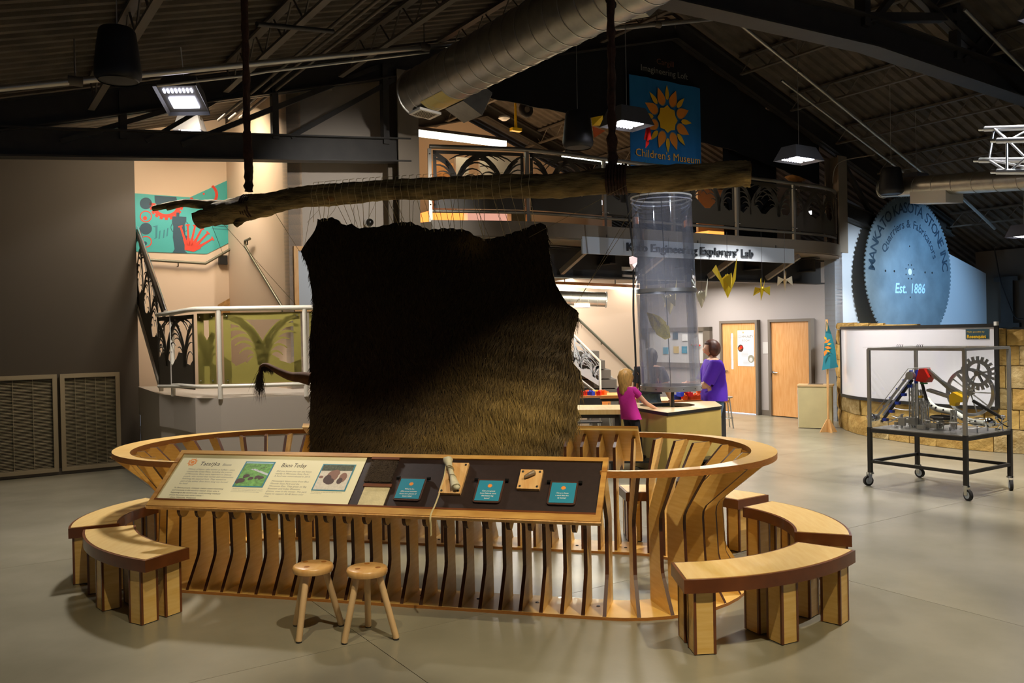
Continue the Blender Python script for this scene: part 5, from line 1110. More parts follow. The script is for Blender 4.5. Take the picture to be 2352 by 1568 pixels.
# stone wall, curved: stones as pieces
SWP = [(6.66, 17.35), (6.36, 16.6), (6.22, 15.8), (6.22, 15.11), (6.45, 14.34), (6.62, 13.85), (6.95, 13.25), (7.37, 12.8), (7.75, 12.52), (8.6, 12.0), (9.6, 11.6)]
SWC = catmull([(x, y, 0) for x, y in SWP], 10); sc2 = [0.]
for i in range(1, len(SWC)): sc2.append(sc2[-1]+(SWC[i]-SWC[i-1]).length)
def onsw(s):
    s = min(max(s, 0), sc2[-1]-1e-4); i = max(0, min(len(SWC)-2, int(np.searchsorted(sc2, s, 'right'))-1)); f = (s-sc2[i])/(sc2[i+1]-sc2[i]); t = (SWC[i+1]-SWC[i]).normalized(); return SWC[i].lerp(SWC[i+1], f), Vector((-t.y, t.x, 0))*1
def ztopw(s): return interp(s, [0, 1.5, 3.2, 3.4, 5.5, 9], [2.04, 2.04, 2.0, 1.92, 1.87, 1.85])
core = MB(); vs = []
for i, p in enumerate(SWC):
    q, n = onsw(sc2[i]); z = ztopw(sc2[i])-.03; vs += [q+n*.08, q+n*.08+UP*z, q+n*.34, q+n*.34+UP*z]
m_ = len(SWC); core.add(vs, [(4*i, 4*i+4, 4*i+5, 4*i+1) for i in range(m_-1)]+[(4*i+2, 4*i+3, 4*i+7, 4*i+6) for i in range(m_-1)]+[(4*i+1, 4*i+5, 4*i+7, 4*i+3) for i in range(m_-1)]+[(0, 1, 3, 2)]); stonewall = struct(core.build('wall_stone', 'stone2'), 'curved golden sandstone block wall behind the whiteboard')
rs = random.Random(12); rows = [0, .36, .66, .98, 1.32, 1.62, 1.9]
for r_ in range(len(rows)):
    s = -rs.uniform(0, .2)
    while s < sc2[-1]-.1:
        w = rs.uniform(.35, .95); s2 = min(s+w, sc2[-1]); a_ = max(s, 0)
        zb_ = rows[r_]; zt_ = rows[r_+1] if r_ < len(rows)-1 else ztopw((a_+s2)/2)
        if r_ == len(rows)-2: zt_ = min(zt_, ztopw((a_+s2)/2))
        if zt_-zb_ > .03:
            n = 4; b = MB(); dep = rs.uniform(-.02, .03); vs = []
            for j in range(4):
                for i in range(n+1):
                    q, nn_ = onsw(a_+.006+(s2-a_-.012)*i/n); e_ = .018 if (i in (0, n) or j in (0, 3)) else 0; vs.append(q+nn_*(dep+e_+rs.uniform(-.012, .012))+UP*(zb_+.006+(zt_-zb_-.012)*j/3))
            for i in (0, n):
                for j in (0, 3):
                    q, nn_ = onsw(a_+.006+(s2-a_-.012)*i/n); vs.append(q+nn_*.1+UP*(zb_+.006+(zt_-zb_-.012)*j/3))
            fs = [(j*(n+1)+i, j*(n+1)+i+1, (j+1)*(n+1)+i+1, (j+1)*(n+1)+i) for j in range(3) for i in range(n)]; o4 = 4*(n+1)
            top = [3*(n+1)+i for i in range(n+1)]; bot = list(range(n+1)); lft = [j*(n+1) for j in range(4)]; rgt = [j*(n+1)+n for j in range(4)]
            fs += [tuple(top)+(o4+3, o4+1), tuple(bot[::-1])+(o4, o4+2), tuple(lft[::-1])+(o4, o4+1)[::1] if False else tuple(lft)+(o4+1, o4), tuple(rgt[::-1])+(o4+2, o4+3)]
            b.add(vs, fs); b.build('stone', rs.choice(['stone', 'stone', 'stone2', 'stone3']), stonewall)
        s = s2+.004
# whiteboard following the curve
sa = min(np.linspace(0, sc2[-1], 300), key=lambda s: abs((lambda p: 1176+FPX*(p-CC).dot(CR)/(p-CC).dot(CF))(onsw(s)[0]+UP*1.4)-1938)); sb_ = min(np.linspace(0, sc2[-1], 300), key=lambda s: abs((lambda p: 1176+FPX*(p-CC).dot(CR)/(p-CC).dot(CF))(onsw(s)[0]+UP*1.4)-2292))
wbt = thing('whiteboard', 'large curved black-framed whiteboard on the stone wall', 'whiteboard', onsw((sa+sb_)/2)[0]+UP*.68); zA, zB = .68, 1.93; n = 30
def swband(s0, s1, z0, z1, d0, d1, n=30):
    b = MB(); vs = []
    for i in range(n+1):
        q, nn_ = onsw(s0+(s1-s0)*i/n); vs += [q-nn_*d1+UP*z0, q-nn_*d1+UP*z1, q-nn_*d0+UP*z0, q-nn_*d0+UP*z1]
    b.add(vs, [(4*i, 4*i+4, 4*i+5, 4*i+1) for i in range(n)]+[(4*i+2, 4*i+3, 4*i+7, 4*i+6) for i in range(n)]+[(4*i+1, 4*i+5, 4*i+7, 4*i+3) for i in range(n)]+[(4*i, 4*i+2, 4*i+6, 4*i+4) for i in range(n)]+[(0, 1, 3, 2), (4*n, 4*n+2, 4*n+3, 4*n+1)]); return b
swband(sa, sb_, zA, zB, .02, .05).build('board_face', 'whiteboard', wbt, smooth=60)
for a_, c_, e_, f_ in ((sa, sb_, zA-.03, zA+.025), (sa, sb_, zB-.025, zB+.03), (sa-.03, sa+.03, zA, zB), (sb_-.03, sb_+.03, zA, zB)): swband(a_, c_, e_, f_, .015, .065, 30 if c_-a_ > .2 else 1).build('frame_bar', 'black', wbt, smooth=60)
MB().frame(onsw(sb_)[0]+UP*(zB+.03)-onsw(sb_)[1]*.05, BV, AV, UP, .07, .04, .06).build('corner_clip', 'white_metal', wbt)
swband(sb_-.42, sb_-.10, zB-.20, zB-.05, .05, .056, 4).build('sponsor_label', 'mural_navy', wbt)
p_, n_ = onsw(sb_-.40); p2, _ = onsw(sb_-.12); X = (p2-p_).normalized(); b = MB(); put_text(b, 'Rosenquist', p_-n_*.066+UP*(zB-.185), X, UP, .07, width=.27, bold=.03); put_text(b, 'Made possible by', p_-n_*.066+UP*(zB-.10), X, UP, .03, width=.25); b.build('label_text', 'yellow', wbt)
# ================================================================ ROLLING BALL MACHINE CART
cart = thing('ball_machine_cart', 'wheeled steel cart with a clear case', 'cart', Vector((5.1, 10.15, 0)))
K = {'fl': (9.39, 6.22), 'fr': (9.39, 5.045), 'br': (10.36, 5.045), 'bl': (10.36, 6.19)}     # (u,v) of the four legs
def kp(n, z): return W(K[n][0], K[n][1], z)
ZA_, ZC = .70, 1.675
for n in K:
    MB().frame(kp(n, .44), BV, AV, UP, .045, .045, .56).build('leg', 'steel_dark', cart)
    MB().frame(kp(n, (ZA_+ZC)/2), BV, AV, UP, .035, .035, ZC-ZA_).build('case_post', 'galv_pipe', cart)
    cst = MB().frame(kp(n, .155)-BV*.0, BV, AV, UP, .06, .06, .02); rq = {'fl': 10, 'fr': 100, 'br': 70, 'bl': 120}[n]; cd = Vector((math.cos(R(rq)), math.sin(R(rq)), 0)); wc = kp(n, .062)-cd*.03; ax = UP.cross(cd)
    for k in (-1, 1): cst.frame(kp(n, .11)-cd*.015+ax*(.022*k), cd, ax, UP, .05, .004, .11)
    o = cst.build('caster_fork', 'chrome', cart); MB().tube([wc-ax*.016, wc+ax*.016], .0615, 20).build('wheel', 'rubber', o, smooth=40); MB().tube([wc-ax*.018, wc+ax*.018], .04, 16).build('wheel_hub', 'sign_grey', o, smooth=40)
for a, c in (('fl', 'fr'), ('fr', 'br'), ('br', 'bl'), ('bl', 'fl')):
    MB().beam(kp(a, ZA_-.02), kp(c, ZA_-.02), .04, .045).build('table_rail', 'steel_dark', cart); MB().beam(kp(a, .30), kp(c, .30), .035, .035).build('lower_rail', 'steel_dark', cart); MB().beam(kp(a, ZC), kp(c, ZC), .03, .03).build('case_rail', 'galv_pipe', cart)
    pa, pc = kp(a, 0), kp(c, 0); d = (pc-pa).normalized(); nrm = Vector((d.y, -d.x, 0)); MB().frame((pa+pc)/2+UP*(ZA_+ZC)/2, d, nrm, UP, (pc-pa).length-.04, .005, ZC-ZA_-.03).build('clear_panel', 'glass', cart)
cu0, cv0 = 9.875, 5.62
MB().frame(W(cu0, cv0, ZA_+.006), BV, AV, UP, .99, 1.19, .012).build('deck', 'galv', cart); MB().frame(W(cu0, cv0, ZC+.02), BV, AV, UP, 1.08, 1.28, .012).build('lid', 'glass', cart)
for k in range(8): MB().tube([W(9.4, 5.75-.022*k-(.16 if k > 3 else 0)+.1, ZC+.026), W(9.4, 5.75-.022*k-(.16 if k > 3 else 0)+.1, ZC+.05), W(9.4, 5.74-.022*k-(.16 if k > 3 else 0)+.1, ZC+.055)], .003, 4).build('lid_hook', 'black', cart)
# mechanism: laid out on a plane parallel to the long front side (x runs from the left post to the right post)
mech = thing('rolling_ball_machine', 'metal rolling-ball contraption inside the clear case', 'machine', W(cu0, cv0, ZA_+.01))
def kk(x, y, z=0.): return W(9.80+z, 6.20-x*1.15, ZA_+.012+y)     # x 0..1 across, y metres up, z depth
def cpx(px_, py_):                                               # photo pixel in the case -> x,y on the mechanism plane
    d = ray(px_, py_); p = CC+d*(9.80/d.dot(BV)); return (6.20-p.dot(AV))/1.15, p.z-ZA_-.012
def at(px_, py_, z=0.): x, y = cpx(px_, py_); return kk(x, y, z)
def ringw(c, r, w, m, nm, n=28, thick=.02, teeth=0):
    b = MB(); ro = r; P = []
    for k in range(n):
        q = 2*math.pi*k/n; P.append((math.cos(q), math.sin(q)))
    vs = []
    for dz in (-thick/2, thick/2):
        for rr in (r, r-w): vs += [c+AV*(-x*rr)+UP*(y*rr)+BV*dz for x, y in P]
    fs = []
    for i in range(n):
        j = (i+1) % n; fs += [(i, j, n+j, n+i)[::-1], (2*n+i, 2*n+j, 3*n+j, 3*n+i), (i, 2*n+i, 2*n+j, j)[::-1], (n+i, n+j, 3*n+j, 3*n+i)[::-1]]
    b.add(vs, fs)
    for k in range(teeth):
        q = 2*math.pi*k/teeth; d = AV*(-math.cos(q))+UP*math.sin(q); e = AV*(math.sin(q))+UP*math.cos(q); b.frame(c+d*(r+.018), d, e, BV, .05, .028, thick)
    return b.build(nm, m, mech, smooth=35)
gc_ = at(2233, 858, .12); ringw(gc_, .155, .04, 'aluminium', 'gear', 30, .02, 20)
for k in range(5):
    q = R(72*k+10); d = AV*(-math.cos(q))+UP*math.sin(q); MB().beam(gc_, gc_+d*.13, .02, .03, up=BV).build('gear_spoke', 'aluminium', mech)
MB().cyl(gc_-BV*.03, gc_+BV*.03, .03, 12).build('gear_hub', 'galv', mech)
wc_ = at(2202, 903, .25); ringw(wc_, .285, .035, 'aluminium', 'big_wheel', 40, .03)
for k in range(10):
    q = R(36*k); d = AV*(-math.cos(q))+UP*math.sin(q); MB().cyl(wc_, wc_+d*.26, .008, 6).build('wheel_spoke', 'galv_pipe', mech)
MB().cyl(wc_-BV*.04, wc_+BV*.04, .04, 14).build('wheel_hub', 'galv', mech)
# chain lift with blue buckets on the left
A0, A1 = at(2022, 955), at(2098, 855)
for dz in (-.06, .06): MB().beam(A0+BV*dz, A1+BV*dz, .03, .008, up=BV).build('lift_rail', 'aluminium', mech); MB().tube([A0+UP*.05+AV*.03+BV*dz, A1+UP*.05+AV*.03+BV*dz, A1+UP*.06-AV*.18+BV*dz], .004, 5).build('guide_wire', 'galv_pipe', mech)
B0, B1 = at(2027, 968, -.02), at(2098, 872, -.02); MB().beam(B0, B1, .03, .02, up=BV).build('lift_belt', 'black', mech)
for k in range(5):
    p = B0.lerp(B1, .06+.2*k); MB().frame(p+AV*-.03, -AV, BV, UP, .05, .05, .035).build('bucket', 'blue', mech)
    p = A0.lerp(A1, .2+.2*k); MB().frame(p+AV*.03+UP*.01, -AV, BV, UP, .03, .03, .03).build('bucket', 'blue', mech)
for c, r in ((at(2097, 862, -.05), .05), (at(2014, 958, -.03), .045)): MB().cyl(c-BV*.03, c+BV*.03, r, 20).build('sprocket', 'galv_pipe', mech, smooth=40)
MB().tube([at(2100, 875, .02)+UP*(.05), at(2106, 850, 0), at(2104, 880, 0)], .02, 8).build('drive_wheel', 'blue', mech)
# red hopper, yellow cup
b = MB(); P = [at(2118, 846), at(2129, 846), at(2140, 866), at(2133, 878), at(2110, 874)]; b.add([p-BV*.07 for p in P]+[p+BV*.07 for p in P], [(0, 1, 2, 3, 4), (9, 8, 7, 6, 5)]+[(i, i+5, (i+1) % 5+5, (i+1) % 5) for i in range(5)]); b.build('hopper', 'red', mech)
b = MB(); P = [at(2192, 907), at(2200, 899), at(2225, 912), at(2224, 922), at(2208, 923), at(2206, 931), at(2194, 929)]; n = len(P); b.add([p-BV*.12 for p in P]+[p-BV*.02 for p in P], [tuple(range(n)), tuple(range(n, 2*n))[::-1]]+[(i, i+n, (i+1) % n+n, (i+1) % n) for i in range(n)]); b.build('cup', 'yellow', mech)
MB().frame(at(2115, 911), AV, BV, UP, .04, .04, .03).build('cup', 'yellow', mech); MB().frame(at(2122, 880), AV, BV, UP, .07, .05, .015).build('flap', 'green', mech)
# lattice towers
def tower(px_, ytop, ybot=983, w=.05, z=0.):
    a, c = at(px_, ytop, z), at(px_, ybot, z); h = a.z-c.z
    for sx in (-1, 1):
        for sy in (-1, 1): MB().frame(c+AV*(sx*w/2)+BV*(sy*w/2)+UP*h/2, AV, BV, UP, .012, .012, h).build('tower_leg', 'aluminium', mech)
    n = max(2, int(h/.06)); b = MB()
    for k in range(n):
        for sy in (-1, 1): b.beam(c+AV*(w/2*(1 if k % 2 else -1))+BV*(sy*w/2)+UP*(h*k/n), c+AV*(w/2*(-1 if k % 2 else 1))+BV*(sy*w/2)+UP*(h*(k+1)/n), .004, .010)
    b.build('tower_lattice', 'galv_pipe', mech)
tower(2097, 880); tower(2112, 895, 983, .045, .05); tower(2137, 918, 985, .045, -.1); tower(2196, 940, 985, .04, -.05)
# swing arms, ramps, balls
for a, c, w, m in (((2130, 848), (2195, 905), .05, 'galv'), ((2140, 862), (2225, 912), .03, 'aluminium'), ((2235, 920), (2305, 962), .03, 'steel_dark'), ((2115, 870), (2130, 925), .02, 'steel_dark'), ((2133, 895), (2185, 912), .1, 'galv'), ((2200, 860), (2230, 895), .02, 'aluminium')): MB().beam(at(*a), at(*c), .03, w, up=BV).build('swing_arm', m, mech)
for k, (a, c) in enumerate((((2045, 935), (2100, 942)), ((2050, 955), (2090, 962)), ((2140, 958), (2200, 960)), ((2150, 975), (2240, 968)), ((2040, 970), (2075, 950)), ((2205, 985), (2300, 975)))):
    for dz in (-.02, .02): MB().tube(catmull([at(*a, dz), (at(*a, dz)+at(*c, dz))/2-UP*.01, at(*c, dz)], 5), .005, 6).build('track_wire', 'galv_pipe', mech)
MB().tube([at(2167, 958)+(AV*math.cos(q)+BV*math.sin(q))*.13 for q in np.linspace(0, 6.283, 24)[:-1]], .018, 8, True).build('drum_rim', 'steel_dark', mech, smooth=60)
MB().tube([at(2167, 966)+(AV*math.cos(q)+BV*math.sin(q))*.12 for q in np.linspace(0, 6.283, 24)[:-1]], .010, 8, True).build('drum_rim', 'galv', mech, smooth=60)
for k in range(6): q = R(60*k); MB().cyl(at(2167, 958)+(AV*math.cos(q)+BV*math.sin(q))*.12, at(2167, 983)+(AV*math.cos(q)+BV*math.sin(q))*.12, .006, 6).build('drum_post', 'galv_pipe', mech)
rr = random.Random(5); sp_ = catmull([at(2114, 918, .15), at(2124, 928, .12), at(2142, 940, .1), (at(2178, 948, .1)), at(2203, 962, .1), at(2225, 968, .05), at(2255, 972, .02), at(2285, 972, 0)], 4)
MB().tube(sp_, .035, 10).build('spotted_tube', 'paper_white', mech, smooth=60)
for i in range(2, len(sp_), 2): MB().sphere(sp_[i]-BV*.03+UP*rr.uniform(-.02, .02), .013, 8, 6).build('tube_spot', 'black', mech, smooth=80)
for px_, py_ in ((2012, 957), (2282, 968)): MB().sphere(at(px_, py_, -.1), .055, 16, 10).build('glass_globe', 'chrome', mech, smooth=80)
for k in range(7): c = at(2305+rr.uniform(-11, 10), 972+rr.uniform(-22, 18), -.28 if False else -.05); MB().sphere(c, .018, 10, 8).build('steel_ball', 'chrome', mech, smooth=80)
c = at(2305, 972, -.05)
for k in range(34):
    x_ = rr.uniform(.04, .96); z_ = rr.uniform(-.32, .3); hh_ = rr.uniform(.03, .16); p_ = kk(x_, 0, z_)
    if k % 3 == 0: MB().frame(p_+UP*hh_/2, AV, BV, UP, rr.uniform(.03, .09), rr.uniform(.03, .06), hh_*.6).build('bracket', 'galv_pipe', mech)
    elif k % 3 == 1: MB().cyl(p_, p_+UP*hh_, rr.uniform(.006, .016), 8).build('support_rod', 'aluminium', mech, smooth=50)
    else: MB().tube([p_+UP*hh_+(AV*math.cos(q)+BV*math.sin(q))*rr.uniform(.045, .05) for q in np.linspace(0, 6.283, 14)[:-1]], .006, 5, True).build('track_ring', 'galv_pipe', mech)
for k in range(7): q = R(51*k); MB().cyl(c, c+(AV*math.cos(q)+UP*math.sin(q))*.085, .007, 6).build('crank_spoke', 'chrome', mech)
# ---------------------------------------------------------------- cabinet and flag by the stone wall
t = thing('waste_cabinet', 'pale boxy bin cabinet in front of the right door', 'cabinet', Vector((5.75, 16.35, 0))); a = pz(1837, 983, 0); c = pz(1909, 985, 0); e = pz(1822, 974, 0)
X = (c-a).normalized(); Y = UP.cross(X); w = (c-a).length+.04; dd = .36; cen = (a+c)/2+Y*dd/2
MB().frame(cen+UP*.41, X, Y, UP, w, dd, .80).build('body', 'cabinet_side', t); MB().frame(cen+UP*.83, X, Y, UP, w+.04, dd+.04, .035).build('top', 'table_top', t)
MB().frame(cen+UP*.849+Y*.03, X, Y, UP, w*.45, dd*.5, .004).build('top_opening', 'vent_dark', t); MB().frame(cen-X*(w/2+.006)+UP*.41, Y, X, UP, dd-.02, .012, .78).build('door', 'cabinet_front', t)
for k in range(3): MB().frame(cen-X*(w/2+.014)+Y*(-.12+.12*k)+UP*.70, Y, X, UP, .07, .004, .07).build('pictogram', 'mural_navy', t)
t = thing('flag_stand', 'teal flag with orange petals on a wooden stand', 'flag', pz(1903, 992, 0)); fb_ = pz(1903, 992, 0)
MB().tube([fb_, fb_+UP*2.1], .022, 10).build('pole', 'pine', t, smooth=60)
for q in (0, 90): 
    X = Vector((math.cos(R(q)), math.sin(R(q)), 0)); b = MB(); b.prism([(-.16, 0), (.16, 0), (.03, .24), (-.03, .24)], fb_-Vector((-X.y, X.x, 0))*.015, X, UP, Vector((-X.y, X.x, 0)), .03); b.build('foot', 'pine', t)
YF = fb_.y-.05
def fpx(x, y, dy=0.): return py(x, y, YF+dy)
b = MB(); rows_ = [((1898, 737), (1899, 740), (1901, 742)), ((1896, 765), (1903, 765), (1910, 768)), ((1893, 800), (1906, 800), (1919, 803)), ((1891, 830), (1907, 829), (1922, 833)), ((1888, 850), (1906, 846), (1926, 843))]
vs = []
for j, r_ in enumerate(rows_):
    for i, p in enumerate(r_): vs.append(fpx(*p, .06*math.sin(i*2.2+j*.7)))
b.add(vs+[v+Vector((0, .006, 0)) for v in vs], [(j*3+i, j*3+i+1, j*3+i+4, j*3+i+3) for j in range(4) for i in range(2)]+[(15+j*3+i, 15+j*3+i+3, 15+j*3+i+4, 15+j*3+i+1) for j in range(4) for i in range(2)]); b.build('cloth', 'teal_flag', t, smooth=60)
b = MB()
for k, (x, y, q, mi) in enumerate(((1896, 777, 120, 1), (1899, 784, 30, 0), (1904, 790, 10, 1), (1901, 798, -10, 0), (1902, 806, -30, 1), (1896, 809, -110, 0))):
    c = fpx(x, y, -.09); r_ = .075 if mi == 0 else .05; X = Vector((math.cos(R(q)), 0, math.sin(R(q)))); Yp = Vector((-X.z, 0, X.x)); b.add([c-X*r_*.8, c+Yp*r_*.42, c+X*r_, c-Yp*r_*.42], [(0, 1, 2, 3)], mi)
b.build('petals', ['logo_orange', 'logo_yellow'], t)
# ================================================================ LAB: DOORS, TABLES, TUBE, CRANES, PEOPLE
def door(name, va, vb, lab, glass):
    t = thing(name, lab, 'door', W(UD-.05, (va+vb)/2, 0)); del t['category']; t['kind'] = 'structure'; w = va-vb; vm = (va+vb)/2; h = 2.15
    for v in (va-.03, vb+.03): MB().frame(W(UD-.06, v, h/2), BV, AV, UP, .12, .06, h).build('jamb', 'trim_brown', t)
    MB().frame(W(UD-.06, vm, h-.03), BV, AV, UP, .12, w-.12, .06).build('head', 'trim_brown', t)
    x = UD-.05
    if glass:
        g0, g1 = va-.30, va-.37; z0, z1 = 1.02, 1.85        # narrow window
        for a, c, e, f in ((va-.06, g0, .02, h-.06), (g1, vb+.06, .02, h-.06), (g0, g1, .02, z0), (g0, g1, z1, h-.06)): MB().frame(W(x, (a+c)/2, (e+f)/2), BV, AV, UP, .045, abs(a-c), f-e).build('leaf', 'door_wood', t)
        MB().frame(W(x+.01, (g0+g1)/2, (z0+z1)/2), BV, AV, UP, .01, abs(g0-g1), z1-z0).build('window_pane', 'daylight_pane', t)
        for z in (1.25, 1.5, 1.75): MB().frame(W(x-.002, (g0+g1)/2, z), BV, AV, UP, .008, abs(g0-g1), .012).build('muntin', 'sign_grey', t)
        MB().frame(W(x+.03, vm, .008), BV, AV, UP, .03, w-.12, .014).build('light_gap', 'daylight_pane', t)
    else: MB().frame(W(x, vm, h/2-.02), BV, AV, UP, .045, w-.12, h-.08).build('leaf', 'door_wood', t)
    hv = va-.13; MB().cyl(W(x-.02, hv, .98), W(x-.07, hv, .98), .028, 12).build('handle_rose', 'chrome', t, smooth=50); MB().tube([W(x-.065, hv, .98), W(x-.065, hv-.12, .975)], .011, 8).build('handle_lever', 'chrome', t, smooth=50)
    for z in (.35, 1.1, 1.85): MB().frame(W(x-.03, vb+.055, z), BV, AV, UP, .02, .025, .1).build('hinge', 'brass_dark', t)
    return t
door('door_1', 13.95, 12.83, 'wooden door with narrow window and community room poster', True); door('door_2', 12.53, 11.40, 'plain wooden door behind the bin cabinet', False)
x = UD-.08; post = thing('door_poster', 'white poster reading community room on the left door', 'poster', W(x, 13.18, 1.1)); va, vb = 13.43, 12.95; z0, z1 = 1.10, 1.92
MB().frame(W(x, (va+vb)/2, (z0+z1)/2), BV, AV, UP, .004, va-vb, z1-z0).build('sheet', 'paper', post); b = MB(); put_text(b, 'COMMUNITY', W(x-.004, va-.02, 1.745), -AV, UP, .085, width=.44); put_text(b, 'ROOM', W(x-.004, (va+vb)/2, 1.66), -AV, UP, .075, 'c', width=.22); b.build('title', 'ink', post)
for v, z, r_, m in ((va-.09, 1.51, .085, 'bison_print'), (vb+.09, 1.27, .09, 'ink_grey')): MB().lathe([(r_, 0), (r_, .003)], W(x-.003, v, z), 20, AV, UP, -BV).build('round_photo', m, post)
for v, z, r_, m in ((va-.06, 1.50, .035, 'orange'), (va-.11, 1.53, .04, 'red'), (vb+.09, 1.25, .05, 'paper_grey')): MB().lathe([(r_, 0), (r_, .003)], W(x-.006, v, z), 12, AV, UP, -BV).build('photo_figure', m, post)
b = MB(); sun_logo(b, W(x-.004, va-.17, 1.87), -AV, UP, .03); b.build('sun_emblem', 'logo_orange', post)
b = MB()
for k in range(8): b.frame(W(x-.003, (va+vb)/2+(.05 if k < 4 else -.0)-.02, 1.42-.03*k-(.08 if k > 3 else 0)), BV, AV, UP, .002, .2, .006)
b.build('small_print', 'ink_grey', post)
tag(MB().frame(W(UD-.008, 12.68, 1.52), BV, AV, UP, .008, .17, .26).build('wall_notice', 'paper_grey'), 'plain grey notice on the wall between the doors', 'notice')
# window onto the next room, seen through the tube
def wq(x, y): return pu(x, y, UD-.04)
t = thing('window_1', 'brown-framed interior window behind the clear tube', 'window', wq(1560, 835)); del t['category']; t['kind'] = 'structure'
a, c = wq(1478, 748), wq(1635, 838); vA, vB = a.dot(AV), c.dot(AV); zt, zb = 2.02, 1.02
for v0_, v1_, e, f in ((vA, vB, zt-.1, zt), (vA, vB, zb, zb+.12), (vA, vA-.22, zb, zt), (vB+.22, vB, zb, zt)): MB().frame(W(UD-.05, (v0_+v1_)/2, (e+f)/2), BV, AV, UP, .1, abs(v0_-v1_), f-e).build('window_frame', 'trim_brown', t)
MB().frame(W(UD-.02, (vA+vB)/2, (zb+zt)/2), BV, AV, UP, .01, abs(vA-vB)-.3, zt-zb-.2).build('window_pane', 'paper_grey', t)
for k, (xx, yy, m) in enumerate(((1529, 805, 'teal_card'), (1553, 803, 'table_panel'), (1572, 803, 'teal_card'), (1551, 771, 'mural_navy'), (1573, 775, 'paper'))): MB().frame(pu(xx, yy, UD-.05), BV, AV, UP, .03, .16, .17).build('pinned_note', m, t)
for k in range(9): MB().sphere(pu(1588+2.4*k, 792+(k*7) % 5, UD-.09), .022, 8, 6).build('shelf_trinket', ['red', 'green', 'ink_grey', 'paper_red', 'blue'][k % 5], t, smooth=80)
# right stair: stringer, steps, panel, wall rail
rs_ = thing('lower_stair', 'lower stair flight with lit laser-cut railing right of the hide', 'stairs', pz(1400, 985, 0)); YS = 16.0
a, c = py(1270, 700, YS), py(1452, 925, YS)
for k in range(9):
    p = py(1352+13*k, 805+21*k-0, YS+.3); MB().frame(Vector((p.x-.3, p.y, p.z-.08)), Vector((1, 0, 0)), Vector((0, 1, 0)), UP, .9, 1.0, .16).build('step', 'stone2' if False else 'steel_joist', rs_)
pan = [py(1300, 768, YS-.3), py(1318, 772, YS-.3), py(1378, 832, YS-.3), py(1379, 888, YS-.3), py(1300, 880, YS-.3)]
def fm2(x, y):
    f = x/1.0; top = pan[1].lerp(pan[2], f); bot = py(1318, 850, YS-.3).lerp(pan[3], f); return bot.lerp(top, y)
grass(lambda x, y: fm2(x, y), lambda x: Vector((0, 1, 0)), 1.0, 1.0, 77, .3, th=.008, nb=8, border=.06, bw=1.6).build('infill_panel', 'panel_steel', rs_)
MB().tube([pan[0]+UP*.02, pan[1]+UP*.02, pan[2]+UP*.02, pan[3], pan[3]-UP*.25], .022, 8).build('rail_tube', 'rail_white', rs_, smooth=60); MB().tube([py(1330, 870, YS-.32), py(1368, 900, YS-.32)], .03, 8).build('stringer_rail', 'rail_grey', rs_, smooth=60)
MB().tube([py(1380, 842, YS+.9), py(1405, 866, YS+.9), py(1405, 892, YS+.9)], .02, 8).build('rail_tube', 'rail_white', rs_, smooth=60); MB().tube([py(1382, 870, YS+.9), py(1405, 890, YS+.9)], .02, 8).build('rail_tube', 'rail_white', rs_, smooth=60)
P = [py(1320, 725, YS+1.6), py(1355, 758, YS+1.6), py(1458, 856, YS+1.6)]; tt = thing('wall_handrail', 'brown handrail sloping down the lab wall behind the girl', 'handrail', P[1]); MB().tube(P, .028, 8).build('rail', 'brass_dark', tt, smooth=60)
for p in (P[1].lerp(P[2], .25), P[1].lerp(P[2], .85)): MB().tube([p, p-UP*.08], .012, 6).build('bracket', 'brass_dark', tt)
wall('wall_stair_soffit', [py(1200, 560, YS+1.75), py(1470, 560, YS+1.75), py(1470, 990, YS+1.75), py(1200, 990, YS+1.75)], .1, Vector((0, 1, 0)), 'wall_stair', 'beige wall beside the lower stair')
# lab ceiling light, duct, strut
t = thing('linear_light', 'bright fluorescent strip under the loft left of the tube', 'light', py(1370, 661, 14.6)); a, c = py(1255, 655, 14.6), py(1466, 664, 14.6)
MB().beam(a, c, .10, .03).build('tube', 'lamp_tube', t); MB().beam(a+UP*.045, c+UP*.045, .2, .05).build('housing', 'orange_top', t); MB().beam(a+UP*.34, c+UP*.34, .06, .07).build('strut', 'white_metal', t); MB().beam(a+UP*.22, c+UP*.22, .05, .04).build('strut', 'wall_stair', t)
for f in (.2, .75): MB().tube([a.lerp(c, f)+UP*.06, a.lerp(c, f)+UP*.36], .008, 5).build('hanger', 'galv_pipe', t)
area('lab_strip_lamp', py(1370, 661, 14.6)-UP*.06, py(1370, 661, 14.6)-UP*3, 45, 1.5, .12, (1, 1, .9))
a, c = py(1270, 683, 15.2), py(1392, 688, 15.2); t, d, x_, y_ = duct('short galvanised duct under the loft beside the strip light', c, a-(c-a)*.3, .13, .16, 20); MB().frame(py(1337, 700, 15.1), Vector((1, 0, 0)), Vector((0, .5, .85)).normalized(), Vector((0, -.85, .5)).normalized(), .28, .12, .02).build('grille_frame', 'wall_stair', t)
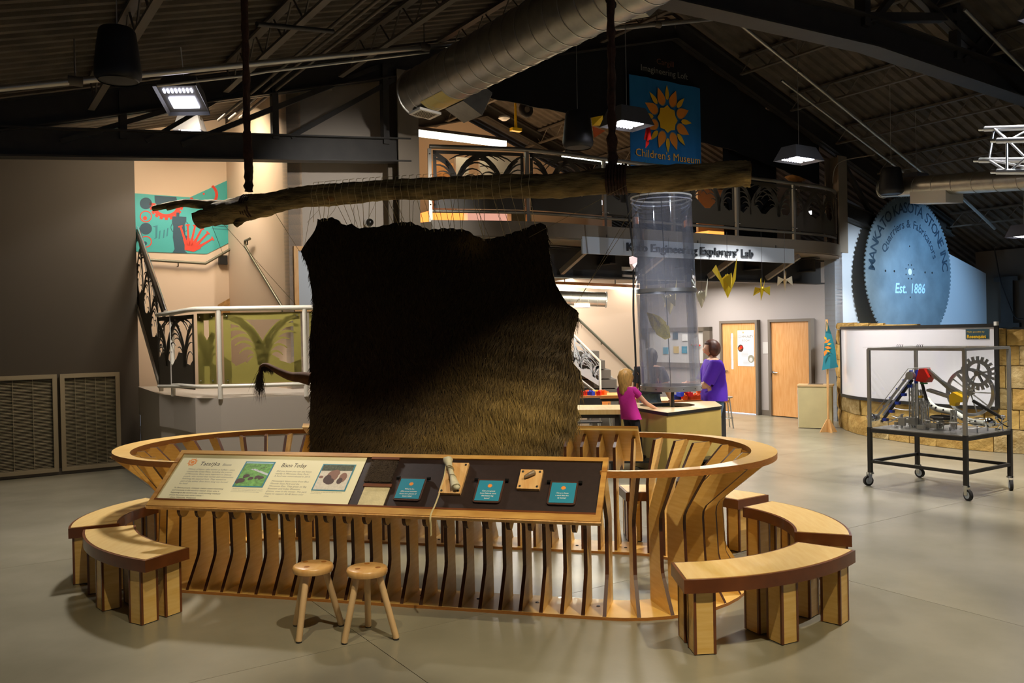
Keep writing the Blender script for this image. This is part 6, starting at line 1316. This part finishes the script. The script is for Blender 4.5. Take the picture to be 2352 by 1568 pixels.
# wind-tube table (hexagon) and acrylic tube
TC = Vector((2.20, 12.35, 0)); tb = thing('wind_tube_table', 'six-sided plywood table with black edge under the clear tube', 'table', TC)
P6 = [pz(1446, 933, .86), pz(1531, 948, .86), pz(1660, 932, .86)]
hx = [P6[0].xy[:], P6[1].xy[:], P6[2].xy[:], (P6[2]+Vector((.10, .95, 0))).xy[:], (P6[1]+Vector((.05, 1.5, 0))).xy[:], (P6[0]+Vector((-.02, .9, 0))).xy[:]]
cen = Vector((sum(p[0] for p in hx)/6, sum(p[1] for p in hx)/6, 0))
def hexs(k): return [((Vector((p[0], p[1], 0))-cen)*k+cen).xy[:] for p in hx]
I3 = (Vector((1, 0, 0)), Vector((0, 1, 0)), UP)
def plate(po, rh, z0, z1, m, me_, nm, par, c):
    """hexagonal plate with a round hole"""
    n = 36; hole = [(c.x+rh*math.cos(2*math.pi*k/n), c.y+rh*math.sin(2*math.pi*k/n)) for k in range(n)]; out = []
    for hxy in hole:
        d = Vector((hxy[0]-c.x, hxy[1]-c.y)); d.normalize(); best = 9
        for i in range(6):
            a, b2 = Vector(po[i]), Vector(po[(i+1) % 6]); e = b2-a; den = d.x*e.y-d.y*e.x
            if abs(den) < 1e-9: continue
            w_ = a-Vector((c.x, c.y)); s_ = (w_.x*e.y-w_.y*e.x)/den; q_ = (w_.x*d.y-w_.y*d.x)/den
            if s_ > 0 and -1e-6 <= q_ <= 1+1e-6: best = min(best, s_)
        out.append((c.x+d.x*best, c.y+d.y*best))
    b = MB(); vs = [(x, y, z) for z in (z0, z1) for L in (hole, out) for x, y in L]; fs = []; ms = []
    for i in range(n):
        j = (i+1) % n; b.add([], []); fs += [(i, j, n+j, n+i)[::-1] if False else (i, n+i, n+j, j), (2*n+i, 2*n+j, 3*n+j, 3*n+i), (i, j, 2*n+j, 2*n+i), (n+i, 3*n+i, 3*n+j, n+j)]; ms += [0, 0, 0, 1]
    b.v = vs; b.f = fs; b.m = ms; return b.build(nm, [m, me_], par)
plate(hexs(1.0), .40, .815, .86, 'table_top', 'black', 'table_top', tb, cen)
b = MB(); ins = hexs(.97)
for i in range(6):
    a, c = Vector((*ins[i], 0)), Vector((*ins[(i+1) % 6], 0)); d = (c-a).normalized(); n_ = Vector((d.y, -d.x, 0)); MB().frame((a+c)/2+UP*.41-n_*.01, d, n_, UP, (c-a).length-.006, .02, .80).build('side_panel', 'table_panel', tb)
MB().lathe([(.40, 0), (.40, .012)], cen+UP*.70, 32).build('fan_grille', 'black', tb, smooth=40)
TP = py(1530, 700, cen.y); TCx = Vector((TP.x, cen.y, 0))
tub = thing('wind_tube', 'tall clear acrylic cylinder standing over the six-sided table', 'tube', TCx+UP*1.10); r = 68/FPX*cen.y; zb_, zt_, zm = py(1530, 893, cen.y).z, py(1525, 452, cen.y).z, py(1528, 668, cen.y).z; lean = Vector((-.035, 0, 0))
def tl(z): return TCx+lean*((z-zm)/1.0)+UP*z
for z0, z1 in ((zb_, zm-.02), (zm+.02, zt_)): MB().tube([tl(z0), tl(z1)], r, 48, caps=False).build('clear_wall', 'acrylic', tub, smooth=60)
def hoop(z, h, m, nm):
    b = MB(); c0, c1 = tl(z-h/2), tl(z+h/2); n = 40; vs = []
    for c in (c0, c1):
        for rr_ in (r+.012, r-.006): vs += [c+Vector((math.cos(2*math.pi*k/n)*rr_, math.sin(2*math.pi*k/n)*rr_, 0)) for k in range(n)]
    fs = []
    for i in range(n):
        j = (i+1) % n; fs += [(i, j, 2*n+j, 2*n+i), (n+i, 3*n+i, 3*n+j, n+j), (2*n+i, 2*n+j, 3*n+j, 3*n+i), (i, n+i, n+j, j)]
    b.add(vs, fs); b.build(nm, m, tub, smooth=40)
hoop(zb_+.02, .075, mat('hoop_metal', '8f8f90', .35, metal=.7), 'base_hoop'); hoop(zm, .05, 'hoop_metal', 'joint_hoop'); hoop(zt_-.01, .02, 'paper', 'top_rim'); hoop(zt_-.07, .012, 'clear_rim' if 'clear_rim' in MATS else mat('clear_rim', 'd8dcf0', .2), 'inner_rim')
for k in range(14): q = 2*math.pi*k/14; MB().sphere(tl(zb_+.02)+Vector((math.cos(q), math.sin(q), 0))*(r+.014), .008, 6, 5).build('bolt', 'black', tub)
MB().tube([tl(.9)-Vector((0, .0, 0)), tl(zt_)], .006, 6).build('centre_wire', 'steel_dark', tub)
MB().cyl(Vector((TCx.x, cen.y-.38, .70)), Vector((TCx.x, cen.y-.38, 1.09)), .025, 10).build('black_post', 'black', tub)
# power cord beside the tube and the pink paper bird on it
tag(MB().tube(catmull([py(1438, 445, 12.0), py(1445, 500, 12.0), py(1452, 560, 12.0), py(1455, 640, 12.0), py(1455, 720, 12.0), py(1459, 800, 12.0), py(1460, 860, 12.0), py(1456, 915, 12.0)], 6), .014, 8).build('power_cord', 'rubber', smooth=60), 'black power cord hanging left of the clear tube', 'cord')
kite('paper_bird', 'pink and white folded paper bird at the upper left of the clear tube', 'paper bird', [[py(1445, 590, 11.9), py(1453, 588, 11.8), py(1464, 592, 11.9), py(1463, 606, 11.85), py(1452, 622, 11.9), py(1446, 606, 11.8)], [py(1452, 608, 11.75), py(1464, 602, 11.8), py(1458, 615, 11.7)]], mat('paper_pink', 'f0d4d6', .6))
kite('mesh_kite', 'yellow mesh kite floating inside the clear tube', 'kite', [[py(1485, 717, 12.3), py(1497, 720, 12.2), py(1515, 735, 12.15), py(1502, 760, 12.3), py(1494, 745, 12.35)], [py(1500, 720, 12.2), py(1520, 735, 12.2), py(1537, 750, 12.25), py(1540, 775, 12.2), py(1528, 780, 12.15), py(1508, 768, 12.2), py(1503, 756, 12.2)], [py(1497, 719, 12.2), py(1515, 726, 12.1), py(1532, 742, 12.15), py(1520, 745, 12.05)]], mat('mesh_yellow', 'b9a21f', .8, bump=.6, bscale=90, noise=.3, nscale=60))
# paper cranes: folded solids (body, wings, neck, tail)
def crane(label, c, sc, q, m, tilt=0.):
    X = Vector((math.cos(R(q)), math.sin(R(q)), 0)); Yc = UP.cross(X); t = thing('paper_crane', label, 'paper crane', c, 'paper cranes hanging below the lab sign')
    Zc = (UP*math.cos(R(tilt))+X*math.sin(R(tilt))); Xc = Yc.cross(Zc)
    def f(a, b_, d): return c+Xc*(a*sc)+Yc*(b_*sc)+Zc*(d*sc)
    b = MB(); b.add([f(-.35, 0, .05), f(0, .13, .05), f(.35, 0, .05), f(0, -.13, .05), f(0, 0, -.75), f(0, 0, .35)], [(0, 1, 4), (1, 2, 4), (2, 3, 4), (3, 0, 4), (1, 0, 5), (2, 1, 5), (3, 2, 5), (0, 3, 5)]); b.build('body', m, t)
    b = MB(); b.add([f(-.35, .0, .05), f(-.2, .05, 0), f(-.2, -.05, 0), f(-.5, 0, .75), f(-.68, 0, .5)], [(0, 1, 3), (0, 3, 2), (1, 2, 3), (3, 4, 0)]); b.build('neck', m, t)
    b = MB(); b.add([f(.2, .05, 0), f(.2, -.05, 0), f(.36, 0, .05), f(.45, 0, 1.15)], [(0, 2, 3), (2, 1, 3), (1, 0, 3)]); b.build('tail', m, t)
    for sg in (-1, 1):
        b = MB(); b.add([f(-.2, sg*.06, .1), f(.2, sg*.06, .1), f(.05, sg*.5, .35), f(.0, sg*.55, -.35)], [(0, 1, 2), (0, 2, 3), (1, 3, 2), (0, 3, 1)]); b.build('wing', m, t)
    MB().tube([f(0, 0, .35), Vector((c.x, c.y, 3.37))], .0025, 4).build('thread', 'steel_dark', t); return t
crane('large yellow paper crane hanging in the middle', py(1671, 646, 12.4), .33, 0, 'paper_yellow')
crane('white paper crane hanging just right of the clear tube', py(1611, 680, 13.1), .25, 10, 'paper_white')
crane('yellow paper crane in flight right of the large one', py(1750, 668, 12.4), .22, 60, 'paper_yellow', 25)
crane('pale beige paper crane hanging farthest right', py(1803, 645, 12.4), .20, 80, 'paper_pale')
crane('pale yellow paper crane seen through the clear tube', py(1538, 690, 13.0), .30, 20, mat('paper_cream', 'c9bb7c', .6))
# ---------------------------------------------------------------- tables, blocks, stools, chairs
def table(label, c, sx, sy, h, m, legm='steel_dark', rz=0., th=.05):
    t = thing('lab_table', label, 'table', c, 'lab tables'); X = Vector((math.cos(rz), math.sin(rz), 0)); Y = UP.cross(X)
    MB().frame(c+UP*(h-th/2), X, Y, UP, sx, sy, th).build('table_top', m, t)
    for a in (-1, 1):
        for e in (-1, 1): MB().frame(c+X*(a*(sx/2-.08))+Y*(e*(sy/2-.08))+UP*((h-th)/2), X, Y, UP, .06, .06, h-th).build('leg', legm, t)
    MB().frame(c+UP*(h-th-.03), X, Y, UP, sx-.1, sy-.1, .05).build('apron', legm, t); return t
c1 = py(1620, 922, 14.3); table('orange-topped table heaped with plastic blocks', Vector((c1.x-.42, 14.3, 0)), 1.45, .8, .80, 'orange_top')
c2 = py(1350, 935, 12.6); table('pale maple table at the right edge of the hide', Vector((c2.x-.05, 12.5, 0)), 1.1, .8, .84, 'maple_top', rz=R(-8), th=.07)
c3 = py(1360, 905, 14.6); table('orange-topped craft table behind the maple table', Vector((c3.x, 14.8, 0)), 1.25, .7, .86, 'orange_top')
rb = random.Random(21); cols = ['red', 'yellow', 'orange', 'green', 'blue', 'red', 'yellow', 'orange']
meb = {}
for m in set(cols):
    b = MB(); b.box((0, 0, .035), .12, .07, .07)
    for sx in (-.03, .03): b.lathe([(.018, .07), (.018, .085)], (sx, 0, 0), 8)
    o = b.build('toy_block', m, origin=(0, 0, 0)); meb[m] = o.data; bpy.data.objects.remove(o)
slots = []
for k in range(34):
    xx = 1556+ (k % 17)*6.6+rb.uniform(-2, 2); slots.append((xx, 14.05+(k//17)*.22+rb.uniform(-.06, .06), .80+(.0 if k < 17 else .005)+(k % 3)*.055*(rb.random() > .4)))
for k, (xx, yy, zz_) in enumerate(slots):
    m = rb.choice(cols); p = py(xx, 912, yy); o = place('toy_block', meb[m], (p.x, yy, zz_), None, Quaternion(UP, rb.uniform(0, 3.1))); tag(o, m+' plastic building block heaped on the orange-topped table', 'block', m+' plastic blocks on the table')
rb2 = random.Random(3)
for k in range(6):
    p = py(1340+9*k, 905, 14.55+.1*(k % 2)); tag(place('craft_scrap', meb[['red', 'orange', 'blue', 'yellow'][k % 4]], (p.x, p.y, .86), None, Quaternion(UP, k*1.1)), ['red', 'orange', 'blue', 'yellow'][k % 4]+' craft piece lying on the craft table', 'block', ['red', 'orange', 'blue', 'yellow'][k % 4]+' pieces on the craft table')
t = thing('metal_stool', 'tall grey metal stool beside the orange-topped table', 'stool', pz(1668, 984, 0)); c = pz(1664, 982, 0); hS = .62
MB().lathe([(.15, hS-.03), (.17, hS-.02), (.17, hS), (.02, hS+.004)], c, 20).build('seat', 'galv', t, smooth=50)
for k in range(4): q = R(45+90*k); MB().tube([c+Vector((math.cos(q), math.sin(q), 0))*.12+UP*(hS-.02), c+Vector((math.cos(q), math.sin(q), 0))*.2], .013, 8).build('leg', 'galv', t, smooth=50)
MB().tube([c+Vector((math.cos(q), math.sin(q), 0))*.175+UP*.2 for q in np.linspace(0, 6.283, 17)[:-1]], .009, 6, True).build('foot_ring', 'galv', t, smooth=50)
def chair(label, c, rz, m):
    t = thing('shell_chair', label, 'chair', c, 'lab chairs'); X = Vector((math.cos(rz), math.sin(rz), 0)); Y = UP.cross(X)
    MB().frame(c+UP*.45, X, Y, UP, .42, .40, .02).build('seat', m, t); b = MB(); b.prism([(-.2, .6), (.2, .6), (.21, .78), (.17, .86), (-.17, .86), (-.21, .78)], c+Y*.19, X, UP, Y, .02); b.build('backrest', m, t)
    for a in (-1, 1):
        for e in (-1, 1): MB().tube([c+X*(a*.17)+Y*(e*.16)+UP*.44, c+X*(a*.21)+Y*(e*.21)], .012, 8).build('leg', 'chrome', t, smooth=50)
        MB().tube([c+X*(a*.17)+Y*.18+UP*.44, c+X*(a*.17)+Y*.2+UP*.65], .012, 8).build('back_post', 'chrome', t, smooth=50)
    return t
chair('orange shell chair behind the craft table', Vector((py(1379, 900, 15.3).x, 15.3, 0)), 0, 'orange_top'); chair('dark shell chair tucked under the craft table', Vector((py(1352, 950, 14.2).x, 14.2, 0)), R(180), 'steel_dark')
# black step platform
t = thing('step_platform', 'low black platform the girl stands on', 'platform', pz(1490, 1075, 0)); c = Vector((2.0, 11.72, 0)); MB().box(c+UP*.165, 1.5, .36, .03).build('tread', 'black_gloss', t)
for a in (-.65, 0, .65): MB().box(c+Vector((a, 0, .075)), .05, .3, .15).build('leg', 'black', t)
# ---------------------------------------------------------------- people
def skin_mesh(verts, edges, radii, sub=2, name='sk'):
    me = bpy.data.meshes.new(name); me.from_pydata([tuple(v) for v in verts], edges, []); o = bpy.data.objects.new(name, me); COL.objects.link(o)
    o.modifiers.new('s', 'SKIN'); sd = o.modifiers.new('d', 'SUBSURF'); sd.levels = sub; sd.render_levels = sub
    sv = me.skin_vertices[0].data if len(me.skin_vertices) else None
    if sv is None:
        bpy.context.view_layer.objects.active = o; sv = me.skin_vertices[0].data
    for i, r_ in enumerate(radii): sv[i].radius = (r_, r_) if not isinstance(r_, tuple) else r_
    sv[0].use_root = True; bpy.context.view_layer.update(); dg = bpy.context.evaluated_depsgraph_get(); out = bpy.data.meshes.new_from_object(o.evaluated_get(dg)); bpy.data.objects.remove(o, do_unlink=True); return out
def put_mesh(name, me, m, parent):
    me.materials.clear(); me.materials.append(MATS[m]); me.polygons.foreach_set('use_smooth', [True]*len(me.polygons)); V = np.empty(len(me.vertices)*3); me.vertices.foreach_get('co', V); V = V.reshape(-1, 3); c = np.array([(V[:, 0].min()+V[:, 0].max())/2, (V[:, 1].min()+V[:, 1].max())/2, V[:, 2].min()]); me.vertices.foreach_set('co', (V-c).ravel()); me.update(); return place(name, me, Vector(c), parent)
def chain(pts, rad, sub=2): return skin_mesh(pts, [(i, i+1) for i in range(len(pts)-1)], rad, sub)
def person(label, base, h, face, lean=Vector(), hair='hair_brown', hairstyle='bob', shirt='purple_shirt', pants='jeans', wide=1., arms=None, child=False, shoes='black_cloth', sleeve=.62, hem=.445):
    """standing figure; face = heading angle in degrees; arms = list of (elbow, hand) offsets in (forward, left, up) fractions of height"""
    t = thing('person', label, 'person', base); Fw = Vector((math.cos(R(face)), math.sin(R(face)), 0)); Lf = UP.cross(Fw)
    def q(f, l, u): return base+Fw*(f*h)+Lf*(l*h)+UP*(u*h)+lean*u
    hd = .165 if child else .135; hz = 1-hd/2; w = wide
    pel, wst, chs, nk = q(0, 0, .50), q(0, 0, .60), q(.0, 0, .74), q(.005, 0, .845 if not child else .82)
    V = [pel, wst, chs, nk, q(.012, 0, hz-.02)]; E = [(0, 1), (1, 2), (2, 3), (3, 4)]; Rr = [(.075*w*h, .09*w*h)[0], .072*w*h, .085*w*h, .032*h, .034*h]
    for s_ in (-1, 1):
        k = len(V); sh, hp_, kn, an = q(0, .10*w*s_, .80 if not child else .775), q(0, .052*w*s_, .47), q(.012, .055*w*s_, .27), q(0, .055*w*s_, .05)
        el, ha = arms[0 if s_ > 0 else 1]; el = q(*el); ha = q(*ha)
        V += [sh, el, el.lerp(ha, .85), ha, hp_, kn, an]; E += [(2, k), (k, k+1), (k+1, k+2), (k+2, k+3), (0, k+4), (k+4, k+5), (k+5, k+6)]; Rr += [.04*w*h, .029*w*h, .02*h, .016*h, .058*w*h, .04*h, .026*h]
    bm_ = skin_mesh(V, E, Rr, 2); BVt = np.empty(len(bm_.vertices)*3); bm_.vertices.foreach_get('co', BVt); BVt = BVt.reshape(-1, 3); BN = np.empty(len(bm_.vertices)*3); bm_.vertices.foreach_get('normal', BN); BN = BN.reshape(-1, 3); BF = [tuple(p.vertices) for p in bm_.polygons]
    SKV = np.array([tuple(v) for v in V]); FC = np.array([BVt[list(f)].mean(0) for f in BF])
    def near(P):                                       # nearest bone, position along it, nearest point
        bd = np.full(len(P), 9e9); bi = np.zeros(len(P), int); bt = np.zeros(len(P)); bp = np.zeros((len(P), 3))
        for k, (i, j) in enumerate(E):
            a_, c_ = SKV[i], SKV[j]; d_ = c_-a_; tt_ = np.clip(((P-a_)@d_)/(d_@d_), 0, 1); pp_ = a_+tt_[:, None]*d_; dd_ = np.linalg.norm(P-pp_, axis=1)-(tt_*Rr[j]+(1-tt_)*Rr[i])*.9; m2 = dd_ < bd; bd[m2] = dd_[m2]; bi[m2] = k; bt[m2] = tt_[m2]; bp[m2] = pp_[m2]
        return bi, bt, bp
    fbi, fbt, _ = near(FC); vbi, vbt, vbp = near(BVt); sg_ = np.sign(((BVt-vbp)*BN).sum(1)); NO = BN*np.where(sg_ == 0, 1, sg_)[:, None]
    ARM1, ARM2, LEG = {5, 12}, {6, 7, 13, 14}, {8, 9, 10, 15, 16, 17}; SHL = {4, 11}
    def cloth(nm, m, mask, off, zlo, zhi):
        idx = sorted({i for f, k in zip(BF, mask) if k for i in f}); mp_ = {v: n for n, v in enumerate(idx)}; P = BVt[idx]+NO[idx]*off(BVt[idx])[:, None]
        legarm = np.isin(vbi[idx], list(ARM1 | ARM2)); P[:, 2] = np.where(legarm, P[:, 2], np.clip(P[:, 2], zlo, zhi))
        me = bpy.data.meshes.new(nm); me.from_pydata(P.tolist(), [], [tuple(mp_[i] for i in f) for f, k in zip(BF, mask) if k]); me.update(); put_mesh(nm, me, m, t)
    zh = base.z+hem*h; ztr = base.z+(hem+.05)*h; tor = np.isin(fbi, [0, 1, 2] + list(SHL)); leg = np.isin(fbi, list(LEG)); a1 = np.isin(fbi, list(ARM1))
    neckz = base.z+(.835 if not child else .81)*h
    cloth('shirt', shirt, ((tor | leg) & (FC[:, 2] > zh-.012) & (FC[:, 2] < neckz)) | (a1 & (fbt < sleeve)), lambda P: .016*w+.026*w*np.clip(1-(P[:, 2]-zh)/(.25*h), 0, 1), zh, neckz)
    cloth('trousers', pants, (tor | leg) & (FC[:, 2] < ztr) & (FC[:, 2] > base.z+.055*h), lambda P: np.full(len(P), .010), base.z+.05*h, ztr)
    put_mesh('body', bm_, 'skin', t)
    # head with face
    hc = q(.022, 0, hz); hr = hd*h/2
    b = MB(); n, m_ = 18, 14; b.sphere((0, 0, 0), 1, n, m_)
    vs = []
    for v in b.v:
        x_, y_, z_ = v; wz = .80-.16*max(0, -z_)**1.5; fx = .92+(.06 if x_ > 0 else .0); px_, py_, pz_ = x_*fx, y_*wz, z_
        if x_ > .75 and abs(y_) < .35 and -.25 < z_ < .12: px_ += .16*(1-abs(y_)/.35)
        if x_ > .7 and abs(y_) < .35 and z_ < -.62: px_ += .05
        vs.append(tuple(hc+Fw*(px_*hr)+Lf*(py_*hr)+UP*(pz_*hr)))
    b.v = vs; head = b.build('head', 'skin', t, smooth=180)
    for s_ in (-1, 1):
        MB().sphere(hc+Fw*(hr*.84)+Lf*(s_*hr*.30)+UP*(.05*hr), hr*.10, 8, 6).build('eye', 'paper', head, smooth=80); MB().sphere(hc+Fw*(hr*.92)+Lf*(s_*hr*.30)+UP*(.05*hr), hr*.05, 8, 6).build('pupil', 'black', head, smooth=80); MB().sphere(hc+Lf*(s_*hr*.80)-Fw*(hr*.05), hr*.2, 8, 6, (.6, .5, 1)).build('ear', 'skin', head, smooth=80)
    MB().tube([hc+Fw*(hr*.90)+Lf*(a*hr)-UP*(.47*hr) for a in (-.22, 0, .22)], hr*.05, 6).build('mouth', 'paper_red', head, smooth=80)
    # hair
    b = MB(); b.sphere((0, 0, 0), 1, 22, 16); vs = []
    for v in b.v:
        x_, y_, z_ = v; k = 1.22 if hairstyle == 'bob' else 1.15; dn = {'bob': 1.12, 'long': 3.3, 'wavy': 3.4}[hairstyle]
        if x_ > .45 and z_ < .42: k = .80                      # clear of the face
        zz_ = z_*k
        if z_ < 0 and x_ < .35: zz_ = z_*dn*(1.15 if x_ < 0 else .9)
        wv = 1+(.10*math.sin(9*math.atan2(y_, x_)+5*z_) if hairstyle != 'bob' else .03*math.sin(7*math.atan2(y_, x_)))
        taper = 1. if z_ > 0 or hairstyle == 'bob' else (1-.22*(-z_)**2)
        rad = max(math.hypot(x_, y_), 1e-6)
        if z_ < -.3 and hairstyle != 'bob': x_, y_ = x_/rad*max(rad, .62), y_/rad*max(rad, .62)
        vs.append(tuple(hc+Fw*((x_*.98*k*wv*taper-.08)*hr)+Lf*((y_*.86*k*wv*taper)*hr)+UP*((zz_+.06)*hr)))
    b.v = vs; b.build('hair', hair, t, smooth=180)
    # shoes
    for s_ in (-1, 1):
        c_ = q(.03, .057*w*s_, .0); put_mesh('shoe', chain([c_-Fw*.05*h+UP*.022*h, c_+UP*.022*h, c_+Fw*.055*h+UP*.018*h], [.027*h, .027*h, .022*h], 2), shoes, t)
    # hands: palm, four fingers, thumb
    for i, s_ in enumerate((1, -1)):
        el, ha = q(*arms[i][0]), q(*arms[i][1]); d = (ha-el).normalized(); sd = d.cross(UP); sd = sd.normalized() if sd.length > .1 else Lf; up_ = sd.cross(d); hl = .1*h*(.9 if child else 1)
        hand = put_mesh('hand', chain([ha-d*.01, ha+d*hl*.25, ha+d*hl*.48], [.016*h, (.021*h), .019*h], 2), 'skin', t)
        for f_, ln_ in ((-.6, .42), (-.2, .52), (.2, .5), (.6, .38)):
            p0 = ha+d*hl*.45+sd*(f_*.026*h); put_mesh('finger', chain([p0, p0+d*hl*ln_*.5-up_*.004*h, p0+d*hl*ln_-up_*.014*h], [.0058*h, .0054*h, .0045*h], 1), 'skin', hand)
        p0 = ha+d*hl*.12+sd*(.018*h*s_); put_mesh('thumb', chain([p0, p0+d*hl*.2+sd*(.016*h*s_), p0+d*hl*.42+sd*(.018*h*s_)], [.0066*h, .006*h, .005*h], 1), 'skin', hand)
    return t
# girl in pink at the table (seen from behind, hand on the table top)
gb = Vector((1.70, 11.72, .185)); person('girl with long blonde hair in a pink shirt leaning on the table', gb, 1.235, 42, Vector((-.16, 0, 0)), 'hair_blonde', 'long', 'pink_shirt', 'black_cloth', .95, [((.10, .17, .60), (.22, .13, .53)), ((.13, -.14, .62), (.30, -.13, .548))], True, 'black_gloss', .42)
# woman in purple, facing left
person('woman with a brown bob in a purple shirt and jeans', Vector((3.22, 13.55, 0)), 1.765, 178, Vector(), 'hair_brown', 'bob', 'purple_shirt', 'jeans', 1.42, [((.10, .13, .60), (.20, .06, .62)), ((.10, -.14, .60), (.21, -.07, .62))], sleeve=.85, hem=.465)
# woman with dark wavy hair behind the tube
person('woman with long dark wavy hair in a charcoal shirt behind the clear tube', Vector((2.18, 13.45, 0)), 1.66, 60, Vector(), 'hair_black', 'wavy', 'grey_shirt', 'jeans', 1.12, [((.02, .16, .62), (.10, .17, .52)), ((.02, -.16, .62), (.09, -.17, .52))], sleeve=.6, hem=.575)
